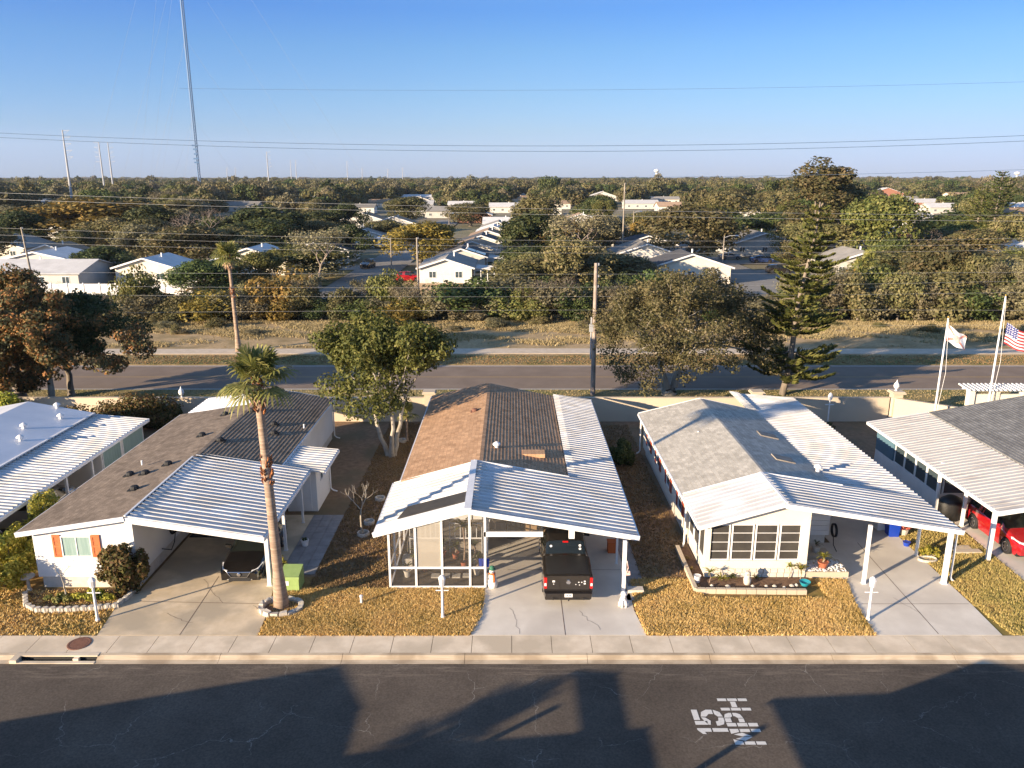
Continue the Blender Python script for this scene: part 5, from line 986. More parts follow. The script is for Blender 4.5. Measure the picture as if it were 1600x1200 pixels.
# utility box
p = at(456, 930); t = thing('utility_box', 'green metal utility cabinet behind the stone ringed palm', 'utility box', (p.x, p.y, 0)); x, y = gx(456, 30.2), 30.3
b = MB(); b.hexa([(x - .42, y - .4, 0), (x + .4, y - .4, 0), (x + .4, y + .45, 0), (x - .42, y + .45, 0), (x - .42, y - .4, .68), (x + .4, y - .4, .68), (x + .4, y + .45, .86), (x - .42, y + .45, .86)]); b.build('cabinet', M['utilgreen'], t)
b = MB(); b.box(x - .28, x - .02, y - .412, y - .402, .30, .50); b.build('label_plate', M['white'], t); b = MB(); b.box(x - .45, x + .43, y - .43, y - .40, .60, .70); b.build('lid_lip', M['utilgreen'], t)
p = at(477, 853); t = thing('potted_plant', 'white flower pot on paver path beside the left carport', 'plant pot', p); b = MB(); b.lathe(p, [(.13, 0), (.18, .28), (.20, .30), (.19, .33), (.16, .30)], 14); b.build('pot', M['white'], t); rg = np.random.default_rng(1); npm = leaves(rg, [((p.x - p.x, 0, .36), (.13, .13, .08))], 60, .05); npmesh('plant', npm, quads_idx(60), L['dark'], t)
p = at(438, 900); shrub('garden_plant', 'small yellow green plant between carport post and palm trunk', (p.x + .1, p.y + .2, 0), .25, .25, .9, 260, .06, L['lime'], 86)
def fern(b_V, rg, p, ln, n, drp=.5):
    for k in range(n):
        a = rg.random() * 6.28; el = rg.uniform(.5, 1.3); o = Vector((math.cos(a) * math.cos(el), math.sin(a) * math.cos(el), math.sin(el)))
        for s in range(6):
            q0 = p + o * ln * s / 6 - Vector((0, 0, drp * ln * (s / 6) ** 2)); q1 = p + o * ln * (s + 1) / 6 - Vector((0, 0, drp * ln * ((s + 1) / 6) ** 2)); sd = o.cross(Vector((0, 0, 1))).normalized() * ln * .16 * (1 - s / 7)
            b_V += [q0, q0.lerp(q1, .5) + sd, q1, q0 + (q1 - q0) * .1]; b_V += [q0, q0.lerp(q1, .5) - sd, q1, q0 + (q1 - q0) * .1]
def frond_plant(name, label, p, ln, n, lm, stem=0, pot=None, cat='plant', seed=1, potr=.16):
    rg = np.random.default_rng(seed); t = thing(name, label, cat, p); z0 = .28 if pot else 0
    if pot: b = MB(); b.lathe(p, [(potr * .7, 0), (potr, .26), (potr * 1.1, .28), (potr * 1.1, .31), (potr * .9, .29)], 14); b.build('pot', pot, t)
    if stem: b = MB(); b.tube([p + Vector((0, 0, z0)), p + Vector((.05, 0, z0 + stem * .5)), p + Vector((-.03, 0, z0 + stem))], [.04, .035, .03] if pot else [.02, .016, .012], 7); b.build('stem', M['palmbark'], t)
    V = []; fern(V, rg, Vector((0, 0, z0 + stem)), ln, n); V = np.array([tuple(v) for v in V]); npmesh('leaves', V, quads_idx(len(V) // 4), lm, t); return t
frond_plant('indoor_palm', 'yellow stemmed palm plant inside the screened porch', Vector((-2.15, 32.0, .02)), .9, 16, L['lime'], 1.7, M['terracotta'], seed=4)
frond_plant('potted_fern', 'leafy plant in porch beside the beige shade screen', Vector((-4.3, 32.4, .02)), .65, 16, L['lime'], .3, M['white'], seed=5)
frond_plant('potted_fern', 'leafy potted plant at right end of the screened porch', Vector((-1.55, 31.4, .02)), .6, 14, L['yel'], .5, M['rock'], seed=6)
frond_plant('potted_fern', 'dark potted plant against porch back wall', Vector((-3.2, 33.0, .02)), .6, 14, L['green'], .4, M['terracotta'], seed=7)
for k, (x, y, l_, n_, st_, pm, lm_) in enumerate(((-4.6, 31.2, .5, 14, .2, 'rock', 'dark'), (-2.6, 32.9, .55, 16, .3, 'terracotta', 'yel'), (-1.7, 32.4, .5, 14, .6, 'rock', 'green'), (-3.9, 31.7, .4, 12, .1, 'terracotta', 'green'))):
    frond_plant('potted_fern', ['dark fern at front left of the screened porch', 'pale green fern beside the porch palm', 'tall green plant near the right porch post', 'small fern behind beige shade screen'][k], Vector((x, y, .02)), l_, n_, L[lm_], st_, M[pm], seed=200 + k)
for k in range(4): b = MB(); x = -3.55 + k * .46; b.box(x, x + .36, 31.05 + .05 * (k % 2), 31.4, .015, .07); tag(b.build('stepping_stone', M['rock'], base=(x, 31.2, 0)), 'square stepping stone on the screened porch floor', 'paving stone', 'stepping stones inside the porch')
b = MB(); b.box(-4.9, -4.45, 31.8, 32.3, .02, .55); tag(b.build('storage_box', M['rock'], base=(-4.7, 32, 0)), 'pale square planter box at left inside screened porch', 'box')
# snowman + shovel
p = at(770, 918); t = thing('snowman_figure', 'snowman garden figure with green hat and orange scarf by the porch corner', 'garden figure', p)
b = MB(); b.lathe(p, [(.10, 0), (.19, .06), (.22, .2), (.19, .36), (.13, .44)], 16); b.lathe(p + Vector((-.02, 0, .40)), [(.12, 0), (.16, .1), (.15, .2), (.10, .3)], 16); b.lathe(p + Vector((-.03, 0, .68)), [(.08, 0), (.115, .07), (.11, .16), (.06, .22)], 16); b.build('body', M['snow'], t, smooth=True)
b = MB(); b.lathe(p + Vector((-.03, 0, .86)), [(.14, 0), (.14, .02), (.10, .03), (.10, .13), (.03, .17)], 14); b.build('hat', M['hatgreen'], t)
b = MB(); b.tube([p + Vector((-.03 + .12 * math.cos(a), .12 * math.sin(a), .68)) for a in np.linspace(0, 6.28, 14)], .035, 6); b.tube([p + Vector((.04, -.13, .68)), p + Vector((.06, -.19, .5)), p + Vector((.05, -.2, .36))], .045, 6); b.build('scarf', M['scarf'], t)
b = MB(); b.tube([p + Vector((-.03, -.11, .78)), p + Vector((-.03, -.2, .77))], [.02, .004], 6); b.build('nose', M['scarf'], t)
t = thing('snow_shovel', 'blue plastic snow shovel held upright beside the snowman figure', 'shovel', p + Vector((-.3, 0, 0))); b = MB(); b.tube([p + Vector((-.18, -.05, .25)), p + Vector((-.34, -.02, .98))], .014, 6); b.build('handle', M['white'], t)
b = MB(); b.hexa([p + Vector(v) for v in ((-.56, -.03, .98), (-.16, -.03, .98), (-.16, .0, 1.0), (-.56, 0, 1.0), (-.60, .07, 1.32), (-.14, .07, 1.32), (-.14, .10, 1.32), (-.60, .10, 1.32))])
for k in range(3): b.beam(p + Vector((-.46 + .11 * k, -.05, 1.0)), p + Vector((-.48 + .12 * k, .06, 1.3)), .02, .03)
b.build('blade', M['blueplastic'], t)
# dog statue
p = at(974, 946); p.x -= .0; t = thing('dog_statue', 'white sitting dog statue in front of the middle carport post', 'statue', p)
b = MB(); b.lathe(p + Vector((0, .06, 0)), [(.14, 0), (.19, .08), (.17, .22), (.12, .36), (.10, .44)], 14, .9, 1.1); b.lathe(p + Vector((0, -.04, .42)), [(.06, 0), (.12, .06), (.125, .14), (.08, .22), (.03, .25)], 12); b.tube([p + Vector((0, -.12, .5)), p + Vector((0, -.24, .47))], [.06, .035], 8)
for s_ in (-1, 1): b.tube([p + Vector((s_ * .07, -.12, .28)), p + Vector((s_ * .08, -.17, .12)), p + Vector((s_ * .08, -.20, 0))], [.045, .04, .045], 7); b.hexa([p + Vector((s_ * .09 + dx_, dy_ - .03, dz_)) for dz_, w_ in ((.50, .02), (.64, .03)) for dx_, dy_ in ((-w_, -.03), (w_, -.03), (w_, .03), (-w_, .03))]); b.tube([p + Vector((s_ * .14, .05, .12)), p + Vector((s_ * .17, -.08, .02))], [.08, .05], 7)
b.build('body', M['snow'], t, smooth=True); b = MB(); b.box(p.x - .015, p.x + .015, p.y - .27, p.y - .24, .46, .49); b.build('nose', M['black'], t)
p = at(977, 886, .9); b = MB(); y = 29.5; q = Vector((gx(979, y, 1.1), y, 1.1)); rg = np.random.default_rng(3)
b.tube([q + Vector((0, 0, .55)), q + Vector((.06, -.02, .25)), q], .02, 5); b.hexa([q + Vector(v) for v in ((-.02, 0, -.12), (.16, 0, -.1), (.16, .02, -.1), (-.02, .02, -.12), (0, 0, .1), (.14, .02, .08), (.14, .04, .08), (0, .02, .1))]); tag(b.build('garden_flag', M['pink'], base=q), 'small pinkish flag hanging from the middle carport post', 'flag')
b = MB(); p = at(992, 925); b.box(p.x - .35, p.x + .35, p.y - .15, p.y + .2, .03, .16); tag(b.build('splash_block', M['newconc'], base=p), 'concrete block step behind the white dog statue', 'concrete block')
b = MB(); b.tube([(gx(565, 28.9), 28.9, 0), (gx(565, 28.9), 28.9, .36)], .055, 10); b.lathe((gx(565, 28.9), 28.9, .36), [(.07, 0), (.07, .05), (.02, .07)], 10); tag(b.build('sewer_cleanout', M['white'], base=(gx(565, 28.9), 28.9, 0)), 'short white pipe standing in lawn left of the screened porch', 'pipe')
# planters in the side yard
for i, (px, py, rr, lb) in enumerate(((568, 836, .30, 'scalloped concrete ring planter around the dead shrub'), (577, 818, .28, 'grey concrete ring just behind the dead shrub planter'), (594, 781, .28, 'concrete ring planter close to the porch roof corner'), (629, 690, .3, 'pale concrete ring around the young palm'))):
    p = at(px, py); b = MB(); b.lathe(p, [(rr, 0), (rr, .16), (rr - .03, .18), (rr - .07, .16), (rr - .08, .04), (.02, .05)], 16); tag(b.build('ring_planter', M['rock'], base=p), lb, 'planter')
p = at(566, 836); tree('dead_shrub', 'pale leafless dead shrub growing from ring planter', p, cat='shrub', seed=91, trunk_h=.35, ln=.7, r=.06, depth=3, spread=.62, up=.25, split=3, nleaf=10, lsize=.05, lm=L['lime'], bark=M['palebark'], lobe=.3, bare=True)
# H3 planter bed
q = [P2(1058, 858), P2(1087, 926), P2(1260, 928)]
b = MB()
t = thing('garden_wall', 'low cream block edging around the sunroom flower bed', 'garden wall', (10.5, 30, 0))
for a, c_ in zip([Vector((*v, .1)) for v in q[:-1]], [Vector((*v, .1)) for v in q[1:]]):
    n = int((c_ - a).length / .42)
    for k in range(n): dlt = (c_ - a) / n; b.beam(a + dlt * k, a + dlt * (k + .95), .17, .22)
b.build('block_course', M['beigewall'], t)
b = MB(); b.prism([q[0], q[1], q[2], (12.9, 31.05), (8.45, 31.05), (8.3, 34)], 'z', -.05, .05); tag(b.build('flower_bed_soil', M['dirt']), kind='structure')
for i, (px, py, ln, n, st, lm, lb) in enumerate(((1108, 912, .45, 8, .5, 'lime', 'tall spiky plant at left end of the flower bed'), (1127, 908, .45, 14, .05, 'lime', 'grassy yellow green plant left of the owl statue'), (1142, 905, .4, 12, .02, 'yel', 'low grassy plant in middle of the flower bed'), (1232, 905, .38, 12, .55, 'lime', 'thin stemmed plant under the third sunroom window'), (1250, 906, .5, 16, .45, 'lime', 'leafy plant at right corner of the flower bed'), (1182, 906, .3, 9, .02, 'yel', 'short dry plant right of the owl statue'), (1070, 875, .3, 10, .02, 'gold', 'orange plant in the side flower bed'), (1080, 893, .25, 8, .02, 'gold', 'small orange plant nearer the bed corner'))):
    p = at(px, py); p.z = .05; frond_plant('garden_plant', lb, p, ln * 1.2, int(n * 1.5), L[lm], st, None, seed=100 + i)
p = at(1167, 914); t = thing('owl_statue', 'white carved animal statue standing in the sunroom flower bed', 'statue', p); b = MB(); b.lathe(p, [(.10, 0), (.15, .1), (.17, .28), (.12, .42), (.14, .5), (.12, .6), (.05, .66)], 14)
for s_ in (-1, 1): b.tube([p + Vector((s_ * .08, 0, .6)), p + Vector((s_ * .1, 0, .72))], [.04, .01], 6)
b.build('body', M['rock'], t, smooth=True)
b = MB(); b.tube([p + Vector((-.05, -.13, .55)), p + Vector((-.05, -.15, .55))], .02, 8); b.tube([p + Vector((.05, -.13, .55)), p + Vector((.05, -.15, .55))], .02, 8); b.build('eye', M['black'], t)
rg = np.random.default_rng(8)
for i, (px, py) in enumerate(((1112, 918), (1137, 919), (1197, 919), (1210, 919), (1237, 918), (1244, 917), (1176, 919), (1225, 921))):
    p = at(px, py); b = MB(); r_ = rg.uniform(.06, .12); b.lathe((p.x, p.y, .04), [(r_ * .8, 0), (r_, .05), (r_ * .6, .1), (.01, .12)], 7); tag(b.build('garden_rock', M['rock'], base=p), 'pale rock lying in the sunroom flower bed', 'rock', 'rocks in the sunroom flower bed')
p = at(1089, 911); b = MB(); b.lathe((p.x, p.y, .05), [(.11, 0), (.15, .3), (.16, .32), (.13, .3)], 12); tag(b.build('flower_pot', M['snow'], base=p), 'white round pot on left side of the flower bed', 'plant pot')
p = at(1257, 916); b = MB(); b.lathe((p.x, p.y, .05), [(.14, 0), (.22, .14), (.24, .18), (.20, .16), (.05, .1)], 14); tag(b.build('flower_pot', M['teal'], base=p), 'teal bowl planter at the front corner of the flower bed', 'plant pot')
st = thing('patio_step', 'low concrete ledge topped with white gravel beside the right driveway', 'step', (13.6, 31.4, 0)); b = MB(); b.box(12.9, 14.75, 31.1, 32.3, 0, .28); b.build('ledge', M['beigewall'], st)
V = []; n = 260; pp = np.c_[rg.uniform(12.95, 14.7, n), rg.uniform(31.15, 32.2, n), np.full(n, .285)]; b = MB()
for k in range(n): r_ = rg.uniform(.02, .05); x, y, z = pp[k]; b.hexa([(x - r_, y - r_, z), (x + r_, y - r_, z), (x + r_, y + r_, z), (x - r_, y + r_, z), (x - r_ * .5, y - r_ * .5, z + r_), (x + r_ * .5, y - r_ * .5, z + r_), (x + r_ * .5, y + r_ * .5, z + r_), (x - r_ * .5, y + r_ * .5, z + r_)])
g = b.build('gravel', M['snow'], st); tag(g, kind='stuff')
p = Vector((13.75, 31.5, .28)); frond_plant('potted_plant', 'yellow green plant in terracotta pot on the gravel ledge', p, .55, 20, L['lime'], .25, M['terracotta'], cat='potted plant', seed=31, potr=.22)
for i, (x, m_, lb) in enumerate(((13.2, 'teal', 'dark leafed plant in teal pot beside the sunroom'), (14.0, 'rock', 'plant in grey pot behind the terracotta one'))): frond_plant('potted_plant', lb, Vector((x, 33.0, .3)), .4, 14, L['dark'], .1, M[m_], cat='potted plant', seed=33 + i, potr=.2)
b = MB(); b.box(12.9, 14.6, 32.6, 33.4, 0, .3); tag(b.build('entry_step', M['beigewall'], base=(13.7, 33, 0)), 'cream block planter shelf under the pots beside sunroom', 'step')
b = MB()
for k in range(4): b.tube([(15.2 - .03 * k, 33.9 + math.cos(a) * .28, .95 + math.sin(a) * .32) for a in np.linspace(0, 6.28, 18)], .02, 5)
b.tube([(15.15, 33.9, .62), (15.1, 33.7, .3), (15.2, 33.5, .05)], .02, 5); tag(b.build('garden_hose', M['black'], base=(15.2, 33.9, 0)), 'coiled hose at the corner of the right home under its carport', 'hose')
# bits at the edge of right carport
p = at(1444, 868); shrub('garden_plant', 'small yellow green bush beside the right carport side post', (p.x + .15, p.y - .1, 0), .5, .5, .7, 900, .06, L['lime'], 121); p = at(1444, 874); b = MB(); b.lathe((p.x + .1, p.y - .1, 0), [(.45, 0), (.45, .1), (.40, .12), (.35, .05)], 14, 1, .6); tag(b.build('ring_planter', M['rock'], base=p), 'half ring of pale stones around the bush by the right carport', 'planter')
p = at(1416, 853); b = MB(); b.lathe(p, [(.12, 0), (.17, .2), (.18, .22), (.1, .2)], 12); tag(b.build('flower_pot', M['blueplastic'], base=p), 'small blue pot at edge of the right driveway', 'plant pot')
p = at(1410, 835); t = thing('potted_plant', 'red and pink flowering potted plant under edge of the right carport', 'potted plant', p); b = MB(); b.lathe(p, [(.2, 0), (.28, .35), (.25, .33)], 12); b.build('pot', M['rock'], t); L['flower'] = leafmat('red_flower_petals', [(.05, .05, .015), (.35, .06, .04), (.4, .25, .18)], pos=4); npmesh('flowers', leaves(rg, [((0, 0, .55), (.4, .35, .3))], 420, .055), quads_idx(420), L['flower'], t)
p = at(1393, 836); t = thing('trash_bin', 'dark blue wheeled bin under the right carport', 'bin', p); b = MB(); b.hexa([(p.x - .22, p.y - .25, 0), (p.x + .22, p.y - .25, 0), (p.x + .22, p.y + .25, 0), (p.x - .22, p.y + .25, 0), (p.x - .28, p.y - .3, .9), (p.x + .28, p.y - .3, .9), (p.x + .28, p.y + .3, .9), (p.x - .28, p.y + .3, .9)]); b.build('body', M['blueplastic'], t); b = MB(); b.box(p.x - .3, p.x + .3, p.y - .33, p.y + .33, .9, .97); b.build('lid', M['blueplastic'], t)
p = at(1378, 826); b = MB(); b.box(p.x - .35, p.x + .3, p.y - .25, p.y + .25, .02, .42); b.box(p.x - .37, p.x + .32, p.y - .27, p.y + .27, .42, .5); tag(b.build('cooler', M['white'], base=p), 'white lidded cooler beside the dark blue bin', 'cooler')
b = MB(); p = at(1386, 903); 
p = at(1400, 872); b = MB(); q = Vector((21.6, 33.6, 0)); b.box(q.x - .9, q.x + .35, q.y - .25, q.y + .1, .0, .1); b.box(q.x - .7, q.x + .1, q.y + .2, q.y + .5, 0, .08); tag(b.build('paving_slab', M['beigewall'], base=q), 'loose pale paving slabs by the weathered carport post', 'paving slab')
# covered grill
p = Vector((gx(1484, 37.2, .6), 37.2, 0)); t = thing('covered_grill', 'barbecue grill under draped black cover beside the red car', 'grill', p); b = MB(); b.lathe(p, [(.42, .03), (.40, .5), (.46, .95), (.40, 1.15), (.2, 1.3), (.04, 1.33)], 12, 1.3, .9); b.build('cover', M['blacktarp'], t, smooth=True); b = MB(); b.tube([p + Vector((-.5, 0, .05)), p + Vector((.5, 0, .05))], .06, 8); b.build('wheel_axle', M['black'], t)
# boxes in middle carport
for i, (x, y, s_, hh, m_, lb) in enumerate(((.1, 35.3, .35, .9, 'blacktarp', 'dark storage bin against the wall inside middle carport'), (.9, 35.4, .3, 1.0, 'cardboard', 'tall cardboard box inside the middle carport'), (-.6, 35.5, .3, .7, 'wood', 'wooden cabinet in the rear corner of middle carport'), (4.7, 33.6, .22, .5, 'scarf', 'reddish box behind the side post of middle carport'))):
    b = MB(); b.box(x - s_, x + s_, y - s_, y + s_, .02, hh); b.box(x - s_ - .02, x + s_ + .02, y - s_ - .02, y + s_ + .02, hh, hh + .05); tag(b.build('storage_box', M[m_], base=(x, y, 0)), lb, 'box')
p = at(1288, 646); b = MB()
for i, (px, Y, r_, lb) in enumerate(((1296, 51.5, .35, 'dark potted plant by wall behind the long white carport'),)): shrub('garden_plant', lb, (gx(px, Y), Y, 0), .5, .4, .8, 400, .07, L['dark'], 140)
p = Vector((gx(1143, 52.6, .5), 52.6, 0)); frond_plant('yucca_plant', 'spiky yellowish plant by wall behind the grey roof ridge', p, 1.2, 26, L['yel'], .6, None, seed=144)
# ---------------------------------------------------------------- flags
def flagpole(px, Y, top_y, label):
    x = gx(px, Y); zt = at(0, top_y, Y=Y).z; t = thing('flagpole', label, 'flagpole', (x, Y, 0)); b = MB(); b.tube([(x, Y, 0), (x, Y, zt * .5), (x, Y, zt)], [.085, .065, .04], 10); b.lathe((x, Y, 0), [(.14, 0), (.14, .1), (.08, .2)], 10); b.build('pole', M['white'], t, smooth=True)
    b = MB(); b.lathe((x, Y, zt), [(.02, 0), (.09, .07), (.09, .12), (.02, .19)], 10); b.build('ball', M['gold'], t); b = MB(); b.tube([(x + .06, Y - .02, 1.2), (x + .32, Y - .05, zt * .55), (x + .05, Y, zt - .05)], .012, 4); b.build('halyard', M['white'], t); return x, zt
def flag(name, label, x, Y, z, w_, h_, colf, ang, mats, seed=0):
    nx, nz = 39, 26; V = []; Fq = []; mi = []
    for j in range(nz + 1):
        for i in range(nx + 1):
            u = i / nx; v = j / nz; wv = .12 * math.sin(u * 7 + v * 2 + seed) * u
            V.append((x + u * w_ * math.cos(ang) + .02, Y + wv + .1 * u, z + (v - 1) * h_ * (1 - .12 * u) + u * w_ * math.sin(ang) + .05 * math.sin(u * 9 + seed)))
    for j in range(nz):
        for i in range(nx): a = j * (nx + 1) + i; Fq.append((a, a + 1, a + nx + 2, a + nx + 1)); mi.append(colf((i + .5) / nx, (j + .5) / nz))
    o = npmesh(name, np.array(V), np.array(Fq), None, mats=mats, midx=np.array(mi)); off = Vector((x, Y, z)); me = o.data; me.transform(Matrix.Translation(-off)); o.location = off; return tag(o, label, 'flag')
x, zt = flagpole(1455, 50.5, 497, 'white flagpole flying the white state flag with red diagonals')
def fl(u, v):
    if ((u - .5) / .17) ** 2 + ((v - .5) / .26) ** 2 < 1: return 2
    return 1 if abs(u - v) < .09 or abs(u - (1 - v)) < .09 else 0
flag('state_flag', 'white flag with red diagonal cross flying on the left flagpole', x, 50.5, zt - .45, 1.7, 1.05, fl, R(-30), [M['flagwhite'], M['saltire'], M['rock']])
x, zt = flagpole(1536, 50.5, 463, 'taller white flagpole at right flying the stars and stripes')
def us(u, v):
    if u < .4 and v > 6 / 13: 
        i = u / .4 * 11 + .5; j = (v - 6 / 13) / (7 / 13) * 9 + .5; return 0 if (int(i) + int(j)) % 2 == 0 and abs(i % 1 - .5) < .34 and abs(j % 1 - .5) < .34 else 2
    return 1 if int(v * 13) % 2 == 0 else 0
flag('national_flag', 'red and white striped flag with starred blue canton on right flagpole', x + .35, 50.5, zt - 1.75, 2.3, 1.4, us, R(-26), [M['flagwhite'], M['flagred'], M['flagblue']], 1)
# ---------------------------------------------------------------- utility poles, lights, wires, towers
def upole(px, Y, ytop, label, lean=0, r=.15, arm=False, m=None, name='utility_pole'):
    x = gx(px, Y); zt = at(0, ytop, Y=Y).z; t = thing(name, label, 'utility pole', (x, Y, 0)); b = MB(); b.tube([(x, Y, 0), (x + lean, Y, zt)], [r, r * .7], 10); b.build('pole', m or M['wood'], t)
    b = MB()
    for z in (zt - .2, zt - 1.1, zt - 1.9): b.lathe((x + lean + r, Y, z), [(.05, 0), (.09, .05), (.05, .1), (.09, .15), (.03, .2)], 8)
    b.build('insulator', M['polesteel'], t)
    if arm: b = MB(); b.tube([(x - .25, Y, 3), (x - .25, Y, zt * .6)], .06, 8); b.box(x - .4, x - .1, Y - .15, Y + .15, 5.2, 5.8); b.build('conduit', M['polesteel'], t)
    return x + lean, zt
upole(926, 61, 411, 'tall pale wooden utility pole beside the back road at centre', arm=True, r=.2, m=M['barebark'])
upole(655, 99, 371, 'thin wooden utility pole left of the wooden fence'); upole(62, 99, 355, 'leaning wooden utility pole at left above the white fence', lean=-.6); upole(972, 165, 286, 'tall thin pole behind the grey gabled house', r=.2)
def street_light(px, Y, ytop, arml, label):
    x = gx(px, Y); zt = at(0, ytop, Y=Y).z; t = thing('street_light', label, 'street light', (x, Y, 0)); b = MB(); b.tube([(x, Y, 0), (x, Y, zt)], [.13, .08], 8); b.build('pole', M['wood'], t); b = MB(); b.tube([(x, Y, zt - .4), (x + arml * .5, Y, zt), (x + arml, Y, zt)], .05, 6); b.build('arm', M['polesteel'], t); b = MB(); b.hexa([(x + arml - .3, Y - .15, zt - .08), (x + arml + .4, Y - .15, zt - .08), (x + arml + .4, Y + .15, zt - .08), (x + arml - .3, Y + .15, zt - .08), (x + arml - .2, Y - .1, zt + .1), (x + arml + .3, Y - .1, zt + .1), (x + arml + .3, Y + .1, zt + .1), (x + arml - .2, Y + .1, zt + .1)]); b.build('lamp_head', M['rim'], t)
street_light(1128, 145, 368, 2.2, 'street light by the dark blue cars'); street_light(612, 150, 371, -2.3, 'street light on the left far street'); street_light(988, 190, 330, 1.6, 'street light far down the middle street')
street_light(702, 250, 333, 1.2, 'thin street light among the distant white roofs')
def wire(pts, Y, label, r=.022, m=None, Yb=None):
    r *= .52
    q = [at(px, py, Y=Y if Yb is None else Y + (Yb - Y) * i / (len(pts) - 1)) for i, (px, py) in enumerate(pts)]
    xs_ = [v.x for v in q]; co = np.polyfit(xs_, [v.z for v in q], min(2, len(q) - 1)); X = np.linspace(xs_[0], xs_[-1], 40); Yv = np.interp(X, xs_, [v.y for v in q])
    b = MB(); b.tube([(x, y, float(np.polyval(co, x))) for x, y in zip(X, Yv)], r, 5); tag(b.build('power_line', m or M['wire'], base=(0, Y, 0), fixn=False), label, 'power line', 'power lines crossing the view')
WL = [([(-60, 298), (540, 322), (1060, 327), (1660, 338)], 100, .024), ([(-60, 308), (540, 331), (1060, 336), (1660, 347)], 100, .024), ([(-60, 354), (653, 373), (1060, 377), (1660, 371)], 99, .018), ([(-60, 365), (653, 383), (1060, 386), (1660, 380)], 99, .018), ([(-60, 376), (653, 393), (1060, 396), (1660, 389)], 99, .018),
      ([(-60, 423), (540, 432), (1060, 424), (1660, 426)], 61, .010), ([(-60, 443), (540, 454), (1060, 443), (1660, 439)], 61, .010), ([(-60, 458), (540, 464), (1060, 462), (1660, 456)], 61, .010), ([(-60, 490), (540, 489), (1060, 481), (1660, 486)], 61, .011), ([(926, 508), (1300, 509), (1660, 507)], 61, .009),
      ([(-60, 205), (600, 226), (1130, 226), (1660, 209)], 160, .09), ([(-60, 212), (600, 233), (1130, 236), (1660, 217)], 160, .09), ([(280, 138), (800, 141), (1660, 126)], 160, .045), ([(480, 277), (900, 278), (1660, 263)], 120, .045)]
for i, (pts, Y, r_) in enumerate(WL):
    lb = ['upper of the two pale wires crossing above the left tree tops', 'lower of the two pale wires crossing above the left tree tops', 'top wire of the three strung between the wooden poles', 'middle wire of the three strung between the wooden poles', 'lowest wire of the three strung between the wooden poles', 'thin wire crossing the centre pole near its top', 'second thin wire down the centre pole', 'third thin wire down the centre pole', 'low wire crossing the hedge line', 'lowest wire running right from the centre pole', 'upper of the paired long wires across the sky', 'lower of the paired long wires across the sky', 'single faint wire high in the sky', 'thin wire just above the horizon'][i]
    wire(pts, Y, lb, r_, M['skywire'] if i in (10, 11, 12, 13) else None)
def pylon(px, Y, ytop, label, arms=5, r=.7, side=1):
    x = gx(px, Y, 20); zt = at(0, ytop, Y=Y).z; t = thing('transmission_pole', label, 'pylon', (x, Y, 0)); b = MB(); b.tube([(x, Y, 0), (x, Y, zt)], [r, r * .35], 8); b.build('pole', M['polesteel'], t); b = MB(); ln = zt * .085
    for k in range(arms): z = zt - .4 - k * zt * .075; b.beam((x - .4 * side, Y, z), (x + ln * side, Y, z + .3), .14, .14); b.beam((x, Y, z - 1.6), (x + ln * side, Y, z + .3), .08, .08)
    b.build('crossarm', M['polesteel'], t)
pylon(106, 360, 203, 'tallest steel transmission pole at left above the trees', side=1); pylon(160, 520, 222, 'left of the paired steel transmission poles', side=-1); pylon(174, 520, 222, 'right of the paired steel transmission poles', side=1); pylon(419, 640, 237, 'steel transmission pole right of the radio mast')
for i, (px, y_) in enumerate(((455, 250), (463, 250), (543, 252), (566, 262), (606, 264), (629, 262), (355, 262), (368, 262))): pylon(px, 1300, y_, 'tiny distant steel transmission pole on the horizon', arms=3, r=.8); bpy.context.scene.collection.objects[-1]
for o in list(COL.objects):
    if o.name.startswith('transmission_pole') and 'tiny' in o.get('label', ''): o['group'] = 'tiny transmission poles on the horizon'
# guyed mast
Y = 900; x = gx(313, Y); t = thing('radio_mast', 'very tall guyed blue-looking lattice radio mast rising out of the frame', 'radio mast', (x, Y, 0)); b = MB(); hgt = 330; s = 1.5
legs = [Vector((x + s * math.cos(a), Y + s * math.sin(a), 0)) for a in (.5, 2.6, 4.7)]
for l_ in legs: b.tube([l_, l_ + Vector((0, 0, hgt))], .55, 5)
z = 0; k = 0
while z < hgt:
    for i in range(3): b.beam(legs[i] + Vector((0, 0, z)), legs[(i + 1) % 3] + Vector((0, 0, z + 3)), .22, .22); b.beam(legs[i] + Vector((0, 0, z)), legs[(i + 1) % 3] + Vector((0, 0, z)), .22, .22)
    z += 3
b.build('lattice', M['tower'], t)
b = MB()
for z, w_ in ((32, 5), (36, 6), (41, 4), (46, 5), (50, 7)): b.box(x - w_ / 2, x + w_ / 2, Y - 2.2, Y - 1.6, z, z + 1.6)
b.build('antenna', M['tower'], t); b = MB()
for a in (.3, 2.4, 4.5):
    for z in (80, 160, 240, 320): b.tube([(x, Y, z), (x + math.cos(a) * z * .62, Y + math.sin(a) * 60, 0)], .07, 4)
b.build('guy_wire', M['wire'], t)
# water towers far
for (px, y_, lb) in ((1025, 264, 'tiny white water tower on the horizon at centre right'), (1587, 268, 'tiny white water tower on the horizon at right edge')):
    Y = 2600; x = gx(px, Y); t = thing('water_tower', lb, 'water tower', (x, Y, 0)); zt = at(0, y_, Y=Y).z; b = MB(); b.lathe((x, Y, zt - 12), [(2, 0), (8, 4), (9, 7), (7, 10), (1, 12)], 14); b.build('tank', M['white'], t); b = MB(); b.tube([(x, Y, 0), (x, Y, zt - 11)], 2.0, 10); b.build('stem', M['white'], t)
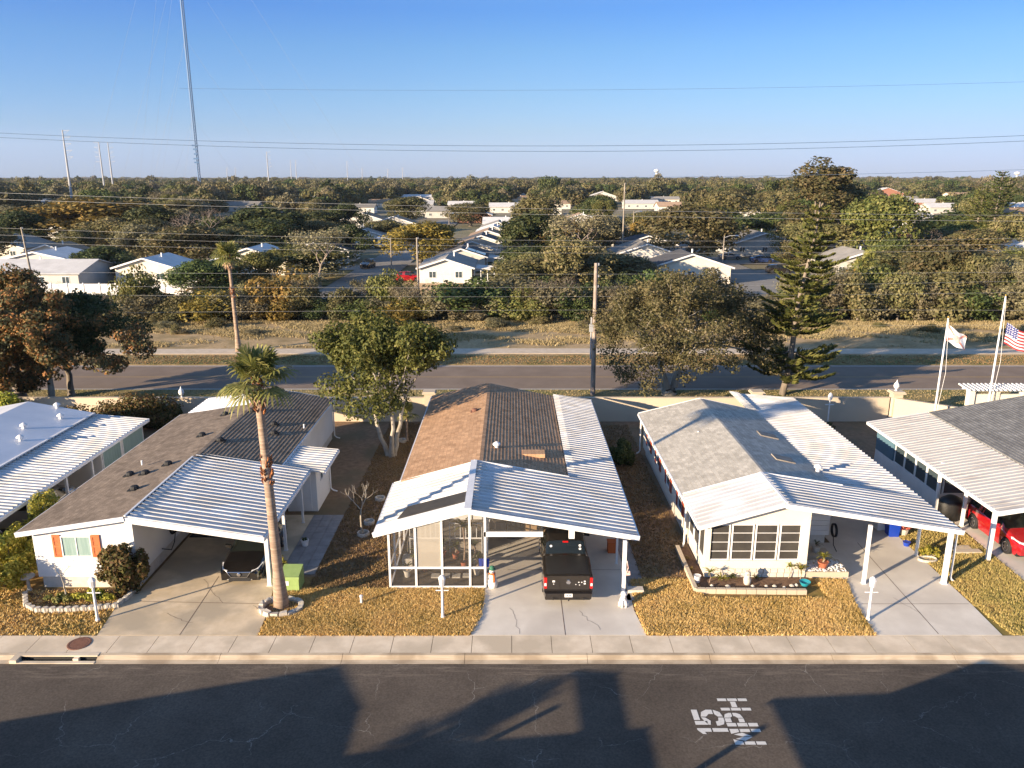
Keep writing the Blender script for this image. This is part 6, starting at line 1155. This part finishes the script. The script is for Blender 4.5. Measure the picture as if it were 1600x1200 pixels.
# ---------------------------------------------------------------- neighbourhood behind
FENCEL = thing('vinyl_fence', 'long white vinyl panel fence on the left beyond the field', 'fence', (gx(150, 116), 116, 0)); xa, xb = gx(-120, 116), gx(302, 116); b = MB(); b.box(xa, xb, 115.97, 116.03, .05, 1.75); b.build('panel', M['white'], FENCEL); x = xa
while x <= xb: b = MB(); b.box(x - .08, x + .08, 115.9, 116.1, 0, 1.9); b.build('post', M['white'], FENCEL); x += 2.4
b = MB(); b.box(xb - .03, xb + .03, 116.1, 128, .05, 1.75); b.build('panel', M['white'], FENCEL)
t = thing('vinyl_fence', 'second white fence behind the blue white roofed houses at left', 'fence', (gx(170, 150), 150, 0)); b = MB(); b.box(gx(120, 146), gx(230, 146), 145.97, 146.03, 0, 2.0); b.build('panel', M['white'], t)
def wfence(px0, px1, Y, hh, label):
    xa, xb = gx(px0, Y), gx(px1, Y); t = thing('wooden_fence', label, 'fence', ((xa + xb) / 2, Y, 0)); b = MB(); x = xa
    while x < xb: b.box(x, x + .15, Y - .02, Y + .02, .03, hh + random.uniform(-.03, .03)); x += .165
    b.build('boards', M['fencewood'], t); b = MB(); b.box(xa, xb, Y + .03, Y + .08, .4, .5); b.box(xa, xb, Y + .03, Y + .08, hh - .4, hh - .3); b.build('rail', M['fencewood'], t)
wfence(656, 722, 116.5, 1.8, 'weathered wooden privacy fence before the white gabled house'); wfence(764, 800, 121, 1.8, 'short wooden fence section right of the white gabled house')
for (x0, x1, y0, y1) in ((-30, -21, 108, 330), (34, 46, 112, 175), (46, 62, 112, 128)): sheet('far_street', x0, x1, y0, y1, -.06 + .004 * (x0 > 40), M['cul'])
for (x0, x1, y0, y1) in ((-21, -15.5, 141, 147), (-21, -15, 158, 163), (28, 34, 132, 144), (46, 56, 138, 150), (46, 56, 160, 168), (-40, -30, 150, 158), (36, 46, 186, 300)): sheet('far_driveway', x0, x1, y0, y1, -.052, M['cul'])
sheet('far_lawn', -20.9, -15, 112, 140.8, -.055, M['field']); sheet('far_lawn', 46.1, 60, 128.2, 137.8, -.055, M['field']); sheet('far_lawn', -52, -30.1, 128, 149, -.055, M['verge'])
HCNT = 0
def fhouse(cx, cy, w_, d_, roof, label, axis='y', hh=2.7, pitch=.32, wall='wallfar', solar=False, group=None, porch=False):
    """gable house; axis = ridge direction"""
    t = thing('house', label, 'house', (cx, cy, 0), 0, group); ov = .5; x0, x1, y0, y1 = cx - w_ / 2, cx + w_ / 2, cy - d_ / 2, cy + d_ / 2; b = MB(); rise = (w_ if axis == 'y' else d_) / 2 * pitch
    if axis == 'y': b.prism([(x0, 0), (x1, 0), (x1, hh), (cx, hh + rise), (x0, hh)], 'y', y0, y1)
    else: b.prism([(y0, 0), (y1, 0), (y1, hh), (cy, hh + rise), (y0, hh)], 'x', x0, x1)
    b.build('wall', M[wall], t); b = MB(); e = .12; dz = ov * pitch
    if axis == 'y':
        for s_ in (-1, 1): xe = cx + s_ * (w_ / 2 + ov); b.hexa([(cx, y0 - ov, hh + rise), (xe, y0 - ov, hh - dz), (xe, y1 + ov, hh - dz), (cx, y1 + ov, hh + rise), (cx, y0 - ov, hh + rise + e), (xe, y0 - ov, hh - dz + e), (xe, y1 + ov, hh - dz + e), (cx, y1 + ov, hh + rise + e)])
    else:
        for s_ in (-1, 1): ye = cy + s_ * (d_ / 2 + ov); b.hexa([(x0 - ov, cy, hh + rise), (x0 - ov, ye, hh - dz), (x1 + ov, ye, hh - dz), (x1 + ov, cy, hh + rise), (x0 - ov, cy, hh + rise + e), (x0 - ov, ye, hh - dz + e), (x1 + ov, ye, hh - dz + e), (x1 + ov, cy, hh + rise + e)])
    rf = b.build('roof', M[roof], t)
    b = MB(); b.lathe((cx + 1, cy, hh + rise - .2), [(.15, 0), (.15, .7), (.2, .72)], 6); b.build('vent_pipe', M['white'], rf)
    if axis == 'y':
        b = MB()
        for s_ in (-1, 1): b.beam((cx, y0 - ov - .04, hh + rise + .03), (cx + s_ * (w_ / 2 + ov), y0 - ov - .04, hh - dz + .03), .06, .25)
        b.build('fascia', M['white'], t)
    f = face('-y', y0); n = max(2, int(w_ / 4))
    for k in range(n):
        u = x0 + w_ * (k + .5) / n
        b = MB(); fbox(b, f, u - .6, u + .6, 1.0, 2.1, -.02, .04); w__ = b.build('window', M['white'], t); b = MB(); fbox(b, f, u - .53, u - .04, 1.07, 2.03, .03, .05); fbox(b, f, u + .04, u + .53, 1.07, 2.03, .03, .05); b.build('pane', M['glass'], w__)
    f = face('-x', x0)
    for k in range(2):
        u = y0 + d_ * (k + .5) / 2; b = MB(); fbox(b, f, u - .6, u + .6, 1.0, 2.1, -.02, .04); b.build('window', M['glass'], t)
    if solar:
        b = MB(); 
        for i in range(3): 
            for j in range(2): xx0 = cx + .8 + j * 1.9; z_ = lambda x: hh + rise - (x - cx) * pitch + e + .06; yy = y0 + 1 + i * 1.3; b.hexa([(xx0, yy, z_(xx0)), (xx0 + 1.8, yy, z_(xx0 + 1.8)), (xx0 + 1.8, yy + 1.2, z_(xx0 + 1.8)), (xx0, yy + 1.2, z_(xx0)), (xx0, yy, z_(xx0) + .05), (xx0 + 1.8, yy, z_(xx0 + 1.8) + .05), (xx0 + 1.8, yy + 1.2, z_(xx0 + 1.8) + .05), (xx0, yy + 1.2, z_(xx0) + .05)])
        b.build('solar_panel', M['solar'], rf)
    if porch: b = MB(); pan_roof(b, x1 + .51, hh - .2, x1 + 4, hh - .5, y0 + .5, y0 + 6.5); b.build('porch_roof', M['whitemetal'], t); b = MB(); b.box(x1 + .01, x1 + 3.7, y0 + .6, y0 + .7, 0, .5); [b.box(x1 + .3 + k * 1.1, x1 + .42 + k * 1.1, y0 + .6, y0 + .7, .5, hh - .5) for k in range(4)]; b.build('porch_frame', M['white'], t)
    return t
HO = []
def H(*a, **k): HO.append((a[0], a[1], max(a[2], a[3]) / 2)); return fhouse(*a, **k)
H(-10.9, 135.5, 8.6, 13, 'rooffar2', 'white gabled house with olive grey roof behind the wooden fence', porch=True)
H(-9.5, 153, 9, 12, 'rooffar4', 'house with black roof and solar panels, second in the middle row', solar=True, porch=True)
H(-8.2, 170, 9, 12, 'rooffar3', 'tan roofed house third in the middle row'); H(-7, 187, 9, 12, 'rooffar4', 'dark roofed house fourth in the middle row', porch=True); H(-6, 204, 9, 12, 'rooffar3', 'brown roofed house fifth in the middle row')
H(-5, 222, 9, 12, 'rooffar1', 'white roofed house sixth in the middle row'); H(-4, 240, 10, 12, 'rooffar2', 'grey roofed house seventh in the middle row'); H(-3, 260, 12, 11, 'rooffar1', 'white roofed house last in the middle row', axis='x')
H(-37, 205, 11, 13, 'rooffar2', 'pale blue grey house left of the far street', porch=True); H(-39, 166, 12, 12, 'rooffar4', 'shadowed dark roofed house left of the street'); H(-47, 146, 13, 10, 'rooffar1', 'low house with white gable trim behind the bare brown tree', wall='cream'); H(-73, 262, 10, 9, 'rooffar3', 'yellowish gable house among trees at left centre', wall='cream')
H(gx(248, 131), 131, 9.5, 9, 'rooffar1', 'cream shed with pale blue roof behind the white fence', hh=3.0, pitch=.3, wall='cream'); H(gx(300, 126), 126, 3.6, 3, 'rooffar1', 'tiny white pavilion right of the cream shed', axis='x', hh=1.9)
H(gx(60, 128), 128, 20, 12, 'rooffar1', 'wide white roofed house behind the left fence', axis='x', hh=2.6, pitch=.25); H(gx(85, 141), 141, 17, 10, 'rooffar1', 'pale blue roofed house behind the wide white roof', pitch=.22); H(gx(15, 172), 172, 14, 12, 'rooffar2', 'shaded tan house at left edge', wall='cream'); H(gx(95, 160), 160, 9, 8, 'rooffar3', 'small white gabled house behind the left utility pole')
H(26, 158, 12, 12, 'rooffar2', 'grey gabled house with white trim right of centre'); H(29.5, 134, 13, 9, 'rooffar4', 'blue black roofed house with orange brown front', wall='cream'); H(30, 180, 12, 12, 'rooffar4', 'dark roofed house behind the grey gabled one'); H(31, 203, 12, 12, 'rooffar2', 'grey low house beside the far middle street')
H(56, 182, 15, 13, 'rooffar2', 'white walled house with wide grey gable right of the cul-de-sac'); H(70, 170, 13, 11, 'rooffar3', 'tan roofed house behind the Norfolk pine', axis='x'); H(61, 141, 12, 10, 'rooffar2', 'white house with green grey hip behind the palms'); H(77, 143, 11, 9, 'rooffar1', 'white house half hidden behind olive trees')
H(100, 152, 14, 12, 'rooffar1', 'house with pale sunlit roof at right edge'); H(96, 205, 14, 11, 'rooffar1', 'white roofed house behind the right conifers', axis='x')
COR = []
rgf = np.random.default_rng(31); WALLS = ['wallfar', 'cream', 'wallfar', 'brick']
for (px, py) in ((430, 352), (560, 333), (606, 324), (700, 340), (722, 328), (742, 347), (792, 332), (830, 324), (848, 335), (868, 326), (1000, 326), (1034, 318), (1046, 331), (1150, 346), (1192, 304), (1372, 328), (1408, 318), (1440, 324), (1468, 333), (1500, 310), (1540, 302), (1462, 303), (1382, 307), (1592, 332), (1110, 312), (380, 330), (470, 316), (90, 322), (250, 312), (1240, 312), (940, 314), (650, 314)):
    p = at(px, py); r_ = ['rooffar1', 'rooffar1', 'rooffar2', 'rooffar3', 'rooffar1'][rgf.integers(5)]; w_ = rgf.uniform(13, 19) * max(1, p.y / 420); HO.append((p.x, p.y, w_ / 2)); COR.append((p.x, p.y, w_ * .5 + 2))
    fhouse(p.x, p.y, w_, rgf.uniform(9, 12), r_, 'far %s roofed house seen between tree crowns' % {'rooffar1': 'white', 'rooffar2': 'grey', 'rooffar3': 'tan'}[r_], axis='xxy'[rgf.integers(3)], hh=3.0, wall=WALLS[rgf.integers(4)], group='far %s roofed houses between tree crowns' % {'rooffar1': 'white', 'rooffar2': 'grey', 'rooffar3': 'tan'}[r_])
def incor(x, Y, mg=0):
    for a, b_, hw_ in COR:
        if 0 < b_ - Y < .36 * b_ and abs(x - a * Y / b_) < hw_ + mg: return True
    return False
rgh = np.random.default_rng(77); roofs = ['rooffar1', 'rooffar2', 'rooffar3', 'rooffar1']; TINT = {'rooffar1': 'white', 'rooffar2': 'grey', 'rooffar3': 'tan'}
cnt = 0
for k in range(400):
    Y = 215 + 520 * rgh.random() ** 1.0; px = rgh.uniform(-20, 1620); x = gx(px, Y)
    if any(abs(x - a) < 13 + c_ and abs(Y - b_) < 13 + c_ for a, b_, c_ in HO): continue
    r_ = roofs[rgh.integers(4)]; HO.append((x, Y, 8)); cnt += 1
    fhouse(x, Y, rgh.uniform(11, 15), rgh.uniform(9, 13), r_, 'distant %s roofed house among the trees' % TINT[r_], axis='xy'[rgh.integers(2)], group='distant %s roofed houses among the trees' % TINT[r_])
    if cnt > 62: break
H_RED = fhouse(gx(1416, 190), 190, 6, 5, 'rooffar3', 'small red brick gabled building above the round green tree', hh=4.5, wall='brick')
# ---------------------------------------------------------------- mid and far trees: prototypes copied
PROT = {}
def proto(key, **kw):
    t = thing('proto_' + key, None, None); ORG[t] = Vector((0, 0, 0)); treemesh(parent=t, **kw); PROT[key] = t; return t
base = dict(trunk_h=1.0, ln=1.8, r=.26, depth=3, spread=.6, up=.15, split=3, nleaf=15000, lsize=.17, bark=M['bark'], lobe=1.05, zs=.85, dome=(4.3, 4.3, 3.3, 4.1, 34, 0, 0))
for key, lm, sd in (('oakA', 'oak', 1), ('oakB', 'olive', 2), ('greenA', 'green', 3), ('darkA', 'dark', 4), ('goldA', 'gold', 5), ('yelA', 'yel', 6), ('oliveB', 'olive', 7), ('brownA', 'brown', 8), ('darkB', 'dark', 9)):
    proto(key, **{**base, 'seed': sd * 13, 'lm': L[lm]})
proto('bareA', **{**base, 'seed': 500, 'lm': L['brown'], 'bare': True, 'depth': 5, 'bark': M['barebark'], 'split': 3, 'r': .22, 'ln': 2.2}); proto('thinA', **{**base, 'seed': 501, 'lm': L['brown'], 'bark': M['barebark'], 'nleaf': 2600, 'lsize': .16, 'depth': 4, 'r': .2, 'ln': 2.4})
proto('tallA', **{**base, 'seed': 502, 'lm': L['oak'], 'trunk_h': 3, 'ln': 2.6, 'up': .5, 'spread': .45, 'nleaf': 15000, 'lobe': .85, 'dome': (3.7, 3.7, 7.0, 7.6, 46, 0, 0)})
bs = dict(trunk_h=.1, ln=.6, r=.08, depth=2, spread=.9, up=.2, split=4, nleaf=9000, lsize=.115, bark=M['bark'], lobe=.7, zs=.9, dome=(2.2, 2.2, 1.7, 1.5, 20, 0, 0))
for key, lm, sd in (('bushA', 'green', 21), ('bushB', 'dark', 22), ('bushC', 'gold', 23), ('bushD', 'yel', 24), ('bushE', 'brown', 25), ('bushF', 'olive', 26)): proto(key, **{**bs, 'seed': sd, 'lm': L[lm]})
DIM = {}
for k, t in PROT.items():
    co = []
    for ch in t.children:
        a = np.empty(len(ch.data.vertices) * 3); ch.data.vertices.foreach_get('co', a); co.append(a.reshape(-1, 3))
    co = np.concatenate(co); DIM[k] = (np.percentile(co[:, 2], 99.5), np.percentile(np.abs(co[:, 0]), 97) * 2)
used = set(); TREES = []
def put(key, x, Y, hgt, wid, label, group=None, name='tree', cat='tree', rz=None):
    src = PROT[key]; hz, wz = DIM[key]; c = src.copy(); c.name = name; COL.objects.link(c)
    for ch in src.children: q = ch.copy(); q.name = ch.name.split('.')[0]; COL.objects.link(q); q.parent = c
    c.location = (x, Y, -.1); c.rotation_euler = (0, 0, random.uniform(0, 6.28) if rz is None else rz); c.scale = (wid / wz, wid / wz, hgt / hz)
    tag(c, label, cat, group); TREES.append((x, Y, wid / 2)); return c
MID = [('goldA', 130, 312, 150, 195, 'large dark golden tree at upper left'), ('darkA', 28, 330, 70, 182, 'dark tree at left edge above the shaded house'), ('darkB', 243, 322, 90, 188, 'dark green tree left of the pale bare tree'), ('bareA', 325, 325, 100, 170, 'broad leafless tree with pale limbs behind the roadside palm'), ('darkA', 412, 322, 95, 190, 'dark round tree right of the pale bare tree'),
       ('thinA', 497, 355, 85, 126, 'twiggy nearly bare brown tree in front of the low tan house'), ('goldA', 657, 348, 88, 158, 'bright golden crowned tree by the far street'), ('darkB', 545, 352, 60, 168, 'dark bushy tree left of the far street'), ('darkA', 838, 333, 80, 150, 'dark green tree right of the middle house row'), ('thinA', 905, 330, 90, 140, 'tall half bare olive brown tree behind the centre pole'), ('oliveB', 900, 372, 95, 116, 'olive tree at the hedge left of the centre pole'),
       ('oakB', 1075, 322, 115, 160, 'big olive gold tree behind the blue black roof'), ('greenA', 1198, 333, 72, 205, 'round green tree above the wide grey gable'), ('tallA', 1266, 252, 92, 172, 'tallest tree, rising above the horizon behind the Norfolk pine'), ('tallA', 1306, 288, 84, 180, 'second tall tree beside the highest one'), ('yelA', 1378, 305, 100, 150, 'yellow green feathery tree right of the Norfolk pine'), ('greenA', 1393, 372, 52, 135, 'bright green round tree below the brick building'),
       ('oakA', 1470, 375, 95, 104, 'olive tree with pale trunk behind the flagpoles'), ('darkA', 1384, 415, 52, 108, 'dark round tree in front of the white house'), ('oakA', 1345, 330, 70, 200, 'green tree behind the feathery yellow one'), ('oakB', 1520, 400, 70, 100, 'olive brown tree between the two flagpoles'), ('greenA', 1585, 425, 70, 99, 'bright green tree at right edge above the flag'), ('bareA', 1440, 350, 70, 150, 'greyish bare tree behind the olive ones'),
       ('darkB', 1490, 330, 90, 190, 'dark green tree below the right conifer'), ('oakB', 1590, 335, 70, 160, 'olive tree at upper right edge'), ('darkA', 165, 385, 70, 134, 'green tree with shaggy crown behind the white fence'), ('oakA', 600, 345, 60, 210, 'tree left of the golden crowned tree'), ('brownA', 940, 340, 60, 175, 'reddish brown tree left of the thin tall pole'), ('oakB', 1015, 330, 60, 230, 'olive tree right of the thin tall pole'), ('bareA', 848, 308, 90, 240, 'wide pinkish bare crown above the middle house row'),
       ('oakA', 735, 318, 60, 290, 'green tree above the middle row roofs'), ('goldA', 1000, 345, 30, 185, 'small golden tree by the middle street'), ('oakB', 1130, 300, 80, 260, 'olive tree above the big olive gold tree'), ('darkB', 500, 330, 60, 240, 'dark tree above the twiggy brown tree'), ('oakA', 1250, 375, 60, 150, 'dark green tree left of the Norfolk pine top')]
for key, px, top, wp, Y, lb in MID:
    zt = at(px, top, Y=Y).z; put(key, gx(px, Y, 4), Y, zt, wp / F * Y * 1.03, lb)
# hedge line shrubs and small trees
rgt = np.random.default_rng(5); x = -78.0; HK = ['bushA', 'bushB', 'bushD', 'bushF', 'bushE', 'bushE', 'bushB', 'bushF', 'bushA', 'bushC', 'bushE']; NM = {'bushA': 'green', 'bushB': 'dark green', 'bushC': 'golden', 'bushD': 'yellow green', 'bushE': 'dry brown', 'bushF': 'olive'}
put('bushD', gx(212, 98, 2), 98, 6.0, 5.0, 'vine covered column shaped tree before the white fence', name='tree'); put('bushD', gx(612, 99, 2), 99, 5.6, 5.0, 'shaggy yellow green tree left of thin utility pole'); put('bushC', gx(440, 98, 2), 98, 5.2, 5.6, 'golden bushy tree right of the roadside palm'); put('bushA', gx(740, 97, 2), 97, 4.6, 7.4, 'large green bush right of the wooden fence'); put('bushF', gx(1465, 97, 2), 97, 5.5, 8, 'olive thicket behind the left flag')
while x < 80:
    k = HK[rgt.integers(len(HK))]; px = 800 + x / 95 * F; hh = rgt.uniform(2.0, 4.0) + (1.8 if px > 1300 else .6 if px > 780 else 0)
    if 20 < px < 300: hh = min(hh, 3.0)
    if 1090 < px < 1250: hh *= .55
    put(k, x, rgt.uniform(94.5, 97), hh, rgt.uniform(3.6, 5.6), '%s shrub in the hedge line along the field' % NM[k], '%s shrubs in the hedge line' % NM[k], 'shrub', 'shrub'); x += rgt.uniform(2.0, 3.0)
x = -80.0
while x < 84:
    k = HK[rgt.integers(len(HK))]; px = 800 + x / 102 * F; hh = rgt.uniform(2.6, 4.6) + (2.0 if px > 1280 else 1.0 if px > 780 else 0)
    if px < 305: hh = 2.4
    if 505 < px < 730 or 1090 < px < 1260: hh = rgt.uniform(1.8, 2.8)
    put(k, x, rgt.uniform(100, 106), hh, rgt.uniform(4, 6.5), '%s bush behind the front hedge row' % NM[k], '%s bushes behind the front hedge row' % NM[k], 'shrub', 'shrub'); x += rgt.uniform(3.4, 5.0)
for k in range(22):
    x = rgt.uniform(-60, 78); put('thinA' if k % 2 else 'bareA', x, rgt.uniform(95, 104), rgt.uniform(3.6, 5.4) + (2 if x > 40 else 0), rgt.uniform(3.2, 5), '%s in the hedge belt behind the field' % ('twiggy small tree' if k % 2 else 'leafless small tree'), '%s in the hedge belt' % ('twiggy small trees' if k % 2 else 'leafless small trees'))
for (px, Y, top) in ((1340, 118, 440), (1352, 119, 430)): z_ = at(px, top - 22, Y=Y).z; fanpalm('fan_palm', 'palm in front of the white house, %s of two' % ('left' if px == 1340 else 'right'), (gx(px, Y), Y, 0), z_, (0, 0), 2.0, 26, r=.22, boots=False, seed=px, dead=6)
for (px, Y, hh, rr, lb) in ((1545, 165, 0, 6.2, 'tall dense conifer at upper right breaking the horizon'), (1520, 170, -3, 5.4, 'shorter conifer left of the tall right one')): z_ = at(px, 266 if hh == 0 else 290, Y=Y).z; conifer('conifer', lb, (gx(px, Y), Y, 0), z_, rr, px, z0=.1, nw=30, up=.25, dens=24, lm=L['yel' if hh else 'green'])
for k in range(26):
    kk = ['bushE', 'bushF', 'bushE'][rgt.integers(3)]; Y = rgt.uniform(86, 93.5); x = rgt.uniform(-72, 72)
    put(kk, x, Y, rgt.uniform(.5, 1.3), rgt.uniform(.9, 2.2), '%s weed clump in the dry field' % NM[kk], '%s weed clumps in the dry field' % NM[kk], 'weed_clump', 'weeds')
# fill trees (individuals)
KS = ['oakA', 'oakB', 'greenA', 'darkA', 'oliveB', 'darkB', 'goldA', 'yelA', 'thinA', 'tallA', 'oakA', 'oakB', 'brownA']; KN = {'oakA': 'green oak', 'oakB': 'olive oak', 'greenA': 'bright green tree', 'darkA': 'dark green tree', 'oliveB': 'olive tree', 'darkB': 'dark bushy tree', 'goldA': 'golden tree', 'yelA': 'yellow green tree', 'thinA': 'twiggy thin tree', 'tallA': 'tall narrow tree', 'brownA': 'dry brown tree'}
def ok(x, Y, r_):
    if any(abs(x - a) < c_ + r_ * .7 and abs(Y - b_) < c_ + r_ * .7 for a, b_, c_ in HO): return False
    if -32 < x < -20 and 108 < Y < 330: return False
    if 33 < x < 47 and 112 < Y < 300: return False
    if -22 < x < -2 and 110 < Y < 270: return False
    if 20 < x < 64 and 110 < Y < 150: return False
    if Y > 170 and any(abs(x - a) < c_ + r_ * .5 and 0 < b_ - Y < 34 for a, b_, c_ in HO): return False
    if incor(x, Y, r_ * .6): return False
    return all((x - a) ** 2 + (Y - b_) ** 2 > (.62 * (r_ + c_)) ** 2 for a, b_, c_ in TREES)
cnt = 0
for k in range(6000):
    Y = 112 + 330 * rgt.random() ** 1.25; px = rgt.uniform(-60, 1660); x = gx(px, Y); wd = rgt.uniform(6.5, 14)
    if not ok(x, Y, wd / 2): continue
    if px < 310 and Y < 150: continue
    key = KS[rgt.integers(len(KS))]; hh = min(wd * rgt.uniform(.65, .95) + (2 if Y > 300 else 0), 5.5 if Y < 150 else 8 if Y < 200 else 12)
    put(key, x, Y, hh, wd, '%s standing among the suburb roofs' % KN[key], '%ss scattered through the suburb' % KN[key]); cnt += 1
    if cnt >= 135: break
# air
b = MB(); b.box(-7700, 7700, -320, 8000, -1.5, 336); hz = b.build('haze', None or [], None); tag(hz, kind='stuff')
hm = bpy.data.materials.new('haze_air'); hm.use_nodes = True; ht = hm.node_tree; ht.nodes.remove(ht.nodes['Principled BSDF']); pv = ht.nodes.new('ShaderNodeVolumePrincipled')
pv.inputs['Color'].default_value = (.80, .87, 1, 1); pv.inputs['Density'].default_value = .00006; pv.inputs['Anisotropy'].default_value = .2; ht.links.new(pv.outputs[0], ht.nodes['Material Output'].inputs['Volume']); hz.data.materials.append(hm)
# far woodland as one stuff object: instances on points
low = bpy.data.collections.new('woodland_kinds')
for i, (lm, sd) in enumerate((('oak', 71), ('olive', 72), ('dark', 73), ('oak', 74), ('brown', 75), ('olive', 76), ('green', 77))):
    rg = np.random.default_rng(sd); lob = []
    for k in range(13): a = rg.random() * 6.28; q = rg.random() ** .5 * 3.6; lob.append(((q * math.cos(a), q * math.sin(a), rg.uniform(3.5, 7.5) - q * .35), (rg.uniform(1.2, 2.4), rg.uniform(1.2, 2.4), rg.uniform(1.0, 1.8))))
    o = npmesh('woodland_tree', leaves(rg, lob, 1500, .46, flat=.2, shell=.55), quads_idx(1500), L[lm]); COL.objects.unlink(o); low.objects.link(o)
rg = np.random.default_rng(99); PT = []; SC = []
cell = []
Y = 300.0
while Y < 6500:
    st = max(7.5, Y * .0125); X = np.arange(-Y * .72 - 20, Y * .72 + 20, st * (1 if Y < 1500 else 1.0))
    for x in X:
        xx = x + rg.normal(0, st * .35); yy = Y + rg.normal(0, st * .35)
        if any(abs(xx - a) < c_ + 3 and -c_ - 34 < yy - b_ < c_ + 4 for a, b_, c_ in HO): continue
        if Y < 460 and any((xx - a) ** 2 + (yy - b_) ** 2 < (c_ + 2) ** 2 for a, b_, c_ in TREES): continue
        if 33 < xx < 49 and Y < 420: continue
        if Y < 700 and incor(xx, yy, 2): continue
        s_ = rg.uniform(.75, 1.55) * max(1, st / 13); PT.append((xx, yy, -.5)); SC.append((s_ * rg.uniform(.9, 1.3), s_ * rg.uniform(.9, 1.3), min(s_, 1.5) * rg.uniform(.75, 1.25) * (1.35 if rg.random() < .04 else 1)))
    Y += st * (.9 if Y < 1500 else 1.5)
print('woodland', len(PT), 'trees', len(TREES))
me = bpy.data.meshes.new('far_woodland'); me.from_pydata(PT, [], []); at_ = me.attributes.new('isc', 'FLOAT_VECTOR', 'POINT'); at_.data.foreach_set('vector', np.array(SC, dtype=np.float32).ravel())
wo = bpy.data.objects.new('far_woodland', me); COL.objects.link(wo); tag(wo, 'distant woodland of mixed trees reaching to the flat horizon', 'woodland', kind='stuff')
ng = bpy.data.node_groups.new('woodland_nodes', 'GeometryNodeTree'); ng.interface.new_socket('Geometry', in_out='INPUT', socket_type='NodeSocketGeometry'); ng.interface.new_socket('Geometry', in_out='OUTPUT', socket_type='NodeSocketGeometry')
gi = ng.nodes.new('NodeGroupInput'); go = ng.nodes.new('NodeGroupOutput'); ip = ng.nodes.new('GeometryNodeInstanceOnPoints'); ci = ng.nodes.new('GeometryNodeCollectionInfo'); ci.inputs[0].default_value = low; ci.inputs[1].default_value = True; ci.inputs[2].default_value = True
rv = ng.nodes.new('FunctionNodeRandomValue'); rv.data_type = 'FLOAT_VECTOR'; rv.inputs[1].default_value = (0, 0, 6.28); ri = ng.nodes.new('FunctionNodeRandomValue'); ri.data_type = 'INT'
for s_ in ri.inputs:
    if s_.name == 'Max' and s_.type == 'INT': s_.default_value = 6
    if s_.name == 'Min' and s_.type == 'INT': s_.default_value = 0
na = ng.nodes.new('GeometryNodeInputNamedAttribute'); na.data_type = 'FLOAT_VECTOR'; na.inputs[0].default_value = 'isc'
mp_ = ng.nodes.new('GeometryNodeMeshToPoints'); ng.links.new(gi.outputs[0], mp_.inputs[0]); ng.links.new(mp_.outputs[0], ip.inputs['Points']); ng.links.new(ci.outputs[0], ip.inputs['Instance']); ip.inputs['Pick Instance'].default_value = True
ng.links.new([s_ for s_ in ri.outputs if s_.type == 'INT'][0], ip.inputs['Instance Index']); ng.links.new(rv.outputs[0], ip.inputs['Rotation']); ng.links.new(na.outputs[0], ip.inputs['Scale']); ng.links.new(ip.outputs[0], go.inputs[0])
md = wo.modifiers.new('woodland', 'NODES'); md.node_group = ng
# prototypes were only sources for copies: drop the sources themselves
for t in PROT.values():
    for ch in list(t.children): bpy.data.objects.remove(ch)
    bpy.data.objects.remove(t)
